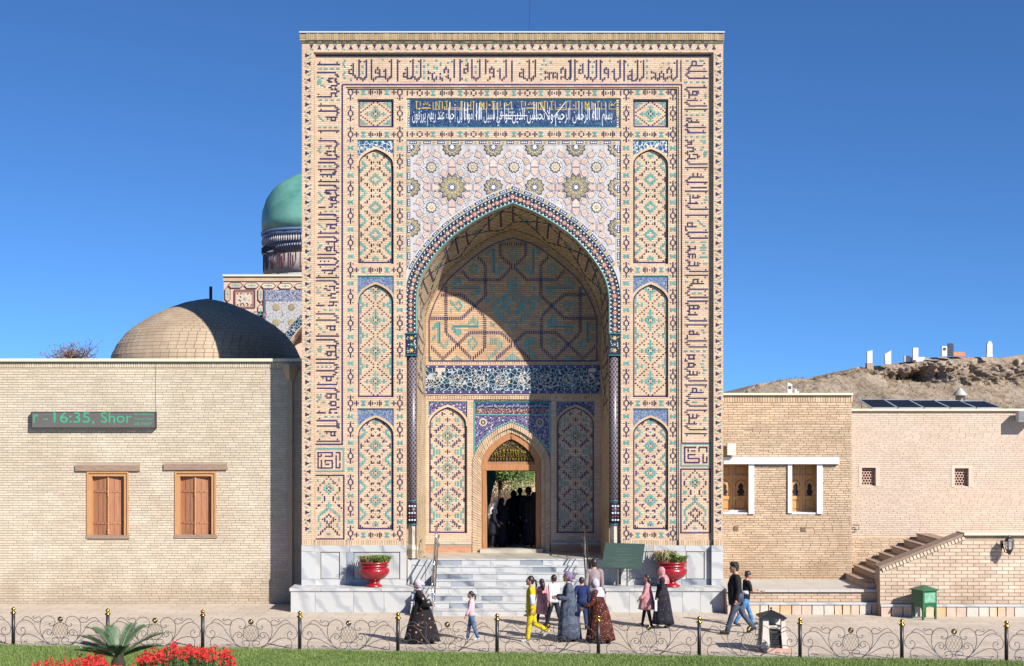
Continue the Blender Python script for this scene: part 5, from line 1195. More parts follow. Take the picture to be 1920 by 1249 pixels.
ST = thing('marble_staircase', 'broad pale marble steps rising to the carved doorway', 'staircase', (0, 39, 0))
RZ = .17; rr = random.Random(3)
cutsets = [[772, 830, 905, 968, 1040, 1100, 1136], [772, 812, 843, 905, 985, 1060, 1136], [772, 815, 867, 903, 942, 1010, 1075, 1136], [772, 840, 895, 950, 1030, 1136],
           [812, 845, 888, 930, 950, 1010, 1060, 1108], [812, 846, 885, 932, 1000, 1050, 1108], [812, 862, 897, 935, 1000, 1045, 1108], [812, 862, 918, 976, 1020, 1060, 1108]]
greys = [[], [2], [1, 3], [], [1], [0, 1], [4], [0, 3]]
for k in range(8):
    Yf = 38.42 + k * .268; z1 = (k + 1) * RZ; cs = cutsets[k]
    st = MB(); x0, x1 = P(cs[0], 0, 39)[0], P(cs[-1], 0, 39)[0]
    st.box(x0 + .01, x1 - .01, Yf + .04, Yf + .36, 0 if k < 4 else .5, z1 - .035); so = st.build('step', m_mortar, ST)
    xs = [P(c, 0, 39)[0] for c in cs]
    for i, (a, c) in enumerate(zip(xs[:-1], xs[1:])):
        b = MB(); b.box(a + .003, c - .003, Yf - rr.uniform(0, .004), Yf + .04, z1 - RZ, z1 - .035); b.build('riser_slab', m_marble_grey if i in greys[k] else m_marble, so)
    xs2 = [x0 + (x1 - x0) * i / 5 for i in range(6)]
    for a, c in zip(xs2[:-1], xs2[1:]):
        b = MB(); b.box(a + .003, c - .003, Yf - .02, Yf + .32, z1 - .033, z1); b.build('tread_slab', m_marble, so)
# platform in the niche and its wings
b = MB(); b.box(P(762, 0, 40.35)[0], P(1164, 0, 40.35)[0], 40.3 + .3, 45, 0, 1.355); b.build('platform', m_marble_warm, ST)
for q in ((764, 812), (1108, 1162)): b = MB(); b.box(P(q[0], 0, 40.12)[0], P(q[1], 0, 40.12)[0], 40.13, 40.6, .6, 1.356); b.build('wing_wall', m_marble, ST)
b = MB()
for a, c in ((773, 800), (1117, 1145)):
    for q in ((a, 1058, c, 1060), (a, 1092, c, 1094), (a, 1060, a + 1.5, 1092), (c - 1.5, 1060, c, 1092)): b.pbox(*q, 40.115, 40.14)
b.build('panel_moulding', m_marble, ST)

# stair railings
def railing(px, label, s):
    o = thing('stair_railing', label, 'railing', (P(px, 0, 39.3)[0], 39.3, 0), 'steel railings beside the marble steps')
    X = P(px, 0, 39.3)[0]
    top, bot = Vector((X, 40.7, 1.36)), Vector((X, 38.35, 0.0))
    for h in (.92, .66, .42):
        b = MB(); d = Vector((s * (.0 if h == .92 else .06), 0, 0))
        pts = [top + Vector((0, .12, h - .12)) + d, top + Vector((0, .1, h)) + d, Vector((X, 40.35, 1.36 + h)) + d, bot + Vector((0, 0, h)) + d, bot + Vector((0, -.1, h - .03)) + d, bot + Vector((0, -.1, h - .15)) + d]
        b.tube(pts, .024 if h == .92 else .014, 8); b.build('handrail' if h == .92 else 'bar', m_steel, o, True)
    for Yq, z in ((40.36, 1.36), (39.36, .68), (38.4, 0)):
        b = MB(); b.tube([(X, Yq, z), (X, Yq, z + .92)], .022, 8); b.lathe([(.05, 0), (.05, .012)], (X, Yq, z), 12); b.build('post', m_steel, o, True)
railing(814, 'steel stair railing beside the marble wing near the woman in the floral black dress', 1)
railing(1101, 'steel stair railing beside the tilted green board', -1)

# ---------------------------------------------------------------- building on the left
LBG = thing('brick_building', 'long low pale brick building with shuttered windows beside the gateway', 'building', (-10, 41, 0))
YL = 41.05; XLl = -24.0; XLr = P(566, 0, YL)[0]
zc = P(0, 674.5, YL)[1]; zs = P(0, 689.5, YL)[1]; zsb = P(0, 680, YL)[1]
WIN = [(163, 241.5, 884, 1010), (328, 405.5, 884, 1009)]
holes = []
for a, c, t, u in WIN: (x0, z1), (x1, z0) = P(a, t, YL), P(c, u, YL); holes.append((x0, x1, z0, z1))
lint = []
for a, c, t, u in ((142, 262.5, 872, 883), (307.5, 426, 870, 881)): (x0, z1), (x1, z0) = P(a, t, YL), P(c, u, YL); lint.append((x0, x1, z0, z1))
b = MB()      # wall core with real openings
edges = sorted([XLl, XLr + .6] + [h[0] for h in holes] + [h[1] for h in holes])
for a, c in zip(edges[:-1], edges[1:]):
    h = [q for q in holes if q[0] <= a + 1e-6 and q[1] >= c - 1e-6]
    if h: b.box(a, c, YL + .012, YL + .5, 0, h[0][2]); b.box(a, c, YL + .012, YL + .5, h[0][3], zc)
    else: b.box(a, c, YL + .012, YL + .5, 0, zc)
b.build('wall', m_mortar, LBG)
b = MB(); b.box(XLl, XLr + .6, YL + .5, 53, zc - .35, zc - .25); b.box(XLl, XLl + .4, YL + .5, 53, 0, zc); b.box(XLl, XLr + .6, 52.7, 53, 0, zc); b.box(XLr + .3, XLr + .6, YL + .5, 52.7, 0, zc)
b.box(XLl + .4, XLr + .3, YL + 1.2, YL + 1.3, 0, zc - .35); b.build('roof', M('roof_plaster', S(180, 160, 130)), LBG)
rs = brick_rects(max(XLl, P(-40, 0, YL)[0]), XLr, 0.0, zs, YL, .285, .0725, .011, holes + lint, jit=.005, lenj=.06)
near = [r for r in rs if r[0] > P(0, 0, YL)[0] and r[1] < P(515, 0, YL)[0]]; near = near[:300]; ids = set(map(id, near))
pieces('brick', near + [r for r in rs if id(r) not in ids], m_pale_brick, LBG, 300)
rs = []; x = P(-40, 0, YL)[0]
while x < XLr:
    rs.append((x + .006, x + .056, YL - random.uniform(0, .006), YL + .02, zs + .006, zsb)); x += .0665
boxes('soldier_course', rs, m_pale_brick, LBG)
b = MB(); b.box(XLl, XLr + .02, YL - .09, YL + .5, zsb + .03, zc + .03); b.build('coping', m_cap, LBG)
for i, (a, c, t, u) in enumerate(WIN):
    x0, x1, z0, z1 = holes[i]
    W = MB(); fw = .14
    for q in ((x0, x0 + fw, z0 + .1, z1), (x1 - fw, x1, z0 + .1, z1), (x0 + fw, x1 - fw, z1 - fw, z1)):
        W.box(q[0], q[1], YL + .0, YL + .3, q[2], q[3])
    for q in ((x0 - .0, x0 + .05, z0 + .1, z1), (x1 - .05, x1, z0 + .1, z1), (x0 + .05, x1 - .05, z1 - .05, z1)):
        W.box(q[0], q[1], YL - .035, YL - .002, q[2], q[3])
    wo_ = W.build('window', m_wood_frame, LBG)
    b = MB(); b.box(x0 - .02, x1 + .02, YL - .03, YL + .3, z0, z0 + .1); b.build('sill', m_lintel, wo_)
    xi0, xi1, zi0, zi1 = x0 + fw, x1 - fw, z0 + .1, z1 - fw; xm = (xi0 + xi1) / 2 + (.0, -.02)[i]
    for (p, q, ang) in ((xi0, xm - .012, .13), (xm + .012, xi1, -.13)):
        s = MB(); l = q - p
        # leaves hang slightly outwards at the middle
        ya, yb_ = (YL + .16, YL + .06) if ang > 0 else (YL + .06, YL + .16)
        s.add([(p, ya, zi0), (q, yb_, zi0), (q, yb_ + .04, zi0), (p, ya + .04, zi0), (p, ya, zi1 - .02), (q, yb_, zi1 - .02), (q, yb_ + .04, zi1 - .02), (p, ya + .04, zi1 - .02)],
              [(0, 1, 5, 4), (1, 2, 6, 5), (2, 3, 7, 6), (3, 0, 4, 7), (4, 5, 6, 7), (3, 2, 1, 0)])
        so = s.build('shutter', m_wood_red, wo_)
        d = MB()
        for zz in (.26, .8):
            zq = zi0 + (zi1 - zi0) * (1 - zz) - .03; 
            d.add([(p + .02, ya - .014 + (yb_ - ya) * .05, zq), (q - .01, yb_ - .012, zq), (q - .01, yb_ - .012, zq + .06), (p + .02, ya - .014 + (yb_ - ya) * .05, zq + .06)], [(0, 1, 2, 3)])
            for k in range(3): u_ = .25 + k * .28; d.ball((p + l * u_, ya + (yb_ - ya) * u_ - .02, zq + .03), .014, 6)
        d.build('strap', m_wood_red, so)
        v = MB()
        for k in (1, 2): u_ = k / 3; v.box(p + l * u_ - .003, p + l * u_ + .003, ya + (yb_ - ya) * u_ - .004, ya + (yb_ - ya) * u_, zi0 + .02, zi1 - .05)
        v.build('joint', m_dark, so)
    b = MB(); prof = [(.018, 0), (.03, .05), (.02, .1), (.028, .14), (.018, .2), (.018, 1.1), (.028, 1.16), (.02, 1.2), (.03, 1.25), (.018, 1.3), (.018, zi1 - zi0 - .03)]
    b.lathe(prof, (xm, YL + .03, zi0), 10); b.build('turned_post', m_wood_frame, wo_, True)
    x0, x1, z0, z1 = lint[i]; b = MB(); b.box(x0, x1, YL - .06, YL + .2, z0, z1); b.build('lintel', m_lintel, LBG)
# downpipe
dp = thing('downpipe', 'beige rain downpipe with hopper in the shade beside the gateway', 'downpipe', (P(545, 0, YL)[0], YL - .1, 0))
xq = P(545.5, 0, YL)[0]; m_pipe = M('beige_pipe', S(196, 176, 146), rough=.6, var=.08)
b = MB(); b.box(xq - .065, xq + .065, YL - .16, YL - .03, .1, P(0, 712, YL)[1]); b.build('pipe', m_pipe, dp)
b = MB(); b.lathe([(.09, 0), (.2, .25), (.2, .3), (.22, .31), (.22, .46)], (xq, YL - .12, P(0, 714, YL)[1]), 4); b.build('hopper', m_pipe, dp)
b = MB()
for z in (1.5, 3.6, 5.6): b.box(xq - .085, xq + .085, YL - .17, YL + .01, z, z + .05)
b.build('bracket', m_pipe, dp, kind='stuff')
# moving-text board
lx0, lz1 = P(61.5, 772, YL); lx1, lz0 = P(294.5, 803.5, YL)
SG = thing('led_sign', 'dark electronic text board with green letters on the pale brick wall', 'sign', ((lx0 + lx1) / 2, YL, lz0))
b = MB(); b.box(lx0, lx1, YL - .16, YL - .01, lz0, lz1); b.build('casing', M('sign_casing', S(60, 54, 52), rough=.5), SG)
b = MB(); b.box(lx0 + .03, lx1 - .03, YL - .165, YL - .158, lz0 + .03, lz1 - .03); b.build('screen', M('led_screen', S(112, 108, 104), rough=.35, var=.05), SG)
m_led = M('green_led', S(60, 168, 122), rough=.6, emit=.16)
for txt, a, c, zt, zb2 in (('r', 66, 75, 777.5, 793), ('-', 84, 93, 785.3, 787.3), ('16:35,', 104, 180, 773, 796), ('Shor', 192, 250, 773, 793)):
    X0, Z1 = P(a, zt, YL); X1, Z0 = P(c, zb2, YL); text_obj(txt, .3, m_led, SG, 'lettering', X0, YL - .168, Z0, .002, width=X1 - X0, height=Z1 - Z0)
for txt, a, c, zt, zb2 in (('22/10/2022', 254, 291, 774, 778.5), ('Saturday', 255.5, 288, 783, 788.5), ('08:19:07', 254.5, 287, 792, 797.5)):
    X0, Z1 = P(a, zt, YL); X1, Z0 = P(c, zb2, YL); text_obj(txt, .1, m_led, SG, 'lettering', X0, YL - .168, Z0, .001, width=X1 - X0, height=Z1 - Z0)
b = MB(); b.tube([(P(292, 0, YL)[0], YL - .012, z) for z in (lz1, (lz1 + zsb) / 2, zsb)], .004, 5); b.build('cable', m_iron2, SG)

# ---------------------------------------------------------------- brick dome with its finial
m_dome = M('dome_brick', S(176, 152, 126), ns=.9, island=.05, col2=S(206, 184, 156), bump=.4, bs=40)
dc = (-9.84, 45.98)
DM = thing('brick_dome', 'low pointed brick dome half in shadow rising behind the pale brick parapet', 'dome', (dc[0], dc[1], 6.5))
prof = [(3.05, 6.3), (3.06, 7.0), (2.98, 7.35), (2.8, 7.72), (2.52, 8.08), (2.15, 8.38), (1.7, 8.66), (1.2, 8.9), (.7, 9.09), (.3, 9.18), (.0, 9.23)]
def pr(t):
    L_ = [0]
    for p, q in zip(prof[:-1], prof[1:]): L_.append(L_[-1] + math.hypot(q[0] - p[0], q[1] - p[1]))
    s = t * L_[-1]; i = max(j for j in range(len(prof) - 1) if L_[j] <= s + 1e-9); u = (s - L_[i]) / (L_[i + 1] - L_[i])
    return prof[i][0] + (prof[i + 1][0] - prof[i][0]) * u, prof[i][1] + (prof[i + 1][1] - prof[i][1]) * u
b = MB(); b.lathe([(max(.01, r - .03), z - .0) for r, z in [pr(i / 40) for i in range(41)]], (dc[0], dc[1], 0), 64); b.build('shell', M('dome_mortar', S(168, 146, 120)), DM, True)
tl = MB(); rows = 36; rr = random.Random(5)
for i in range(rows):
    (r0, z0), (r1, z1) = pr(i / rows), pr((i + .93) / rows); nb = max(6, int(2 * math.pi * r0 / .27)); ph = rr.random()
    for k in range(nb):
        a0, a1 = 2 * math.pi * (k + ph + .03) / nb, 2 * math.pi * (k + ph + .97) / nb; d = rr.uniform(0, .006)
        if math.sin((a0 + a1) / 2) > .25: continue
        q = [(dc[0] + (r + d) * math.cos(a), dc[1] + (r + d) * math.sin(a), z) for r, z, a in ((r0, z0, a0), (r0, z0, a1), (r1, z1, a1), (r1, z1, a0))]
        q2 = [(dc[0] + (r - .03) * math.cos(a), dc[1] + (r - .03) * math.sin(a), z) for r, z, a in ((r0, z0, a0), (r0, z0, a1), (r1, z1, a1), (r1, z1, a0))]
        tl.add(q + q2, [(0, 1, 2, 3), (1, 0, 4, 5), (2, 1, 5, 6), (3, 2, 6, 7), (0, 3, 7, 4)])
tl.build('dome_bricks', m_dome, DM, kind='stuff')
b = MB(); b.tube([(dc[0] + .12, dc[1], 9.15), (dc[0] + .12, dc[1], 9.62)], .05, 8); b.build('finial', M('dark_finial', (.03, .025, .025)), DM)

# ---------------------------------------------------------------- second portal and the turquoise dome behind
Y6 = 60.0
MP = thing('tiled_mausoleum_portal', 'pinkish tiled mausoleum portal with star mosaic seen behind the brick dome', 'mausoleum', (-9.5, Y6, 0))
b = MB(); x0, zt = P(419, 520, Y6); x1 = P(700, 0, Y6)[0]
PA = arch(640, 560, 115, 130, bottom=760, n=24)
b.pbox(419.5, 519, 528, 900, Y6 + .02, Y6 + 5); spandrel(b, PA, 525, 755, 519, Y6 + .02, Y6 + 1.6); b.pbox(752, 519, 830, 900, Y6 + .02, Y6 + 5)
b.pbox(500, 540, 800, 900, Y6 + 1.6, Y6 + 4); b.build('body', M('pink_brick', S(226, 196, 178), var=.1, ns=3), MP)
b = MB(); b.pbox(417.5, 514.5, 832, 518.2, Y6 - .1, Y6 + 5); b.build('coping', m_cap, MP)
b = MB(); b.pbox(418.5, 518.2, 831, 527, Y6 - .03, Y6 + 1); b.build('parapet_bricks', m_tan2, MP)
b = MB(); b.pbox(497.5, 543.5, 780, 565.5, Y6 - .01, Y6 + .05); b.build('script_band', faience('mausoleum_script', S(84, 90, 124), S(190, 194, 206), S(150, 156, 172), 9, .05, .25), MP)
for q in ((498, 640), (640, 780)): b = MB(); spandrel(b, offs(PA, 2), q[0], q[1], 565.5, Y6 - .012, Y6 + .04); b.build('star_mosaic', f_grey, MP)
b = MB(); ribbon(b, PA, -1, 14, Y6 - .05, Y6 + .05); b.build('arch_band', f_dark, MP)
b = MB(); ribbon(b, PA, -3, -1, Y6 - .07, Y6 + .1); ribbon(b, PA, 14, 15.5, Y6 - .07, Y6 + .1); b.build('arch_moulding', m_tan2, MP)
g = Mos(Y6, .02)
def hexchain(pts_c, horiz=True, L=14, hgt=5):
    for (x, y) in pts_c:
        if horiz: q = [(x - L, y), (x - L + 5, y - hgt), (x + L - 5, y - hgt), (x + L, y), (x + L - 5, y + hgt), (x - L + 5, y + hgt)]
        else: q = [(x, y - L), (x - hgt, y - L + 5), (x - hgt, y + L - 5), (x, y + L), (x + hgt, y + L - 5), (x + hgt, y - L + 5)]
        g.poly(q, 'cream', 0); g.line(q, 1.2, 'red', .004, True)
        if horiz: g.H(y, x - 7, x + 7, 'turq', 1.6); g.V(x, y - 3, y + 3, 'turq', 1.6)
        else: g.V(x, y - 7, y + 7, 'turq', 1.6); g.H(y, x - 3, x + 3, 'turq', 1.6)
hexchain([(442, 535), (472, 535.5), (503.5, 536), (535, 536.5), (566, 537)]); hexchain([(427, 552), (427, 582), (427, 612)], False, 14, 5); hexchain([(489, 553), (489, 584), (489, 615)], False, 14, 5)
hexchain([(456, 588), (486, 590)])
g.line([(439.5, 544), (478, 544), (478, 577), (439.5, 577)], 1.6, 'red', .004, True); g.line([(442, 547), (475, 547), (475, 574.5), (442, 574.5)], .9, 'brown', .004, True)
g.star(459, 561, 12, 7, 8, 'cream', .002); g.star(459, 561, 8, 4, 8, 'lav', .004); g.star(459, 561, 4, 2, 8, 'olive', .006)
for i in range(10): g.D(446 + (i % 5) * 6.5, 550 + (i // 5) * 21, 'red', 1.6)
for x in range(500, 575, 29):
    for y in (576, 605, 634):
        if y < PA[0][1] and abs(x - 640) > half_width(PA, y) + 16: g.star(x + 18, y, 7.5, 5, 12, 'olive', .012); g.disc(x + 18, y, 2, 'yellow', .016, 6)
g.line([(493.5, 541), (493.5, 660)], 1.5, 'red', .003); g.line([(496.5, 543), (496.5, 660)], 1.4, 'midblue', .003)
g.done('mosaic_tiles', MP)

Y7 = 75.0; k7 = Y7 / F
TD = thing('turquoise_dome', 'ribless turquoise dome on a tall tiled drum partly hidden by the gateway', 'dome', (P(590, 0, Y7)[0], Y7, 0))
cx = P(590, 0, Y7)[0]
z_ = lambda py: P(0, py, Y7)[1]
b = MB(); pf = [(97.5, 440), (98.5, 420), (97, 400), (90, 378), (79, 360), (64, 346), (48, 336), (30, 328), (14, 322), (1, 318)]
b.lathe([(r * k7, z_(y)) for r, y in pf], (cx, Y7, 0), 64)
m_td = M('turquoise_glaze', S(84, 146, 136), rough=.45, ns=.9, island=0, col2=S(134, 196, 178), bump=.3, bs=14); b.build('dome', m_td, TD, True)
b = MB(); 
for i, (r0, y0, r1, y1) in enumerate(((99.5, 444, 99.5, 439), (96, 452, 99, 444), (95, 466, 95, 452), (94, 900, 94, 466))): b.lathe([(r0 * k7, z_(y0)), (r1 * k7, z_(y1))], (cx, Y7, 0), 64, (1, 3, 3, 2)[i])
b.build('drum', [PM[I['deep']], PM[I['midblue']], f_grey, faience('blue_drum_tile', S(62, 80, 122), S(110, 130, 166), S(150, 160, 176), 8, .08, .2), PM[I['teal']], PM[I['deep']]], TD, True)
b = MB()
for i in range(60):
    a = math.pi + math.pi * i / 60; r = 97 * k7
    b.lathe([(.02, .12), (.045, .26), (.02, .38)], (cx + r * math.cos(a), Y7 + r * math.sin(a), z_(466)), 5, 0)
    b.box(cx + r * math.cos(a) - .03, cx + r * math.cos(a) + .03, Y7 + r * math.sin(a) - .05, Y7 + r * math.sin(a) + .05, z_(478), z_(468), 1)
b.build('muqarnas', [PM[I['lav']], PM[I['deep']]], TD, kind='stuff')
b = MB(); rr = random.Random(2); r = 95.2 * k7
def dr(a, y): return (cx + r * math.cos(a), Y7 + r * math.sin(a), z_(y))
for a0 in np.arange(math.pi * 1.0, math.pi * 1.7, .24):
    for da, y0, y1 in ((0, 484, 510), (.03, 484, 508), (.06, 488, 510), (.1, 484, 498)):
        b.tube([dr(a0 + da * 1.5, y0), dr(a0 + da * 1.5, y1)], .022, 4); 
    b.tube([dr(a0, 510), dr(a0 + .05, 512), dr(a0 + .1, 508), dr(a0 + .14, 500)], .024, 4); b.tube([dr(a0 + .1, 484), dr(a0 + .13, 481), dr(a0 + .15, 484)], .02, 4)
b.tube([dr(a, 481) for a in np.arange(math.pi, math.pi * 1.7, .05)], .04, 5)
b.build('drum_lettering', PM[I['red']], TD, kind='stuff')
b = MB(); b.lathe([(94.6 * k7, z_(520)), (94.6 * k7, z_(480))], (cx, Y7, 0), 64); b.build('drum_tile', M('drum_brick', S(198, 184, 170), var=.15, ns=6, col2=S(176, 172, 170)), TD, True)

# bare tree far behind the left building
def twigs(name, label, px, py, Y, w_, h_, n, seed, mat):
    rr = random.Random(seed); x, z = P(px, py, Y); b = MB(); base = Vector((x, Y, 0))
    b.tube([base, base + Vector((.1, 0, z * .5)), Vector((x, Y, z - .1))], [.22, .16, .1], 6)
    o = thing(name, label, 'tree', (x, Y, 0)); b.build('trunk', mat, o)
    b = MB()
    for i in range(n):
        a = rr.uniform(0, 6.28); sp = rr.uniform(0, 1); p = Vector((x, Y, z - .3 + rr.uniform(-.6, .1))); d = Vector((math.cos(a) * sp * w_, math.sin(a) * sp * w_ * .6, h_ * rr.uniform(.5, 1) * (1.05 - sp * .5)))
        pts = [p]; 
        for k in range(4): pts.append(p + d * (k + 1) / 4 + Vector((rr.gauss(0, .12), rr.gauss(0, .12), rr.gauss(0, .08))))
        b.tube(pts, [.03, .024, .018, .012, .006], 3)
        for q in range(7):
            s = pts[rr.randint(1, 4)]; e = s + Vector((rr.gauss(0, .28), rr.gauss(0, .2), rr.uniform(.05, .5))); b.tube([s, (s + e) / 2 + Vector((rr.gauss(0, .05), 0, rr.gauss(0, .05))), e], [.012, .009, .005], 3)
            if rr.random() < .5: b.ball(e, .03, 4)
    b.build('crown', mat, o, kind=None)
twigs('bare_tree', 'bare greyish brown tree crown peeping over the left parapet', 134, 668, 62, 1.25, .75, 60, 3, M('twig', S(140, 112, 96), var=.2))

# ---------------------------------------------------------------- buildings and terrace on the right
YR = 41.3
RB = thing('weathered_brick_house', 'tall weathered brick house with white framed windows beside the gateway', 'building', (6.5, YR, 0))
xa, xb = P(1340, 0, YR)[0], P(1597, 0, YR)[0]
zt = P(0, 737, YR)[1]
RW = [(1340, 1411, 870, 962), (1478, 1539, 870, 962)]
rh = []
for a, c, t, u in RW: (x0, z1), (x1, z0) = P(a, t, YR), P(c, u, YR); rh.append((x0, x1, z0, z1))
b = MB(); edges = sorted(set([xa - .8, xb] + [h[0] for h in rh] + [h[1] for h in rh]))
for a, c in zip(edges[:-1], edges[1:]):
    h = [q for q in rh if q[0] <= a + 1e-6 and q[1] >= c - 1e-6]
    if h: b.box(a, c, YR + .012, YR + 1, 0, h[0][2]); b.box(a, c, YR + .012, YR + 1, h[0][3], zt)
    else: b.box(a, c, YR + .012, YR + 1, 0, zt)
b.box(xa - .8, xb, YR + 1, 50, zt - .4, zt - .3); b.box(xb - .4, xb, YR + 1, 50, 0, zt)
b.build('wall', m_dmortar, RB)
zA, zB = P(0, 795, YR)[1], P(0, 754.5, YR)[1]
beam = (P(1356, 0, YR)[0], P(1572, 0, YR)[0], P(0, 870, YR)[1], P(0, 857, YR)[1])
hs = rh + [beam]
low = brick_rects(xa, xb, .66, zA, YR, .26, .066, .012, hs, jit=.008, lenj=.14, miss=.003)
up = brick_rects(xa, xb, zA, zB, YR, .27, .068, .012, hs, jit=.005, lenj=.08)
vis = [r for r in low if r[0] > P(1360, 0, YR)[0] and r[4] > P(0, 1085, YR)[1]][:300]; ids = set(map(id, vis))
pieces('brick', vis + [r for r in low if id(r) not in ids], m_rough_brick, RB, 300)
boxes('upper_bricks', up, m_tan2, RB)
rs = []; x = xa
while x < xb: rs.append((x + .006, x + .062, YR - random.uniform(0, .006), YR + .02, zB + .006, P(0, 742.5, YR)[1])); x += .073
boxes('soldier_course', rs, m_tan2, RB)
b = MB(); b.box(xa - .8, xb + .03, YR - .08, YR + 1, P(0, 741, YR)[1], zt); b.build('coping', m_cap, RB)
b = MB(); b.box(beam[0], beam[1], YR - .12, YR + .1, beam[2], beam[3]); b.build('beam', m_white, RB)
for i, (x0, x1, z0, z1) in enumerate(rh):
    W = MB(); t = .1
    W.box(x0 - (.0 if i == 0 else .02), x0 + t, YR - .06, YR + .55, z0, z1 - .0); W.box(x1 - t - .02, x1 + .04, YR - .06, YR + .0, z0 - .02, z1); W.box(x1 - .02, x1 + .04, YR, YR + .6, z0, z1)
    W.box(x0 + t, x1 - t - .02, YR - .02, YR + .55, z0 - .03, z0 + .01)
    wo_ = W.build('window', m_white, RB)
    d0, d1 = x0 + t, x1 - .02; dm = (d0 + d1) / 2; YD = YR + .5
    for p, q in ((d0, dm - .004), (dm + .004, d1)):
        s = MB(); s.box(p, q, YD, YD + .05, z0, z1)
        for (u0, u1, v0, v1) in ((.13, .87, 0, .035), (.13, .87, .97, 1), (0, .13, 0, 1), (.87, 1, 0, 1), (.13, .87, .26, .33), (.13, .87, .7, .76)): s.box(p + (q - p) * u0, p + (q - p) * u1, YD - .03, YD - .001, z0 + (z1 - z0) * v0, z0 + (z1 - z0) * v1)
        for (v0, v1) in ((.08, .22), (.8, .93)): s.box(p + (q - p) * .25, p + (q - p) * .75, YD - .018, YD - .002, z0 + (z1 - z0) * v0, z0 + (z1 - z0) * v1)
        so = s.build('shutter', m_door_wood, wo_)
        cxx = (p + q) / 2; H_ = (z1 - z0); w2 = (q - p) * .15; zz = z0 + H_ * .34
        shp = [(-1.5, 0), (1.5, 0), (1.2, .07), (.8, .12), (1.4, .2), (1.5, .32), (1.2, .42), (.8, .52), (1.05, .66), (.9, .82), (0, 1), (-.9, .82), (-1.05, .66), (-.8, .52), (-1.2, .42), (-1.5, .32), (-1.4, .2), (-.8, .12), (-1.2, .07)]
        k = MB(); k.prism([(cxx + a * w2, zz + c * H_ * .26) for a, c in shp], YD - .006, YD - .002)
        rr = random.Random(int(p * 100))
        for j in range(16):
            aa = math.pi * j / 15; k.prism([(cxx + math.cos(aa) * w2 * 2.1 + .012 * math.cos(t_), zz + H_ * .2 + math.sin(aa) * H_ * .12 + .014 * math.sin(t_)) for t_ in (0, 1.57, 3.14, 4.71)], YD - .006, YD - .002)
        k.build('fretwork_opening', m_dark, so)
b = MB(); b.ball((rh[0][0] + .55, YR + .25, rh[0][2] + .03), .1, 8, 0, (1.6, .8, .5)); b.tube([(rh[0][0] + .3, YR + .2, rh[0][2] + .03), (rh[0][0] + .8, YR + .25, rh[0][2] + .05), (rh[0][1] - .15, YR + .2, rh[0][2] + .04)], .025, 6)
tag(b.build('folded_cloth', m_white, None, True), 'pale crumpled cloth lying on the left window sill', 'cloth')
for px in (1380, 1506):
    x0, z1 = P(px - 4.5, 986 + (px > 1400) * 2, YR); x1, z0 = P(px + 4.5, 995 + (px > 1400) * 2, YR)
    b = MB(); b.box(x0, x1, YR - .02, YR + .03, z0, z1)
    for k in range(4): b.box(x0 + .02, x1 - .02, YR - .03, YR - .02, z0 + .02 + k * .03, z0 + .035 + k * .03)
    b.build('vent', M('vent_grate', S(150, 120, 100)), RB)
# loudspeaker / lamp box on the wall above the beam
x0, z1 = P(1361, 831, YR); x1, z0 = P(1377, 853, YR)
ob = thing('wall_box', 'pale metal floodlight box fixed above the left end of the white beam', 'box', ((x0 + x1) / 2, YR - .2, z0))
b = MB(); b.box(x0, x1, YR - .3, YR - .1, z0, z1); b.build('case', M('pale_metal', S(226, 228, 214), rough=.5, var=.04), ob)
b = MB(); b.box(x0 + .05, x1 - .05, YR - .1, YR, z0 + .1, z1 - .1); b.build('bracket', m_iron2, ob)
# pale long building further right
YC = 42.0
CB = thing('cream_brick_building', 'long cream brick building with two lattice windows under the hill', 'building', (12, YC, 0))
xa2, xb2 = P(1590, 0, YC)[0], P(2010, 0, YC)[0]
zt2 = P(0, 766.5, YC)[1]
LW = [(1616, 1642, 877, 911), (1790, 1816, 878, 912)]
lh = []
for a, c, t, u in LW: (x0, z1), (x1, z0) = P(a, t, YC), P(c, u, YC); lh.append((x0, x1, z0, z1))
b = MB(); edges = sorted([xa2, xb2] + [h[0] for h in lh] + [h[1] for h in lh])
for a, c in zip(edges[:-1], edges[1:]):
    h = [q for q in lh if q[0] <= a + 1e-6 and q[1] >= c - 1e-6]
    if h: b.box(a, c, YC + .01, YC + .5, 0, h[0][2]); b.box(a, c, YC + .01, YC + .5, h[0][3], zt2)
    else: b.box(a, c, YC + .01, YC + .5, 0, zt2)
b.box(xa2, xb2, YC + .5, 52, zt2 - .3, zt2 - .2); b.box(xa2, xb2, YC + .8, YC + .9, 0, zt2 - .3); b.box(xb2 - .3, xb2, YC + .5, 52, 0, zt2)
b.build('wall', M('pink_mortar', S(226, 200, 172), var=.06), CB)
zl = P(0, 1004, YC)[1]
rs = brick_rects(xa2, P(1930, 0, YC)[0], zl, zt2 - .1, YC, .26, .058, .008, lh, jit=.003, lenj=.12)
vis = [r for r in rs if r[0] > P(1600, 0, YC)[0]][:300]; ids = set(map(id, vis))
pieces('brick', vis + [r for r in rs if id(r) not in ids], m_pale_brick2, CB, 300)
rs = brick_rects(xa2, P(1800, 0, YC)[0], .6, zl, YC + .0, .26, .066, .012, [], jit=.009, lenj=.2)
boxes('lower_bricks', rs, m_rough_brick, CB)
b = MB(); b.box(xa2, xb2, YC - .08, YC + .5, P(0, 770.5, YC)[1], zt2); b.build('coping', m_cap, CB)
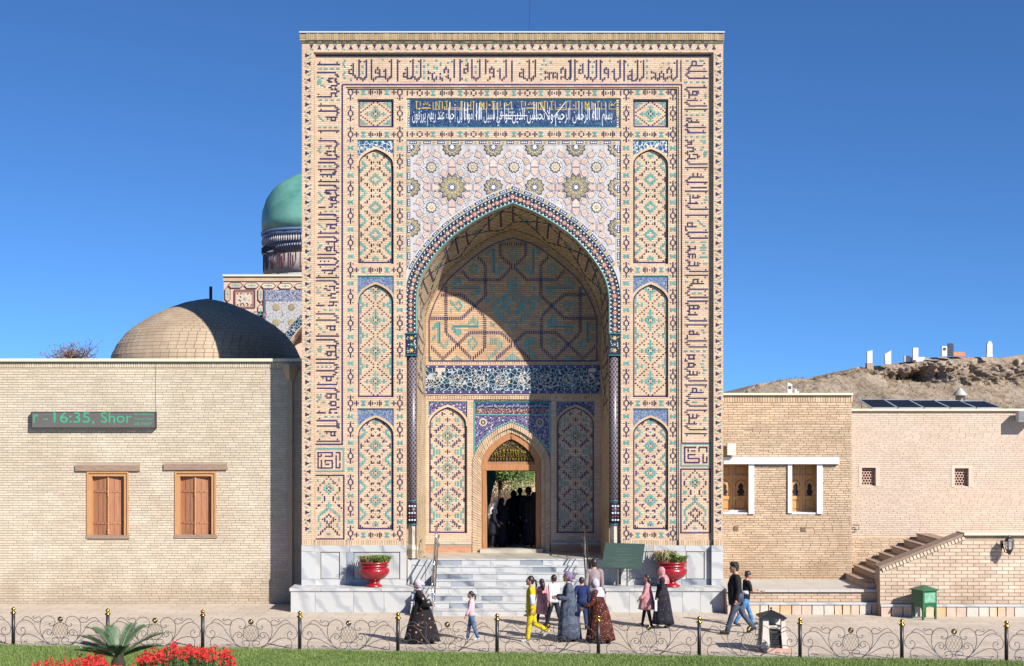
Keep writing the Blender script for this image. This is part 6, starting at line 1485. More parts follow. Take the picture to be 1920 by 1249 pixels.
for x0, x1, z0, z1 in lh:
    W = MB()
    for q in ((x0 - .1, x1 + .12, z1, z1 + .09), (x0 - .1, x0 - .001, z0 - .02, z1), (x1 + .001, x1 + .12, z0 - .02, z1)): W.box(q[0], q[1], YC - .012, YC + .2, q[2], q[3])
    wo_ = W.build('window', m_pale_brick2, CB)
    b = MB(); nx, nz = 5, 7      # pierced clay lattice: a honeycomb of bars
    for i in range(nx + 1):
        for j in range(nz + 1):
            xx = x0 + (x1 - x0) * (i + (.5 if j % 2 else 0)) / nx; zz = z0 + (z1 - z0) * (j + .5) / nz
            for t_ in (math.pi / 2 + .0, math.pi / 2 + 2.1, math.pi / 2 - 2.1):
                e = (xx + math.cos(t_) * .052, zz + math.sin(t_) * .052)
                if x0 < xx < x1 and z0 < zz < z1 and z0 < e[1] < z1: b.tube([(xx, YC + .12, zz), (min(max(e[0], x0), x1), YC + .12, e[1])], .017, 5)
    b.box(x0, x0 + .02, YC + .08, YC + .16, z0, z1); b.box(x1 - .02, x1, YC + .08, YC + .16, z0, z1); b.box(x0, x1, YC + .08, YC + .16, z0, z0 + .02); b.box(x0, x1, YC + .08, YC + .16, z1 - .02, z1)
    b.build('lattice', M('pink_clay', S(214, 178, 164)) if 'pink_clay' not in MATS else MATS['pink_clay'], wo_)
# bracket on the corner
xq, zq = P(1598, 984, YC); ob = MB(); ob.tube([(xq, YC - .1, zq + .0), (xq + .17, YC - .1, zq + .0), (xq + .17, YC - .1, zq - .13), (xq, YC - .1, zq - .13), (xq, YC, zq - .13)], .014, 5)
tag(ob.build('wall_bracket', m_iron), 'small black square iron bracket low on the cream wall corner', 'bracket')
# solar panels, chimney, air conditioner
m_cell = M('solar_cell', (.010, .011, .016), rough=.5, var=.2, spec=.15); m_alu = M('aluminium_frame', (.62, .64, .67), rough=.35, metal=.6)
for i in range(5):
    pa, pb = 1635 + i * 49.0, 1635 + (i + 1) * 49.0 - 1.5
    x0, x1 = P(pa, 0, 43.2)[0], P(pb, 0, 43.2)[0]; zb_, zt_ = P(0, 767, 43.2)[1], P(0, 750.5 + i * .8, 44.9)[1]
    o = thing('solar_panel', ['first solar panel from the left on the cream roof', 'second solar panel from the left on the cream roof', 'middle solar panel of the row on the cream roof', 'fourth solar panel from the left on the cream roof', 'last solar panel, nearest the air conditioner'][i], 'solar panel', ((x0 + x1) / 2, 43.2, zb_), 'solar panels in a row on the roof')
    v = [Vector((x0, 43.2, zb_)), Vector((x1, 43.2, zb_)), Vector((x1, 44.9, zt_)), Vector((x0, 44.9, zt_))]; nrm = (v[1] - v[0]).cross(v[3] - v[0]).normalized()
    def pt(u, w_, h=0): return v[0] + (v[1] - v[0]) * u + (v[3] - v[0]) * w_ + nrm * h
    b = MB()
    def pp(u0, u1, w0, w1, h0, h1): b.add([pt(u0, w0, h0), pt(u1, w0, h0), pt(u1, w1, h0), pt(u0, w1, h0), pt(u0, w0, h1), pt(u1, w0, h1), pt(u1, w1, h1), pt(u0, w1, h1)], [(0, 1, 5, 4), (1, 2, 6, 5), (2, 3, 7, 6), (3, 0, 4, 7), (4, 5, 6, 7), (3, 2, 1, 0)])
    for q in ((0, .025, 0, 1), (.975, 1, 0, 1), (0, 1, 0, .03), (0, 1, .97, 1)): pp(*q, 0, .045)
    b.build('frame', m_alu, o)
    b = MB()
    for r in range(6):
        for c in range(4): pp(.03 + r * .158, .03 + (r + 1) * .158 - .008, .035 + c * .234, .035 + (c + 1) * .234 - .008, .02, .032)
    b.build('cells', m_cell, o, kind='stuff')
    b = MB(); pp(.02, .98, .03, .97, 0, .018); b.build('backing', M('cell_grid_line', (.10, .10, .12)) if 'cell_grid_line' not in MATS else MATS['cell_grid_line'], o)
    b = MB()
    for u in (.1, .9):
        p = pt(u, .95); b.tube([(p.x, p.y, zt2 - .3), tuple(p)], .02, 5)
    b.build('support', m_alu, o)
xq, zq = P(1800, 750, 47)
ob = thing('roof_vent', 'shiny metal roof vent pipe with conical cap behind the solar panels', 'roof vent', (xq, 47, zt2 - .3))
b = MB(); b.lathe([(.15, 0), (.15, zq - zt2 + .45)], (xq, 47, zt2 - .3), 20); b.build('pipe', m_steel, ob, True)
zq = P(0, 741, 47)[1]; b = MB(); b.lathe([(.24, 0), (.24, .04), (.05, .24), (.02, .28)], (xq, 47, zq - .02), 20); b.build('cap', M('grey_galvanised', (.30, .31, .28), rough=.5), ob, True)
x0, z1 = P(1901, 772, YC); x1, z0 = P(1914, 791, YC)
ob = thing('air_conditioner', 'white slatted outdoor unit hung under the right roof edge', 'air conditioner', ((x0 + x1) / 2, YC - .25, z0))
b = MB(); b.box(x0, x1 + .3, YC - .42, YC - .12, z0, z1); b.build('case', M('ac_white', S(210, 212, 214), rough=.5), ob)
b = MB(); [b.box(x0 + .01, x1 - .03, YC - .43, YC - .42, z0 + .02 + k * .035, z0 + .035 + k * .035) for k in range(8)]; b.build('grille', m_iron2, ob, kind='stuff')
b = MB(); b.box(x0 + .03, x1, YC - .12, YC, z0 + .05, z0 + .1); b.build('bracket', m_iron2, ob)
b = MB(); xq, zq = P(1492, 738, 42.5); b.box(xq - .035, xq + .035, 42.5, 42.57, zq - .2, zq + .13); b.box(xq + .05, xq + .1, 42.5, 42.57, zq - .2, zq + .07); tag(b.build('roof_pipe', m_white), 'small white vent stub on the weathered house roof', 'pipe')

# terrace, its brick base and stone cladding
TR = thing('stone_terrace', 'low stone topped terrace with brick face right of the gateway', 'terrace', (8, 40, 0))
YT = 38.75; tz = .675
tx0, tx1 = pxr + .02, P(1651, 0, YT)[0]
b = MB(); b.box(tx0, tx1 - .02, YT + .05, YR, 0, tz - .07); b.build('core', m_dmortar, TR)
for i in range(5):
    a, c = tx0 + (tx1 - tx0) * i / 5, tx0 + (tx1 - tx0) * (i + 1) / 5
    b = MB(); b.box(a + .003, c - .003, YT - .03, YR + .01 if i < 4 else 42.0, tz - .07, tz); b.build('top_slab', m_plank, TR)
pieces('brick', brick_rects(tx0, tx1 - .05, .33, tz - .075, YT + .04, .31, .084, .014, [], jit=.006), m_wall_brick, TR, 300)
def cladding(par, x0, x1, Yf, zt, name='cladding_stone'):
    x = x0; rr = random.Random(11); mats = [m_cl1, m_cl2, m_cl3, m_cl4]; i = 0
    while x < x1 - .05:
        w_ = rr.uniform(.22, .36); e = min(x1, x + w_); b = MB(); h = zt - rr.uniform(.004, .012)
        q = [(x + .008 + rr.uniform(0, .012), 0), (e - .008 - rr.uniform(0, .012), 0), (e - .008 - rr.uniform(0, .012), h), (x + .008 + rr.uniform(0, .012), h)]
        b.prism(q, Yf - rr.uniform(.0, .012), Yf + .04); b.build(name, rr.choice(mats), par); x = e; i += 1
m_cl1 = M('apricot_stone', S(226, 186, 152), ns=5, col2=S(238, 212, 184), bump=.4, bs=20); m_cl2 = M('pale_stone', S(226, 216, 200), ns=5, col2=S(206, 200, 190), bump=.4, bs=20)
m_cl3 = M('orange_stone', S(216, 168, 118), ns=5, col2=S(236, 200, 160), bump=.4, bs=20); m_cl4 = M('pink_stone', S(214, 178, 160), ns=5, col2=S(232, 204, 184), bump=.4, bs=20)
YW = 38.35
cladding(TR, tx0, tx1 - .02, YT - .06, .26)
b = MB(); b.box(tx0, tx1, YT - .09, YT + .04, .265, .325); b.build('ledge', m_marble, TR)
# garden wall with raking coping and stairs behind
GW = thing('raked_brick_wall', 'brick wall with sloping coping beside the outdoor stairs', 'wall', (12, YW, 0))
gx0, gx1 = P(1650, 0, YW)[0], P(1990, 0, YW)[0]
top = [(1650, 1062), (1806, 1000), (1990, 1000)]
tp = [P(x, y, YW) for x, y in top]
b = MB(); b.prism([(gx0, 0), (gx1, 0), (gx1, tp[2][1] - .06), (tp[1][0], tp[1][1] - .06), (tp[0][0], tp[0][1] - .06)], YW + .012, YW + .5); b.build('core', m_dmortar2, GW)
rs = []
for r in brick_rects(gx0, P(1935, 0, YW)[0], .33, tp[1][1] - .08, YW, .315, .0995, .014, [], jit=.006):
    xm = (r[0] + r[1]) / 2; lim = tp[0][1] + (tp[1][1] - tp[0][1]) * min(1, (xm - tp[0][0]) / (tp[1][0] - tp[0][0])) - .16
    if r[5] < lim: rs.append(r)
pieces('brick', rs, m_wall_brick, GW, 300)
rs = []; L_ = math.hypot(tp[1][0] - tp[0][0], tp[1][1] - tp[0][1]); u = .02; ang = math.atan2(tp[1][1] - tp[0][1], tp[1][0] - tp[0][0]); b = MB()
while u < L_ - .05:      # row of upright bricks under the sloping coping
    p = (tp[0][0] + math.cos(ang) * u, tp[0][1] + math.sin(ang) * u); nn = (-math.sin(ang), math.cos(ang)); w_ = .075
    q = [(p[0] - nn[0] * .17, p[1] - nn[1] * .17), (p[0] + math.cos(ang) * w_ - nn[0] * .17, p[1] + math.sin(ang) * w_ - nn[1] * .17), (p[0] + math.cos(ang) * w_ - nn[0] * .06, p[1] + math.sin(ang) * w_ - nn[1] * .06), (p[0] - nn[0] * .06, p[1] - nn[1] * .06)]
    b.prism(q, YW - .03 - random.uniform(0, .008), YW + .05); u += .1
b.build('raking_course', m_pale_brick, GW, kind='stuff')
b = MB(); b.prism([(tp[0][0] - .03, tp[0][1] - .065), (tp[1][0], tp[1][1] - .065), (tp[1][0], tp[1][1]), (tp[0][0] - .03, tp[0][1])], YW - .06, YW + .55); b.build('sloping_coping', m_lintel, GW)
b = MB(); b.box(tp[1][0] + .002, gx1, YW - .09, YW + .6, tp[1][1] - .05, tp[1][1] + .02); b.build('flat_coping', m_cap, GW)
cladding(GW, gx0, P(1940, 0, YW)[0], YW - .08, .26)
b = MB(); b.box(gx0, gx1, YW - .11, YW + .04, .265, .325); b.build('ledge', m_marble, GW)
# outdoor stairs
OS = thing('brick_stairs', 'dark brick steps climbing behind the raked wall', 'staircase', (10, 40, .67))
sx0 = P(1577, 0, 41.9)[0]; n = 7
for i in range(n):
    a = sx0 + i * .37; z1 = tz + (i + 1) * .185
    b = MB(); b.box(a, a + (.38 if i < n - 1 else 3.2), YW + .5, 41.9, tz - .01 if i == 0 else z1 - .37, z1 - .03); b.build('step', m_wall_brick, OS)
    b = MB(); b.box(a - .03, a + .37, YW + .52, 41.88, z1 - .03, z1); b.build('tread', m_lintel, OS)
# lantern on the garden wall
xq, zq = P(1893, 1022, YW - .3)
LP = thing('wall_lantern', 'black wall lantern with glass panes on the raked brick wall', 'wall lamp', (xq, YW - .25, zq - .2)); 
b = MB(); b.lathe([(.03, -.26), (.06, -.2), (.09, -.14), (.11, -.12)], (xq, YW - .28, zq), 6); b.lathe([(.14, .1), (.1, .17), (.04, .22), (.015, .27)], (xq, YW - .28, zq), 6)
for k in range(6): a = math.pi * k / 3; b.tube([(xq + .1 * math.cos(a), YW - .28 + .1 * math.sin(a), zq - .13), (xq + .13 * math.cos(a), YW - .28 + .13 * math.sin(a), zq + .11)], .008, 4)
b.build('cage', m_iron, LP)
m_glass = M('smoked_glass', (.55, .58, .6), rough=.1, var=.02); m_glass.node_tree.nodes['Principled BSDF'].inputs['Transmission Weight'].default_value = .7
b = MB(); b.lathe([(.088, -.12), (.118, .1)], (xq, YW - .28, zq), 6); b.build('pane', m_glass, LP)
b = MB(); b.tube([(xq - .1, YW - .01, zq + .05), (xq - .06, YW - .1, zq - .2), (xq - .02, YW - .25, zq - .22), (xq, YW - .28, zq - .2)], .014, 6); b.box(xq - .13, xq - .07, YW - .03, YW, zq - .1, zq + .1); b.build('arm', m_iron, LP)

# ---------------------------------------------------------------- hill with tombstones
def hill():
    sil = [(1330, 752), (1357, 745), (1394, 732.5), (1419, 718), (1450, 714), (1476, 714), (1506, 709), (1545, 704), (1577, 699), (1590, 693), (1605, 687), (1661, 682), (1706, 675), (1740, 668), (1774, 666), (1819, 666), (1886, 668), (1914, 663), (1960, 655), (2060, 640), (2200, 640)]
    sil = [(x, y + 2.0) for x, y in sil]
    cl = [(1330, 0), (1560, 0), (1600, 12), (1650, 34), (1700, 52), (1760, 60), (1830, 66), (1900, 60), (2200, 60)]     # cliff height in px
    YRG = 92.0; nx, nv = 420, 170; V = np.zeros((nx, nv, 3))
    xs = np.linspace(1330, 2200, nx); zr = np.interp(xs, [p[0] for p in sil], [p[1] for p in sil]); ch = np.interp(xs, [p[0] for p in cl], [p[1] for p in cl])
    for i, px in enumerate(xs):
        z0 = CH - (zr[i] - HZ) * YRG / F; hcl = ch[i] * 90 / F; zc_ = z0 - hcl; X = (px - 960) * YRG / F
        for j in range(nv):
            v = j / (nv - 1)
            if v < .08: y = 112 - (112 - YRG) * v / .08; z = z0 - .25 * (1 - v / .08)
            elif v < .5:
                t = (v - .08) / .42; y = YRG - t * 4.6 * (hcl / 2 + .12); z = z0 - hcl * (t ** .8)
            else:
                t = (v - .5) / .5; y = YRG - 4.6 * (hcl / 2 + .12) * 1 - t * 33; z = zc_ + (2.2 - zc_) * (t ** .85)
            cliff = 1 if .08 < v < .5 else 0; w_ = math.sin(min(1, max(0, (v - .08) / .42)) * math.pi) * min(1, hcl / 1.2)
            p = Vector((X * .55, y * .2, z * 1.1)); nval = noise.fractal(p, .8, 2.1, 5); rid = noise.fractal(Vector((X * 1.3, 3, z * .35)), .9, 2.0, 4)
            q = noise.fractal(Vector((X * 2.6, y * 2.6, z * 2.6)), .7, 2.0, 4)
            y -= w_ * (nval * 1.5 + abs(rid) * 2.0 - .4); hollow = math.exp(-((px - 1700) / 34) ** 2) * math.exp(-((v - .36) / .12) ** 2) * 3.2 - math.exp(-((px - 1770) / 30) ** 2) * w_ * 1.2
            y += hollow
            if v >= .08: z += (q * .11 + nval * .16) * min(1, (v - .08) * 14)
            else: z += q * .03
            V[i, j] = (X + nval * .3 * w_, y, z)
    V = V.reshape(-1, 3); f = [(i * nv + j, i * nv + j + 1, (i + 1) * nv + j + 1, (i + 1) * nv + j) for i in range(nx - 1) for j in range(nv - 1)]
    me = bpy.data.meshes.new('hill'); me.from_pydata([tuple(v) for v in V], [], f); me.polygons.foreach_set('use_smooth', [True] * len(f))
    m, t, b, N, L = nt('hill_earth'); geo = N('ShaderNodeNewGeometry')
    n1 = N('ShaderNodeTexNoise'); n1.inputs['Scale'].default_value = .9; n1.inputs['Detail'].default_value = 10; n1.inputs['Roughness'].default_value = .7; L(geo.outputs['Position'], n1.inputs[0])
    cr = N('ShaderNodeValToRGB'); L(n1.outputs[0], cr.inputs[0]); e = cr.color_ramp; e.elements[0].position = .33; e.elements[0].color = (*S(164, 138, 112), 1); e.elements[1].position = .58; e.elements[1].color = (*S(234, 212, 188), 1)
    x = e.elements.new(.45); x.color = (*S(210, 184, 156), 1)
    n2 = N('ShaderNodeTexNoise'); n2.inputs['Scale'].default_value = 5; n2.inputs['Detail'].default_value = 8; n2.inputs['Roughness'].default_value = .75; L(geo.outputs['Position'], n2.inputs[0])
    lt = N('ShaderNodeMapRange'); L(n2.outputs[0], lt.inputs[0]); lt.inputs[1].default_value = .52; lt.inputs[2].default_value = .62; lt.inputs[4].default_value = .6
    mx = N('ShaderNodeMix'); mx.data_type = 'RGBA'; L(lt.outputs[0], mx.inputs[0]); L(cr.outputs[0], mx.inputs[6]); mx.inputs[7].default_value = (*S(134, 122, 84), 1)
    L(mx.outputs[2], b.inputs['Base Color']); b.inputs['Roughness'].default_value = .95
    bp = N('ShaderNodeBump'); n5 = N('ShaderNodeTexNoise'); n5.inputs['Scale'].default_value = 11; n5.inputs['Detail'].default_value = 9; n5.inputs['Roughness'].default_value = .8; L(geo.outputs['Position'], n5.inputs[0]); bp.inputs['Strength'].default_value = 1; bp.inputs['Distance'].default_value = .22; L(n5.outputs[0], bp.inputs['Height']); L(bp.outputs[0], b.inputs['Normal'])
    me.materials.append(m); o = bpy.data.objects.new('hill', me); link(o); o['kind'] = 'structure'
    # dry scrub tufts clinging to the slope
    rr = random.Random(8); b = MB()
    for k in range(1500):
        i, j = rr.randint(60, nx - 60), rr.randint(int(nv * .3), int(nv * .8)); p = Vector(V[i * nv + j])
        for q in range(4): d = Vector((rr.gauss(0, .1), rr.gauss(0, .08), rr.uniform(.06, .24))); s_ = Vector((rr.uniform(-.02, .02), rr.uniform(-.02, .02), 0)); b.add([p - s_, p + s_, p + d], [(0, 1, 2)])
    o = b.build('dry_scrub', M('dry_scrub', S(160, 138, 102), island=.2, col2=S(136, 126, 84)), None, kind='stuff'); tag(o, 'dry brown scrub tufts on the earthen hillside', 'scrub')
hill()
def stone(label, px, pb, Y, pts, mat, depth=.22, extra=None, cat='tombstone'):
    x, z = P(px, pb, Y); k = Y / F
    o = thing('tombstone', label, cat, (x, Y, z)); b = MB(); b.prism([(x + a * k, z + c * k) for a, c in pts], Y, Y + depth); b.build('stele', mat, o)
    if extra: extra(o, x, z, k, Y)
m_gr = M('black_granite', (.05, .052, .06), rough=.25); m_ws = M('white_tombstone', S(232, 230, 226), rough=.6, var=.05)
def base(w_, h_, mat=m_dmortar2): return lambda o, x, z, k, Y: MB().box(x - w_ * k / 2, x + w_ * k / 2, Y - .1, Y + .35, z - .3, z + h_ * k).build('base', mat, o)
def plate(o, x, z, k, Y): MB().box(x - 2.5 * k, x + 2.5 * k, Y - .02, Y, z + 9 * k, z + 14 * k).build('portrait_plate', m_gr, o)
stone('leftmost white tombstone with slanted top on the ridge', 1631, 684, 91.2, [(-5, -1), (5, -1), (5, 27), (-5, 25)], m_ws, extra=base(12, 3))
stone('white tombstone with strongly slanted top on the ridge', 1665, 682, 91.2, [(-5, -1), (6, -1), (6, 25), (-6, 18)], m_ws)
stone('tall rectangular white tombstone with low slab behind it', 1717, 672, 91.2, [(-5, -3), (5, -3), (5, 20), (-5, 20)], m_ws, extra=lambda o, x, z, k, Y: MB().box(x - 4 * k, x + 20 * k, Y + .3, Y + 1, z - .2, z + 3 * k).build('grave_slab', m_ws, o))
stone('small square white tombstone low on the ridge', 1701, 675, 91.6, [(-5, -3), (5, -3), (5, 8), (-5, 8)], m_ws)
stone('white tombstone with dark portrait beside the black one', 1771, 666, 90.5, [(-5, -2), (5, -2), (5, 17), (-5, 17)], m_ws, extra=plate)
stone('black granite tombstone on the ridge', 1783, 666, 90.9, [(-5, -2), (5, -2), (5, 22), (-5, 22)], m_gr)
stone('low reddish brick grave wall beside the black tombstone', 1799, 666, 91.4, [(-11, -2), (11, -2), (11, 6), (-11, 6)], m_red_brick, cat='grave')
stone('rounded white tombstone standing alone at the far end of the ridge', 1856, 667, 91.2, [(-6, -2), (6, -2), (5, 4), (5, 22), (3, 26), (0, 28), (-3, 26), (-5, 22), (-5, 4)], m_ws)
stone('white tombstone with dark plate low above the weathered house roof', 1481, 738, 84, [(-4.5, -6), (4.5, -6), (4.5, 18), (-4.5, 21)], m_ws, extra=plate)
# ---------------------------------------------------------------- scrollwork fence
FN = thing('iron_fence', 'low black scrollwork fence with brass tipped posts along the lawn', 'fence', (0, 32, 0))
def crom(P_, n=7):
    P_ = [Vector(p) for p in P_]; out = []
    for i in range(len(P_) - 1):
        p0 = P_[i - 1] if i else 2 * P_[0] - P_[1]; p1, p2 = P_[i], P_[i + 1]; p3 = P_[i + 2] if i + 2 < len(P_) else 2 * P_[-1] - P_[-2]
        for k in range(n): t = k / n; out.append(.5 * (2 * p1 + (p2 - p0) * t + (2 * p0 - 5 * p1 + 4 * p2 - p3) * t * t + (3 * p1 - p0 - 3 * p2 + p3) * t ** 3))
    return out + [P_[-1]]
HALF = [[(588, 1050), (620, 1000), (680, 980), (740, 1010), (790, 1080), (850, 1150), (900, 1188)],
        [(588, 1050), (600, 1092), (640, 1112), (672, 1092), (672, 1060), (650, 1046), (634, 1062), (646, 1074)],
        [(645, 980), (680, 950), (720, 960), (760, 990), (800, 995), (818, 975), (805, 952), (775, 955), (757, 966), (745, 952), (757, 942)],
        [(905, 1012), (893, 1006), (888, 1018), (905, 1030), (932, 1020), (942, 988), (920, 952), (870, 942), (825, 970), (808, 1020), (812, 1080), (840, 1140), (890, 1186)],
        [(640, 1184), (640, 1130), (690, 1102), (760, 1118), (830, 1158), (900, 1190)], [(640, 1170), (650, 1192), (680, 1197), (692, 1178), (676, 1164), (664, 1178)],
        [(890, 1186), (850, 1150), (833, 1105), (858, 1066), (895, 1060), (912, 1085), (895, 1106), (872, 1098), (870, 1080), (886, 1078)],
        [(912, 1120), (926, 1098), (918, 1084), (902, 1090)], [(908, 1188), (950, 1188), (978, 1168), (974, 1140), (946, 1130), (918, 1140), (920, 1160), (936, 1162)]]
U_ = 1 / (4.322 * 86.5)
def make_panel(L):
    """one fence panel in local coordinates: x along the fence from 0 to L, z up"""
    sc = L / 810; b = MB()
    for pts in HALF:
        for s in (1, -1):
            q = [((990 + (x - 990) * s - 585) * sc, 0, (1204 - z) * U_) for x, z in pts]; b.tube(crom(q, 5), .0075, 5)
    o = b.build('scroll_panel', m_iron2, None, True)
    cx = 405 * sc; cz = (1204 - 1065) * U_; r = 68 * U_; g = MB()
    g.tube([(cx + r * math.cos(a), 0, cz + r * math.sin(a)) for a in np.linspace(0, 2 * math.pi, 25)], .008, 5, 0, False)
    for k in range(-4, 5):
        for s in (1, -1):
            dx = k * .072; pts = []
            for t in (-1, 1):
                pass
            # chord of slope s*2 through (dx,0)
            A = 1 + 4; B = 2 * dx * 1; C = dx * dx - r * r; D_ = B * B - 4 * A * C
            if D_ > 0:
                for u in ((-B - math.sqrt(D_)) / (2 * A), (-B + math.sqrt(D_)) / (2 * A)): pts.append((cx + dx + u, 0, cz + 2 * u * s))
                g.tube(pts, .0035, 4, 1)
    g.build('lattice_ring', [m_iron2, m_brass], o)
    g = MB(); zc_ = (1204 - 968) * U_
    ring = lambda rad, rr_, m: g.tube([(cx + rad * math.cos(a), -.01, zc_ + rad * math.sin(a)) for a in np.linspace(0, 2 * math.pi, 19)], rr_, 6, m, False)
    ring(.052, .012, 0); ring(.034, .011, 1); g.ball((cx, -.015, zc_), .02, 8, 1)
    g.build('medallion', [m_iron, m_brass], o, True)
    return o
pxs = [25, 202, 380, 562, 746, 932, 1122, 1311, 1500, 1691, 1887]
A_ = ((25 - 960) * 33.2 / F, 33.2); B_ = ((1887 - 960) * 30.95 / F, 30.95); sl = (B_[1] - A_[1]) / (B_[0] - A_[0])
def on_fence(px): t = (px - 960) / F; y = (A_[1] - sl * A_[0]) / (1 - sl * t); return Vector((t * y, y, 0))
posts = [on_fence(p) for p in [-152] + pxs + [2085]]
pole = None
for i, p in enumerate(posts):
    if pole is None:
        b = MB(); b.lathe([(.042, 0), (.042, .74)], (0, 0, 0), 12); pole = b.build('post', m_iron, None, True)
        b = MB(); b.lathe([(.045, .735), (.068, .75), (.068, .775), (.05, .79), (.032, .80), (.03, .81), (.046, .83), (.05, .85), (.044, .87), (.02, .885), (.012, .89), (.014, .9)], (0, 0, 0), 14); fin = b.build('finial', m_brass, pole, True)
        fin.matrix_parent_inverse = Matrix.Identity(4); o = pole; COL.objects.unlink(o); COL.objects.link(o)
        o.parent = FN; o.matrix_parent_inverse = Matrix.Translation(-FN.location)
    else:
        o = pole.copy(); COL.objects.link(o); f = fin.copy(); COL.objects.link(f); f.parent = o
    o.location = p
Ls = (posts[6] - posts[5]).length - .09
pan = make_panel(Ls); pan.parent = FN; pan.matrix_parent_inverse = Matrix.Translation(-FN.location); first = True
kids = [c for c in COL.objects if c.parent == pan]
for p, q in zip(posts[:-1], posts[1:]):
    d = q - p; L = d.length - .09
    if first: o = pan; first = False
    else:
        o = pan.copy(); COL.objects.link(o)
        for c in kids: cc = c.copy(); COL.objects.link(cc); cc.parent = o
    o.location = p + d.normalized() * .045; o.rotation_euler = (0, 0, math.atan2(d.y, d.x)); o.scale = (L / Ls, 1, 1)

# ---------------------------------------------------------------- pots with plants
def pot(label, px, sc, plants):
    X = P(px, 0, 39.52)[0]; o = thing('planter', label, 'planter', (X, 39.52, PZ), 'red glazed urns on the marble plinth')
    prof = [(.235, 0), (.24, .035), (.17, .08), (.12, .12), (.125, .15), (.21, .19), (.33, .27), (.41, .37), (.43, .45), (.42, .50), (.37, .53), (.36, .55), (.41, .575), (.42, .6), (.37, .62), (.37, .635), (.43, .66), (.435, .69), (.40, .70), (.38, .68)]
    prof = [(r * sc, z * sc) for r, z in prof]
    b = MB(); b.lathe(prof, (X, 39.52, PZ), 56, 0, wob=lambda a, z: 1 + .022 * abs(math.sin(a * 7)) * (1 if .26 < z / sc < .5 else 0)); b.build('urn', m_red, o, True)
    b = MB(); b.lathe([(.01, .66 * sc), (.385 * sc, .66 * sc)], (X, 39.52, PZ), 24); b.build('soil', m_soil, o)
    for name, mat, n, cx, rad, h, wd, seed in plants:
        rr = random.Random(seed); b = MB()
        for k in range(n):
            a = rr.uniform(0, 6.28); r0 = rad * math.sqrt(rr.random()); p = Vector((X + cx + r0 * math.cos(a), 39.52 + r0 * .8 * math.sin(a), PZ + .66 * sc)); L_ = h * rr.uniform(.6, 1.1)
            out = Vector((math.cos(a), math.sin(a), 0)) * (r0 / rad) * L_ * rr.uniform(.4, 1.1); q = p + out * .5 + Vector((0, 0, L_ * .8)); e = p + out * 1.3 + Vector((rr.gauss(0, .03), rr.gauss(0, .03), L_ * rr.uniform(.55, 1)))
            s = Vector((-math.sin(a), math.cos(a), 0)) * wd * .5
            b.add([p - s, p + s, q + s, q - s, e], [(0, 1, 2, 3), (3, 2, 4)])
        b.build(name, mat, o)
pot('red urn with low bushy green plants left of the stairs', 701, 1.0, [('foliage', m_leaf_y, 420, -.12, .24, .24, .02, 1), ('foliage', m_leaf, 900, .16, .26, .22, .02, 2)])
pot('red urn with pale spiky plants behind the woman in the pink scarf', 1259, 1.0, [('foliage', m_leaf_y, 420, -.2, .2, .36, .035, 3), ('foliage', m_leaf, 500, .14, .24, .22, .03, 4), ('dry_stems', m_cl4, 160, -.24, .16, .42, .012, 5)])

# ---------------------------------------------------------------- tilted green board
phi = R(20); e = Vector((math.cos(phi), -math.sin(phi), 0)); bk = Vector((math.sin(phi), math.cos(phi), 0)) * .39 + Vector((0, 0, .66))
x0, z0 = P(1128, 1065, 39.6); bl = Vector((x0, 39.6, z0)); wv = e * 1.14
GB = thing('information_board', 'tilted dark green board with faint text on two steel legs', 'sign', (bl.x + .5, 39.4, PZ))
nr = wv.cross(bk).normalized()
def quadbox(b, u0, u1, v0, v1, h0, h1, m=0):
    f = lambda u, v, h: bl + wv * u + bk * v + nr * h
    b.add([f(u0, v0, h0), f(u1, v0, h0), f(u1, v1, h0), f(u0, v1, h0), f(u0, v0, h1), f(u1, v0, h1), f(u1, v1, h1), f(u0, v1, h1)], [(4, 5, 6, 7), (0, 1, 5, 4), (1, 2, 6, 5), (2, 3, 7, 6), (3, 0, 4, 7), (3, 2, 1, 0)], m)
b = MB(); quadbox(b, 0, 1, 0, 1, 0, .025); b.build('board', M('green_board', S(70, 92, 84), rough=.5, var=.04), GB)
b = MB(); rr = random.Random(1)
for v, u0, u1 in ((.93, .06, .1), (.8, .3, .7), (.74, .34, .62), (.66, .3, .66), (.55, .32, .7), (.5, .36, .5), (.41, .12, .88), (.35, .28, .74), (.3, .34, .66), (.22, .3, .62), (.17, .14, .8), (.11, .22, .86), (.07, .3, .6)):
    u = u0
    while u < u1: w_ = rr.uniform(.008, .03); quadbox(b, u, min(u1, u + w_), v - .006, v + .006 * rr.uniform(.5, 1.2), .026, .028); u += w_ + rr.uniform(.006, .02)
b.build('faint_lines', M('faded_paint', S(128, 140, 130), var=.3, ns=30), GB, kind='stuff')
b = MB()
for u, v in ((.03, .05), (.97, .05), (.03, .95), (.97, .95)): quadbox(b, u - .006, u + .006, v - .01, v + .01, .026, .032)
b.build('rivets', m_steel, GB, kind='stuff')
for px in (1158.5, 1175):
    xq = P(px, 0, 39.6)[0]; yq = 39.6 - (xq - bl.x) * math.tan(phi) + .12
    b = MB(); b.box(xq - .02, xq + .02, yq - .02, yq + .02, PZ, z0 + .13); b.build('leg', m_steel, GB)
b = MB(); xa = P(1158.5, 0, 39.6)[0] + .02; b.box(xa, xa + .21, 39.53, 39.55, PZ + .42, PZ + .435); b.build('crossbar', m_steel, GB)

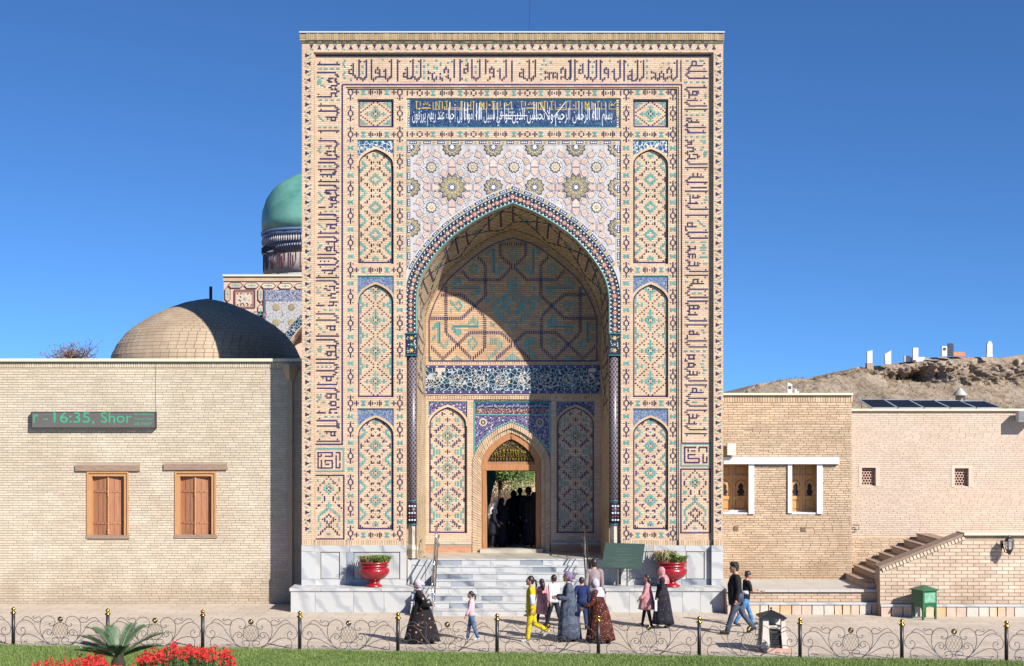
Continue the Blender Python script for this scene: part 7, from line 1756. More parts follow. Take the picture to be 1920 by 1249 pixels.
# ---------------------------------------------------------------- green bin
xq, yq = P(1732.5, 0, 37.85)[0], 37.85
GBN = thing('litter_bin', 'green metal litter bin with pitched roof beside the stone clad wall', 'litter bin', (xq, yq, 0)); m_green = M('green_bin_paint', S(30, 104, 66), rough=.35, var=.12)
ang = R(24); ca, sa = math.cos(ang), math.sin(ang)
def rot(x, y): return (xq + x * ca - y * sa, yq + x * sa + y * ca)
def rprism(b, x0, x1, y0, y1, z0, z1, m=0):
    q = [rot(x0, y0), rot(x1, y0), rot(x1, y1), rot(x0, y1)]
    b.add([(*p, z0) for p in q] + [(*p, z1) for p in q], [(0, 1, 5, 4), (1, 2, 6, 5), (2, 3, 7, 6), (3, 0, 4, 7), (4, 5, 6, 7), (3, 2, 1, 0)], m)
w_ = .23
b = MB(); rprism(b, -w_, w_, -w_, w_, .40, .76); b.build('body', m_green, GBN)
b = MB()
rprism(b, -w_ + .05, w_ - .05, -w_ - .006, -w_ + .001, .45, .71); b.build('front_panel', M('pale_green_sheet', S(96, 160, 128), rough=.3, ns=9, col2=S(150, 196, 170)), GBN)  # front panel in a paler, mottled green
b = MB(); rprism(b, -w_ - .006, -w_ + .001, -w_ + .05, w_ - .05, .45, .71); b.build('side_panel', m_green, GBN)
b = MB(); q = [rot(-w_ - .04, -w_ - .04), rot(w_ + .04, -w_ - .04), rot(w_ + .04, w_ + .04), rot(-w_ - .04, w_ + .04)]
b.add([(*p, .76) for p in q] + [(*p, .785) for p in q] + [(xq, yq, .9)], [(3, 2, 1, 0), (0, 1, 5, 4), (1, 2, 6, 5), (2, 3, 7, 6), (3, 0, 4, 7), (4, 5, 8), (5, 6, 8), (6, 7, 8), (7, 4, 8)]); b.build('roof', m_green, GBN)
for sx in (-1, 1):
    for sy in (-1, 1): b = MB(); rprism(b, *(sorted((sx * w_, sx * (w_ - .045)))), *(sorted((sy * w_, sy * (w_ - .045)))), 0, .40); b.build('leg', m_green, GBN)
b = MB()      # arched aprons between the legs
for side in range(4):
    for k in range(10):
        t0, t1 = -1 + k * .2, -1 + (k + 1) * .2; u0, u1 = t0 * (w_ - .045), t1 * (w_ - .045); h0 = .2 + .15 * math.sqrt(max(0, 1 - t0 * t0)); h1 = .2 + .15 * math.sqrt(max(0, 1 - t1 * t1))
        f = [lambda u: rot(u, -w_ + .01), lambda u: rot(w_ - .01, u), lambda u: rot(-u, w_ - .01), lambda u: rot(-w_ + .01, -u)][side]
        b.add([(*f(u0), h0), (*f(u1), h1), (*f(u1), .4), (*f(u0), .4)], [(0, 1, 2, 3)])
b.build('apron', m_green, GBN)

# ---------------------------------------------------------------- white pillared lantern bin behind the fence
xq, yq = P(1446, 0, 32.4)[0], 32.4; k = yq / F
LB_ = thing('garden_lantern', 'white pillared lantern shaped box with black roof and slatted crate behind the fence', 'garden lantern', (xq, yq, 0))
m_conc = M('white_concrete', S(226, 216, 204), rough=.7, ns=4, var=.08)
def zz(py): return CH - (py - HZ) * k
def xx(px): return (px - 960) * k
b = MB(); b.box(xx(1428), xx(1478), yq - .3, yq + .3, 0, .1); b.build('base', M('pink_granite', S(206, 168, 150), ns=12, var=.2), LB_)
for (a, c, d, e_) in ((1427, 1437, 1424, 1440), (1461, 1468, 1463, 1479)):
    for y0, y1 in ((yq - .28, yq - .16), (yq + .16, yq + .28)):
        b = MB(); b.prism([(xx(a), zz(1156)), (xx(c), zz(1156)), (xx(c) + .01, zz(1180)), (xx(e_), .1), (xx(d), .1), (xx(a) - .01, zz(1180))], y0, y1); b.build('pillar', m_conc, LB_)
b = MB(); b.box(xx(1437), xx(1462), yq - .2, yq + .2, zz(1174), zz(1171)); b.box(xx(1437), xx(1462), yq + .1, yq + .14, zz(1171), zz(1160)); b.build('shelf', m_conc, LB_)
b = MB(); b.box(xx(1440), xx(1463.5), yq - .2, yq + .2, .1, zz(1181)); b.build('crate', M('crate_dark', (.02, .02, .022)), LB_)
for i in range(6):
    z0 = .13 + i * (zz(1182) - .13) / 6; b = MB(); b.box(xx(1439), xx(1464.5), yq - .22, yq - .201, z0, z0 + .042); b.build('slat', m_iron, LB_)
b = MB(); x0, x1 = xx(1422), xx(1470); y0, y1 = yq - .34, yq + .34; za, zb2 = zz(1157), zz(1143)
b.add([(x0, y0, za), (x1, y0, za), (x1, y1, za), (x0, y1, za), (x0, y0, za + .03), (x1, y0, za + .03), (x1, y1, za + .03), (x0, y1, za + .03), (xq, yq, zb2)], [(3, 2, 1, 0), (0, 1, 5, 4), (1, 2, 6, 5), (2, 3, 7, 6), (3, 0, 4, 7), (4, 5, 8), (5, 6, 8), (6, 7, 8), (7, 4, 8)])
b.ball((xq, yq, zb2 + .03), .03, 8); b.build('roof', m_iron, LB_)
b = MB()
for i in range(5): b.tube([(xx(1424), yq - .26, za - .02 - i * .11), (xx(1420) - .02, yq + .2, za - .07 - i * .12)], .012, 4)
b.build('side_bars', m_iron, LB_, kind='stuff')

# ---------------------------------------------------------------- sago palm and red flowers
def palm():
    X, Y = (222 - 960) * 28.6 / F, 28.6; zc_ = .46; o = thing('sago_palm', 'sago palm with stiff feathery fronds among the red flowers', 'palm', (X, Y, 0)); rr = random.Random(12)
    b = MB(); b.lathe([(.13, 0), (.15, .15), (.15, .35), (.08, .52)], (X, Y, 0), 12); b.build('trunk', M('palm_trunk', (.03, .022, .014), rough=.95, var=.4, ns=14, bump=.6), o)
    m_f = M('palm_leaf', (.035, .075, .035), rough=.45, ns=3, island=.25, col2=(.07, .12, .06)); m_r = M('palm_rib', (.13, .16, .06))
    specs = [(178, .95, .8), (168, 1.1, .5), (150, .85, 1.0), (125, .6, 1.1), (60, .6, 1.15), (40, .8, 1.1), (14, 1.1, .85), (-6, 1.15, .5), (190, 1.1, .35), (-24, 1.0, .5), (205, .9, .45), (250, .5, .5), (300, .5, .5), (172, .7, 1.1)]
    for az, reach, up in specs:
        a = R(az + rr.uniform(-6, 6)); reach *= 1.0; dr_ = Vector((math.cos(a), math.sin(a) * .9, 0)); pts = []
        for i in range(15):
            t = i / 14; pts.append(Vector((X, Y, zc_)) + dr_ * reach * (t ** .9) + Vector((0, 0, up * 1.15 * (t - .52 * t * t))))
        b = MB(); b.tube(pts, [.014 * (1 - .8 * i / 14) for i in range(15)], 4, 1); side = dr_.cross(Vector((0, 0, 1))).normalized()
        for i in range(7, 88):
            t = i / 89; j = int(t * 14); u = t * 14 - j; p = pts[j].lerp(pts[j + 1], u); d = (pts[j + 1] - pts[j]).normalized(); L_ = .20 * math.sin(min(1, t * 1.15 + .12) * math.pi) ** .6 + .02
            for s in (-1, 1):
                tip = p + side * s * L_ * .8 + d * L_ * .5 + Vector((0, 0, L_ * .32 + rr.gauss(0, .01))); w2 = d * .0066
                b.add([p - w2, p + w2, (p + tip) / 2 + w2 * .9, (p + tip) / 2 - w2 * .9, tip], [(0, 1, 2, 3), (3, 2, 4)], 0)
        b.build('frond', [m_f, m_r], o)
palm()
def flowers():
    rr = random.Random(21); b = MB(); lf = MB(); Yc = 28.0; k = Yc / F
    prof = [(56, 1246), (82, 1240), (100, 1234), (110, 1236), (135, 1242), (150, 1232), (185, 1230), (215, 1240), (250, 1238), (272, 1225), (300, 1218), (318, 1214), (327, 1207), (340, 1213), (360, 1211), (375, 1218), (395, 1215), (415, 1219), (432, 1226), (442, 1242)]
    px_, py_ = [p[0] for p in prof], [p[1] for p in prof]
    for c in range(520):
        px = rr.uniform(56, 442); top = np.interp(px, px_, py_) + 3; Yq = rr.uniform(27.2, 28.5)
        if 200 < px < 255 and (rr.random() < .5 or Yq > 27.7): continue
        if px < 150 and rr.random() < .45: continue
        x = (px - 960) * Yq / F; z = CH - (top - HZ) * k - rr.expovariate(1 / .07)
        if z < .35: continue
        lf.tube([(x, Yq, max(.3, z - .35)), (x, Yq, z)], .006, 3)
        for q in range(6):
            cx, cy, cz = x + rr.gauss(0, .025), Yq + rr.gauss(0, .025), z + rr.gauss(0, .03); n_ = Vector((rr.gauss(0, .6), -1 + rr.gauss(0, .5), rr.gauss(.5, .5))).normalized(); u = n_.orthogonal().normalized(); v = n_.cross(u)
            ph = rr.uniform(0, 6)
            for p5 in range(5):
                a0 = ph + p5 * 1.257; d = u * math.cos(a0) + v * math.sin(a0); s = (u * -math.sin(a0) + v * math.cos(a0)); c0 = Vector((cx, cy, cz)); r_ = rr.uniform(.014, .022)
                b.add([c0, c0 + d * r_ * .7 + s * r_ * .45, c0 + d * r_ * 1.25 + n_ * .004, c0 + d * r_ * .7 - s * r_ * .45], [(0, 1, 2, 3)])
        for q in range(7):
            p = Vector((x + rr.gauss(0, .06), Yq + rr.gauss(0, .06), z - rr.uniform(.08, .4))); d = Vector((rr.gauss(0, 1), rr.gauss(0, 1), rr.gauss(.2, .5))).normalized() * rr.uniform(.04, .08); s = d.cross(Vector((0, 0, 1))).normalized() * .02
            lf.add([p, p + d * .5 + s, p + d, p + d * .5 - s], [(0, 1, 2, 3)])
    o = b.build('red_flowers', M('scarlet_petal', S(196, 2, 6, .62), rough=.6, island=.3, col2=S(222, 14, 12, .62)), None, kind='stuff'); tag(o, 'bright red flower heads massed around the sago palm', 'flowers')
    o = lf.build('flower_leaves', M('flower_leaf', (.05, .11, .03), rough=.6, island=.3), None, kind='stuff'); tag(o, 'green leaves and stems beneath the red flowers', 'foliage')
flowers()

# ---------------------------------------------------------------- people
m_skin = M('skin', S(196, 146, 118), rough=.55, var=.05); m_eye = M('dark_eye', (.01, .008, .008), rough=.3); m_hair = M('black_hair', (.012, .009, .008), rough=.5, var=.3, ns=40)
def fabric(name, col, col2=None, var=.08, ns=6, rough=.85, spots=None):
    m, t, b, N, L = nt(name); tcn = N('ShaderNodeTexCoord')
    no = N('ShaderNodeTexNoise'); no.inputs['Scale'].default_value = ns; no.inputs['Detail'].default_value = 5; L(tcn.outputs['Object'], no.inputs[0])
    mr = N('ShaderNodeMapRange'); L(no.outputs[0], mr.inputs[0]); mr.inputs[1].default_value = .38; mr.inputs[2].default_value = .62
    mx = N('ShaderNodeMix'); mx.data_type = 'RGBA'; L(mr.outputs[0], mx.inputs[0]); mx.inputs[6].default_value = (*[v * (1 - var) for v in col], 1); mx.inputs[7].default_value = (*(col2 or [min(1, v * (1 + var)) for v in col]), 1); out = mx.outputs[2]
    for sc, rad, c in (spots or []):
        v = N('ShaderNodeTexVoronoi'); v.inputs['Scale'].default_value = sc; L(tcn.outputs['Object'], v.inputs[0]); lt = N('ShaderNodeMath'); lt.operation = 'LESS_THAN'; L(v.outputs[0], lt.inputs[0]); lt.inputs[1].default_value = rad
        m2 = N('ShaderNodeMix'); m2.data_type = 'RGBA'; L(lt.outputs[0], m2.inputs[0]); L(out, m2.inputs[6]); m2.inputs[7].default_value = (*c, 1); out = m2.outputs[2]
    L(out, b.inputs['Base Color']); b.inputs['Roughness'].default_value = rough; b.inputs['Specular IOR Level'].default_value = .2
    mp = N('ShaderNodeMapping'); mp.inputs['Scale'].default_value = (8, 8, 4); L(tcn.outputs['Object'], mp.inputs[0])
    n2 = N('ShaderNodeTexNoise'); n2.inputs['Scale'].default_value = 1.3; n2.inputs['Detail'].default_value = 3; n2.inputs['Distortion'].default_value = .8; L(mp.outputs[0], n2.inputs[0])
    bp = N('ShaderNodeBump'); bp.inputs['Strength'].default_value = .7; bp.inputs['Distance'].default_value = .022; L(n2.outputs[0], bp.inputs['Height']); L(bp.outputs[0], b.inputs['Normal'])
    return m
def skinned(name, verts, edges, radii, mat, parent, sub=2):
    me = bpy.data.meshes.new(name); me.from_pydata([tuple(v) for v in verts], edges, []); o = bpy.data.objects.new(name, me); COL.objects.link(o)
    md = o.modifiers.new('s', 'SKIN'); md.use_smooth_shade = True; sv = me.skin_vertices[0].data
    for i, r in enumerate(radii): sv[i].radius = (r, r) if not isinstance(r, tuple) else r; sv[i].use_root = (i == 0)
    s = o.modifiers.new('d', 'SUBSURF'); s.levels = sub; s.render_levels = sub
    dg = bpy.context.evaluated_depsgraph_get(); dg.update(); m2 = bpy.data.meshes.new_from_object(o.evaluated_get(dg)); bpy.data.objects.remove(o); return m2
def mesh_into(b, me, m=0):
    b.add([tuple(v.co) for v in me.vertices], [tuple(p.vertices) for p in me.polygons], m)
def loft(b, rings, n=28, m=0, folds=9, cap=True, seed=0):
    """rings: (z, rx forward, ry sideways, x offset, fold amplitude)"""
    rr = random.Random(seed); ph = [rr.uniform(0, 6) for _ in range(4)]; vs = []
    for z, rx, ry, xo, am in rings:
        for j in range(n):
            a = 2 * math.pi * j / n; q = 1 + am * (math.sin(a * folds + ph[0] + z * 2) * .6 + math.sin(a * (folds + 4) + ph[1] - z * 3) * .4)
            vs.append((xo + rx * q * math.cos(a), ry * q * math.sin(a), z + am * .1 * math.sin(a * 3 + ph[2])))
    k = len(rings); fs = [(i * n + j, i * n + (j + 1) % n, (i + 1) * n + (j + 1) % n, (i + 1) * n + j) for i in range(k - 1) for j in range(n)]
    if cap: fs += [tuple(range((k - 1) * n, k * n)), tuple(range(n - 1, -1, -1))]
    b.add(vs, fs, m)
def person(label, px, fy, H, yaw, legs, arms, lean=0, shirt=None, sleeve=1.0, trousers=None, dress=None, scarf=None, hair=None, shoes=None, cap=None, girth=1.0, stock=None, extra=None, zf=0, Yd=None, head=0, group=None, tilt=0, skirt=None):
    Y = Yd if Yd else gY(fy); X = (px - 960) * Y / F
    root = thing('person', label, 'person', (0, 0, 0), group)
    ln = math.radians(lean)
    def up(x, y, z):     # torso point with forward lean about the hips
        dz = z - .52; return Vector(((x + math.sin(ln) * dz) * H, y * H, (.52 + dz * math.cos(ln)) * H))
    J = {}
    for s, nm in ((1, 'L'), (-1, 'R')):
        a, kf = [R(v) for v in legs[0 if s > 0 else 1]]
        hip = Vector((0, s * .05 * H, .50 * H)); kn = hip + Vector((math.sin(a), 0, -math.cos(a))) * .235 * H; an = kn + Vector((math.sin(a - kf), 0, -math.cos(a - kf))) * .225 * H
        pit = (a - kf) * .6; toe = an + Vector((math.cos(pit) * .095, s * .008, math.sin(pit) * .095 - .022)) * H; heel = an + Vector((-math.cos(pit) * .03, 0, -.022 - math.sin(pit) * .03)) * H
        J[nm] = [hip, kn, an, heel, toe]
        sa_, ef, ot = [R(v) for v in arms[0 if s > 0 else 1]]
        sh = up(0, s * .1 * (girth * .3 + .7), .81); el = sh + Vector((math.sin(sa_) * math.cos(ot), s * math.sin(ot), -math.cos(sa_) * math.cos(ot))) * .17 * H
        d = Vector((math.sin(sa_ + ef), s * math.sin(ot) * .3 - s * (.25 if ef > 1 else 0), -math.cos(sa_ + ef))).normalized(); wr = el + d * .145 * H
        J['a' + nm] = [sh, el, wr, d]
    lo = min(min(J[n][3].z, J[n][4].z) for n in 'LR') - .012 * H
    dz = Vector((0, 0, -lo))
    for n in 'LR': J[n] = [p + dz for p in J[n]]
    up0 = up; up = lambda x, y, z: up0(x, y, z) + dz
    for n in ('aL', 'aR'): J[n] = [p + dz for p in J[n][:3]] + [J[n][3]]
    # body: one skinned figure
    V = [up(0, 0, .53), up(0, 0, .64), up(0, 0, .76), up(-.005, 0, .845), up(.012, 0, .895), up(.018, 0, .92)]; E = [(0, 1), (1, 2), (2, 3), (3, 4), (4, 5)]; Rr = [.062, .058, .062, .031, .032, .034]
    for n, s in (('L', 1), ('R', -1)):
        h, kn, an, he, to = J[n]; b0 = len(V); V += [h, kn, (kn + an) / 2, an, to]; E += [(0, b0), (b0, b0 + 1), (b0 + 1, b0 + 2), (b0 + 2, b0 + 3), (b0 + 3, b0 + 4)]; Rr += [.045, .033, .03, .02, .017]
        sh, el, wr, d = J['a' + n]; b0 = len(V); pm = wr + d * .035 * H; V += [sh, el, wr, pm]; E += [(2, b0), (b0, b0 + 1), (b0 + 1, b0 + 2), (b0 + 2, b0 + 3)]; Rr += [.034, .023, .0155, .019]
    me = skinned('b', V, E, [r * H for r in Rr], m_skin, None); b = MB(); mesh_into(b, me)
    for n, s in (('L', 1), ('R', -1)):      # fingers and thumb rooted in the palm
        sh, el, wr, d = J['a' + n]; lat = Vector((0, 1, 0)); nrm = d.cross(lat).normalized(); pm = wr + d * .04 * H
        for i, L_ in enumerate((.030, .034, .032, .025)):
            p = pm + nrm * (i - 1.5) * .0088 * H; cur = lat * s * -.006 * H
            b.tube([p, p + d * L_ * H * .5 + cur, p + d * L_ * H * .85 + cur * 2.4], [.0052 * H, .0048 * H, .0038 * H], 5)
        p = wr + d * .012 * H - nrm * .014 * H; b.tube([p, p - nrm * .014 * H + d * .014 * H, p - nrm * .016 * H + d * .03 * H - lat * s * .004 * H], [.0062 * H, .0056 * H, .0042 * H], 5)
    hc = up(.02, 0, .93); ht = R(head); fx = Vector((math.cos(ln * .5), 0, -math.sin(ln * .5 + R(tilt)))).normalized(); fx = (Matrix.Rotation(ht, 3, 'Z') @ fx); sd = Vector((0, 0, 1)).cross(fx).normalized(); uz = fx.cross(sd).normalized()
    hd = lambda x, y, z: hc + (fx * x + sd * y + uz * z) * H
    b.ball(hc, .057 * H, 16, 0, (1, .86, 1.17)); b.ball(hd(.016, 0, -.034), .037 * H, 12, 0, (1.05, .9, .95))
    b.tube([hd(.050, 0, .012), hd(.064, 0, -.008), hd(.05, 0, -.014)], [.004 * H, .0075 * H, .005 * H], 6); b.ball(hd(.046, 0, -.05), .012 * H, 8)      # head, jaw, nose, chin
    b.tube([hd(.049, -.011, -.028), hd(.0535, 0, -.027), hd(.049, .011, -.028)], .0026 * H, 5, 2)
    for s in (-1, 1):
        b.ball(hd(.0505, s * .019, .003), .005 * H, 6, 1, (.6, 1, .6)); b.tube([hd(.053, s * .010, .015), hd(.047, s * .029, .015)], .0018 * H, 4, 1); b.ball(hd(-.002, s * .052, -.006), .0115 * H, 8, 0, (.8, .5, 1.2))
    b.build('body', [m_skin, m_eye, PM[I['brown']]], root, True)
    if hair or scarf is None:
        b = MB(); b.ball(hd(-.014, 0, .017), .058 * H, 18, 0, (1, .93, 1.1)); b.ball(hd(-.03, 0, -.012), .041 * H, 12, 0, (.9, 1.12, 1.1))
        if hair == 'pony': b.ball(hd(-.07, 0, .012), .018 * H, 8); b.tube([hd(-.07, 0, .012), hd(-.095, 0, .0), hd(-.1, 0, -.06), hd(-.09, 0, -.13)], [.014 * H, .02 * H, .018 * H, .004 * H], 7)
        if hair == 'long': b.tube([hd(-.03, 0, .01), hd(-.055, 0, -.04), hd(-.062, 0, -.12), hd(-.055, 0, -.2), hd(-.05, 0, -.25)], [.05 * H, .052 * H, .042 * H, .03 * H, .008 * H], 10)
        if hair == 'tied': b.ball(hd(-.06, 0, .03), .026 * H, 8)
        b.build('hair', m_hair, root, True)
    if scarf:
        b = MB(); b.ball(hd(-.013, 0, .016), .062 * H, 18, 0, (1, .95, 1.1)); b.ball(hd(-.028, 0, -.016), .05 * H, 14, 0, (.95, 1.12, 1.15)); 
        if len(scarf) > 1 and 'bun' in scarf: b.ball(hd(-.075, 0, .0), .035 * H, 10, 0, (1, 1, 1)); b.ball(hd(-.1, .0, -.01), .02 * H, 8)
        if 'drape' in scarf:
            c = up(-.012, 0, .83); vs0 = []
            for (z, r, rx) in ((.055, .045, .05), (.02, .07, .075), (-.02, .1, .095), (-.06, .118, .1), (-.09, .122, .1)):
                vs0.append((c.z + z * H, rx * H, r * H, c.x - .008 * H, .07))
            loft(b, vs0, 26, 0, 7, False, 3)
        if 'neck' in scarf:
            b.tube([up(.045, 0, .86), up(.06, .02, .80), up(.085, .04, .70), up(.10, .05, .60)], [.016 * H, .02 * H, .018 * H, .010 * H], 6); b.tube([up(-.04, 0, .85), up(0, .06, .845), up(.05, .02, .84)], .018 * H, 6)
        b.build('headscarf', scarf[0], root, True)
    g_ = girth
    if cap:
        b = MB(); c = hd(-.004, 0, .045); b.lathe([(.060 * H, -.012 * H), (.061 * H, .008 * H), (.056 * H, .028 * H), (.03 * H, .040 * H), (.005 * H, .043 * H)], c, 16); b.build('skullcap', cap, root, True)
    if trousers:
        b = MB(); hz = up(0, 0, .53).z
        loft(b, [(hz - .06 * H, .062 * H * g_, .088 * H * g_, 0, 0), (hz, .068 * H * g_, .09 * H * g_, 0, 0), (hz + .06 * H, .064 * H * g_, .082 * H * g_, 0, 0)], 20)
        for n in 'LR':
            h, kn, an, he, to = J[n]; e2 = an + (an - kn) * .04
            b.tube([h + Vector((0, 0, .01 * H)), h.lerp(kn, .35), h.lerp(kn, .75), kn, kn.lerp(e2, .3), kn.lerp(e2, .7), e2], [.052 * H * g_, .05 * H * g_, .043 * H, .040 * H, .038 * H, .036 * H, .036 * H], 12)
        b.build('trousers', trousers, root, True)
    if stock:
        b = MB()
        for n in 'LR': h, kn, an, he, to = J[n]; b.tube([h, kn, kn.lerp(an, .4), an], [.042 * H, .035 * H, .031 * H, .022 * H], 10)
        b.build('leggings', stock, root, True)
    if shoes:
        for n in 'LR':
            h, kn, an, he, to = J[n]; b = MB(); mid = he.lerp(to, .45) + Vector((0, 0, .012 * H)); b.tube([he + Vector((-.004 * H, 0, .004 * H)), he + Vector((.012 * H, 0, .008 * H)), mid, he.lerp(to, .8), to + Vector((.008 * H, 0, -.002 * H))], [.014 * H, .024 * H, .026 * H, .024 * H, .012 * H], 9)
            b.tube([an + Vector((0, 0, .006 * H)), mid], [.024 * H, .022 * H], 8); b.build('shoe', shoes, root, True)
    if shirt:
        b = MB(); R_ = []
        low = skirt if skirt else .5
        for z, rx, ry, xo, am in ((low, .072, .098, 0, .02), (.55, .074, .095, .004, .01), (.62, .07, .088, .006, .01), (.70, .07, .092, .006, .005), (.77, .07, .1, .002, 0), (.81, .058, .1, 0, 0), (.835, .04, .066, -.004, 0), (.85, .03, .036, -.004, 0)):
            c = up(xo, 0, z); gb = g_ if z < .75 else (g_ * .5 + .5); R_.append((c.z, rx * H * gb, ry * H * (gb * .5 + .5), c.x + (gb - 1) * .05 * H, am))
        loft(b, R_, 24, 0, 6, True, 2)
        for n in ('aL', 'aR'):
            sh, el, wr, d = J[n]; e2 = el.lerp(wr, .95) if sleeve >= 1 else el.lerp(wr, -.1)
            s0 = sh.lerp(up(0, 0, .80), .45); pts = [s0, sh + Vector((0, 0, -.002 * H)), sh.lerp(el, .5), el, e2] if sleeve >= 1 else [s0, sh + Vector((0, 0, -.002 * H)), sh.lerp(el, .5), e2]
            b.tube(crom(pts, 3), [(.043 - .016 * i / (3 * (len(pts) - 1))) * H for i in range(3 * (len(pts) - 1) + 1)], 10)
        b.build('shirt' if not skirt else 'tunic', shirt, root, True)
    if dress:
        mat, hem, flare, amp = dress; b = MB(); R_ = []
        for t, rx, ry, am in ((0, .074, .094, 1), (.12, .073, .094, .9), (.3, .072, .095, .7), (.5, .07, .095, .5), (.68, .068, .092, .3), (.8, .06, .08, .12), (.9, .062, .086, .05), (1, .06, .09, 0)):
            z = hem + (.78 - hem) * t; c = up(0, 0, z) if z > .52 else Vector((0, 0, z * H)) + dz; f = 1 + (flare - 1) * (1 - t) ** 1.3; gb = g_
            sp = (J['L'][2].x + J['R'][2].x) / 2 * (1 - t) * .6; R_.append((c.z, rx * f * gb * H + abs(J['L'][2].x - J['R'][2].x) * .4 * (1 - t) ** .8, ry * f * gb * H, c.x + sp, am * amp))
        for z, rx, ry in ((.81, .056, .1), (.835, .04, .066), (.85, .03, .036)): c = up(-.002, 0, z); R_.append((c.z, rx * H, ry * H, c.x, 0))
        loft(b, R_, 40, 0, 9, True, int(px))
        if sleeve > 0:
            for n in ('aL', 'aR'):
                sh, el, wr, d = J[n]; pts = [sh.lerp(up(0, 0, .80), .45), sh + Vector((0, 0, -.002 * H)), sh.lerp(el, .5), el, el.lerp(wr, .9 if sleeve >= 1 else .0)]
                b.tube(crom(pts, 3), [(.044 - .010 * i / 12) * H for i in range(13)], 10)
        b.build('dress', mat, root, True)
    if extra: extra(root, J, up, H, hd)
    root.location = (X, Y, zf); root.rotation_euler = (0, 0, R(yaw))
    return root
W = (24, 6), (-20, 12)
# patterned fabrics
fb_black = fabric('black_floral_dress', (.012, .010, .012), spots=[(7.5, .19, S(178, 112, 96)), (7.5, .1, S(226, 196, 176))]); fb_lilac = fabric('lilac_scarf', S(178, 168, 192), S(206, 198, 214))
fb_white = fabric('white_cloth', S(224, 226, 236), var=.04); fb_pinkw = fabric('white_pink_top', S(236, 214, 216), S(230, 178, 190), ns=5); fb_jean = fabric('blue_denim', S(70, 96, 136), S(104, 132, 170), ns=14); fb_yel = fabric('yellow_tracksuit', S(212, 188, 20), S(222, 200, 40))
fb_pink = fabric('dusty_pink_cloth', S(204, 138, 142), S(222, 164, 166)); fb_dark = fabric('dark_trousers_and_silhouettes', (.014, .016, .024)); fb_robe = fabric('slate_patterned_robe', S(66, 74, 92), S(100, 110, 130), ns=9, spots=[(26, .2, S(120, 130, 148))])
fb_purp = fabric('purple_patterned_scarf', S(104, 88, 120), S(150, 134, 160), ns=18); fb_navy = fabric('navy_cloth', S(30, 44, 88), S(38, 54, 104)); fb_navy2 = fabric('navy_trousers', S(34, 48, 84), S(46, 62, 100)); fb_mauve = fabric('mauve_grey_shirt', S(152, 136, 140), S(168, 152, 154))
fb_bro = fabric('brown_patterned_dress', S(74, 30, 26), S(104, 52, 40), ns=9, spots=[(24, .2, S(196, 170, 150)), (17, .16, S(34, 16, 18))]); fb_wlil = fabric('white_lilac_scarf', S(222, 212, 230), S(196, 186, 214), ns=16); fb_bw = fabric('black_white_robe', (.02, .019, .026), S(34, 34, 46), ns=8, spots=[(16, .13, S(120, 116, 130))])
fb_pscarf = fabric('pink_printed_scarf', S(222, 168, 172), S(190, 110, 118), ns=14, spots=[(30, .25, S(236, 210, 206))]); fb_blk = fabric('black_jacket', (.012, .012, .014)); fb_gj = fabric('grey_blue_trousers', S(66, 76, 96), S(88, 98, 118), ns=7); fb_lj = fabric('bright_denim', S(62, 120, 176), S(108, 156, 204), ns=9)
fb_shoe = M('black_leather', (.012, .01, .01), rough=.4); fb_ws = M('white_sneaker', S(226, 224, 220), rough=.6); fb_capm = fabric('embroidered_cap', (.012, .014, .014), spots=[(34, .22, S(170, 180, 172))]); fb_stock = fabric('black_stockings', (.016, .012, .013))
def bag(root, J, up, H, hd):
    b = MB(); c = up(-.11, .13, .66); b.prism([(c.x - .13, c.z - .07), (c.x + .11, c.z - .10), (c.x + .12, c.z + .05), (c.x - .06, c.z + .10)], c.y - .04, c.y + .04); b.tube([up(-.04, .12, .8), c + Vector((.02, 0, .03))], .008, 5); b.build('handbag', fb_shoe, root, True)
person('woman in black floral dress and lilac headscarf striding left', 790, 1207, 1.56, 180, ((26, 2), (-22, 14)), ((-28, 62, 6), (8, 20, 5)), 6, dress=(fb_black, .07, 1.25, .1), scarf=(fb_lilac, 'bun', 'neck'), shoes=fb_shoe, girth=1.1, extra=bag)
person('small girl with ponytail, pale pink top and blue jeans', 884, 1200, 1.17, 180, ((-14, 6), (12, 4)), ((14, 14, 6), (-12, 10, 4)), 0, shirt=fb_pinkw, trousers=fb_jean, shoes=fb_ws, hair='pony', skirt=.5)
def ysl(root, J, up, H, hd):
    sh, el, wr, d = J['aL']; b = MB(); b.tube([sh.lerp(el, .45), el, el.lerp(wr, .45)], [.041 * H, .038 * H, .036 * H], 10); b.build('sleeve_stripe', fb_white, root, True)
person('girl in bright yellow tracksuit with white sleeve panels', 996, 1203, 1.56, 180, ((8, 2), (-14, 48)), ((-6, 12, 7), (6, 10, 4)), 0, shirt=fb_yel, trousers=fb_yel, shoes=fb_ws, hair='pony', skirt=.42, girth=1.0, extra=ysl)
person('little girl in dusty pink dress seen from behind beside the yellow tracksuit', 1016, 1173, 1.21, 120, ((14, 4), (-16, 20)), ((16, 8, 10), (-10, 8, 12)), 0, dress=(fb_pink, .27, 1.25, .06), shoes=fb_shoe, stock=fb_stock, hair='long')
person('boy in white shirt and dark trousers seen from behind', 1039, 1178, 1.37, 130, ((22, 5), (-18, 12)), ((-14, 10, 10), (14, 10, 8)), 0, shirt=fb_white, trousers=fb_dark, shoes=fb_shoe)
person('older woman in slate grey robe and purple headscarf holding her hands forward', 1066, 1203, 1.66, 180, ((10, 2), (-12, 6)), ((10, 78, 4), (12, 76, 4)), 0, dress=(fb_robe, .05, 1.1, .1), scarf=(fb_purp, 'bun'), shoes=fb_shoe, girth=1.25)
person('boy in navy shirt and navy trousers seen from behind', 1091, 1179, 1.31, 105, ((18, 2), (-16, 6)), ((-6, 8, 16), (6, 8, 12)), 0, shirt=fb_navy, trousers=fb_navy2, shoes=fb_shoe, head=-20, girth=1.08)
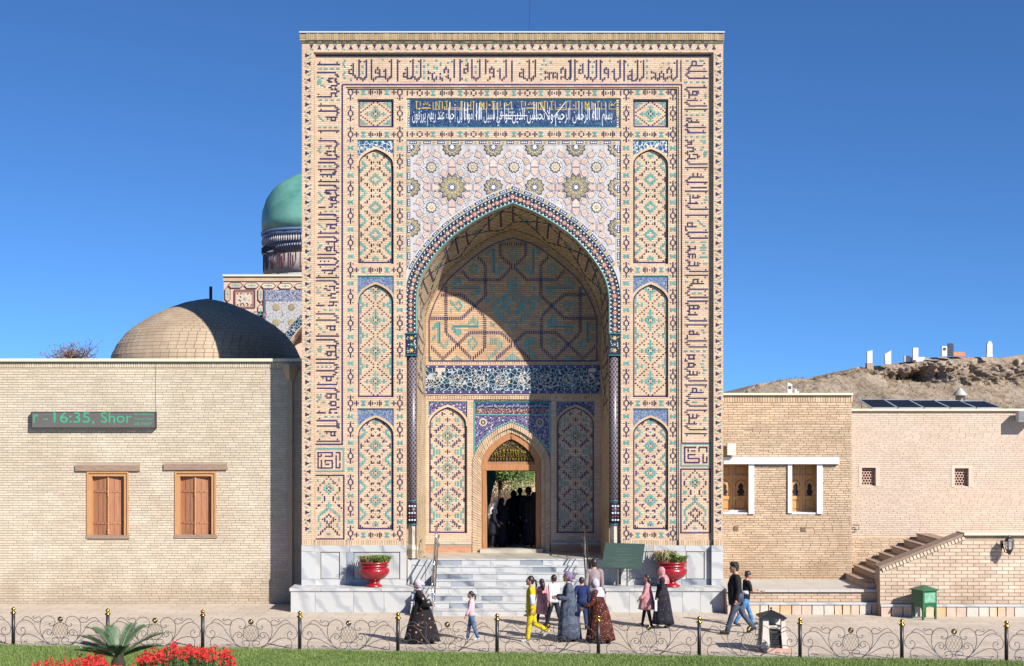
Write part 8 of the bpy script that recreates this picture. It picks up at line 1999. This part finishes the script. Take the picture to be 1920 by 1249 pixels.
person('man in mauve grey shirt seen from behind near the stair railing', 1114, 1173, 1.72, 100, ((12, 3), (-12, 6)), ((-4, 8, 8), (4, 8, 8)), 0, shirt=fb_mauve, trousers=fb_dark, shoes=fb_shoe)
person('woman in brown patterned dress with white draped headscarf', 1124, 1206, 1.54, 165, ((18, 4), (-18, 12)), ((18, 40, 5), (-10, 20, 6)), 8, dress=(fb_bro, .07, 1.2, .09), scarf=(fb_wlil, 'drape'), shoes=fb_shoe, girth=1.18)
person('girl with long black hair in pink dress and black tights', 1214, 1176, 1.34, 170, ((-8, 4), (16, 6)), ((14, 30, 4), (10, 30, 4)), 0, dress=(fb_pink, .34, 1.3, .06), shoes=fb_shoe, stock=fb_stock, hair='long')
def paper(root, J, up, H, hd):
    sh, el, wr, d = J['aL']; b = MB(); c = wr + d * .05 * H; b.box(c.x - .03, c.x + .03, c.y + .0, c.y + .03, c.z - .26, c.z + .02); b.build('rolled_paper', fb_white, root)
person('woman in black patterned robe and pink printed headscarf', 1241, 1178, 1.55, 180, ((10, 2), (-14, 8)), ((4, 26, 4), (2, 10, 4)), 0, dress=(fb_bw, .08, 1.15, .08), scarf=(fb_pscarf, 'drape'), shoes=fb_shoe, girth=1.1, extra=paper)
person('stout man in black jacket and embroidered skullcap', 1382, 1189, 1.80, 180, ((20, 3), (-24, 14)), ((-4, 16, 4), (4, 12, 4)), 3, shirt=fb_blk, trousers=fb_gj, shoes=fb_shoe, cap=fb_capm, girth=1.38, skirt=.43)
def phone(root, J, up, H, hd):
    sh, el, wr, d = J['aR']; b = MB(); c = wr + d * .05 * H; b.box(c.x - .02, c.x + .1, c.y - .02, c.y + .03, c.z + .01, c.z + .022); b.build('phone', fb_shoe, root)
    b = MB(); loft(b, [(up(0, 0, .60).z, .078 * H, .094 * H, 0, 0), (up(0, 0, .66).z, .076 * H, .094 * H, 0, 0)], 20); b.build('belt_bag', fb_white, root, True)
person('teenager in black top and bright jeans looking down at a phone', 1398, 1173, 1.43, 12, ((22, 4), (-24, 8)), ((16, 74, 4), (20, 66, 4)), 4, shirt=fb_blk, sleeve=.4, trousers=fb_lj, shoes=fb_shoe, hair='tied', tilt=28, extra=phone)
# people in the dark passage: silhouettes, the shade put into near-black clothes
PZF = 1.356
person('silhouetted woman with white bag inside the doorway at left', 940, 1020, 1.52, 60, ((4, 2), (-4, 2)), ((6, 30, 4), (4, 30, 4)), 0, dress=(fb_dark, .06, 1.2, .04), scarf=(fb_dark, 'drape'), shoes=fb_shoe, zf=PZF, Yd=44.4, girth=1.2)
person('silhouetted woman in headscarf standing in the middle of the doorway', 963, 1017, 1.68, 90, ((4, 2), (-6, 4)), ((6, 10, 8), (4, 10, 8)), 0, dress=(fb_dark, .06, 1.15, .04), scarf=(fb_dark, 'drape'), shoes=fb_shoe, zf=PZF, Yd=45.8)
person('tall silhouetted man at the right side of the doorway', 991, 1017, 1.84, 95, ((4, 2), (-4, 2)), ((6, 8, 8), (4, 8, 6)), 0, shirt=fb_dark, trousers=fb_navy2, shoes=fb_shoe, zf=PZF, Yd=45.0, girth=1.15)
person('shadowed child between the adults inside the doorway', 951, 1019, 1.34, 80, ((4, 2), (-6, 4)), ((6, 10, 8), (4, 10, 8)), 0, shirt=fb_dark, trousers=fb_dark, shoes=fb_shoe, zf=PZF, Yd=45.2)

person('silhouetted person with pale face near the left door post', 926, 1022, 1.45, 0, ((4, 2), (-4, 2)), ((10, 40, 4), (4, 30, 4)), 0, dress=(fb_dark, .3, 1.1, .04), scarf=(fb_white, 'drape'), shoes=fb_shoe, stock=fb_dark, zf=PZF, Yd=43.8, girth=1.1)
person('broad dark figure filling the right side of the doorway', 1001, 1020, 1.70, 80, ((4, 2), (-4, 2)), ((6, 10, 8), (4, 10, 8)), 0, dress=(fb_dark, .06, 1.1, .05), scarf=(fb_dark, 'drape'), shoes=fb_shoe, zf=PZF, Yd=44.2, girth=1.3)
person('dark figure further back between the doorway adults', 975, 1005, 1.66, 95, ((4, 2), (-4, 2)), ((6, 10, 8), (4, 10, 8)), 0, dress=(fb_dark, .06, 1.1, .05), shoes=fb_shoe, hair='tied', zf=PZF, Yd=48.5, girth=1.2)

# ---------------------------------------------------------------- courtyard seen through the doorway
b = MB(); b.box(-9, 9, 45, 70, 1.2, 1.35); struct(b.build('courtyard_paving', m_pave))
b = MB(); b.box(-7, 7, 64, 64.6, 1.35, 5.6); cw = b.build('courtyard_wall', m_rough_brick); tag(cw, 'sunlit pale courtyard wall seen through the doorway', 'wall')
def tree(label, X, Y, z0, zc_, r, n, seed):
    rr = random.Random(seed); o = thing('courtyard_tree', label, 'tree', (X, Y, z0)); b = MB(); b.tube([(X, Y, z0), (X + .05, Y, (z0 + zc_) / 2), (X, Y, zc_)], [.14, .11, .08], 8)
    for k in range(6): a = k * 1.05; b.tube([(X, Y, zc_ - .4), (X + math.cos(a) * r * .6, Y + math.sin(a) * r * .6, zc_ + .2 * (k % 3))], [.06, .02], 5)
    b.build('trunk', m_bark, o); b = MB()
    cl = [(Vector((X + rr.gauss(0, r * .5), Y + rr.gauss(0, r * .5), zc_ + rr.gauss(.3, r * .32))), rr.uniform(.2, .42) * r) for _ in range(34)]
    for k in range(n):
        c, q = rr.choice(cl); p = c + Vector((rr.gauss(0, q * .6), rr.gauss(0, q * .6), rr.gauss(-.1, q * .6))); d = Vector((rr.gauss(0, 1), rr.gauss(0, 1), rr.gauss(-.6, .8))).normalized() * rr.uniform(.06, .13); s = d.orthogonal().normalized() * .022
        b.add([p, p + d * .5 + s, p + d, p + d * .5 - s], [(0, 1, 2, 3)])
    b.build('crown', m_tree, o)
tree('dense green tree crown hanging left of centre in the doorway', -.5, 57.6, 1.35, 3.25, 1.25, 14000, 5)
tree('light green tree branches at the top right of the doorway', 1.2, 61, 1.35, 3.55, 1.2, 12000, 6)
b = MB(); x0, x1 = P(914, 0, 46)[0], P(928, 0, 46)[0]
q = [(x0, P(0, 878, 46)[1]), (x1, P(0, 878, 46)[1]), (x1 + .04, P(0, 897, 46)[1]), (x1 - .06, P(0, 915, 46)[1]), (x0 + .08, P(0, 945, 46)[1]), (x0, P(0, 950, 46)[1])]
b.prism(q, 46, 46.05); tag(b.build('teal_banner', M('teal_cloth', S(60, 150, 140), var=.1)), 'teal cloth banner hanging inside the doorway at left', 'banner')
# concrete slab edge details on the lawn side and a thin cable up to the roof
b = MB(); b.tube([(P(1000, 0, 41)[0], 44, 20.5), (P(996, 0, 41)[0], 44, 18), (P(990, 60, 41)[0], 43, ZT)], .01, 4); tag(b.build('thin_mast_wire', m_iron), 'thin wire rising from the top of the gateway', 'wire')
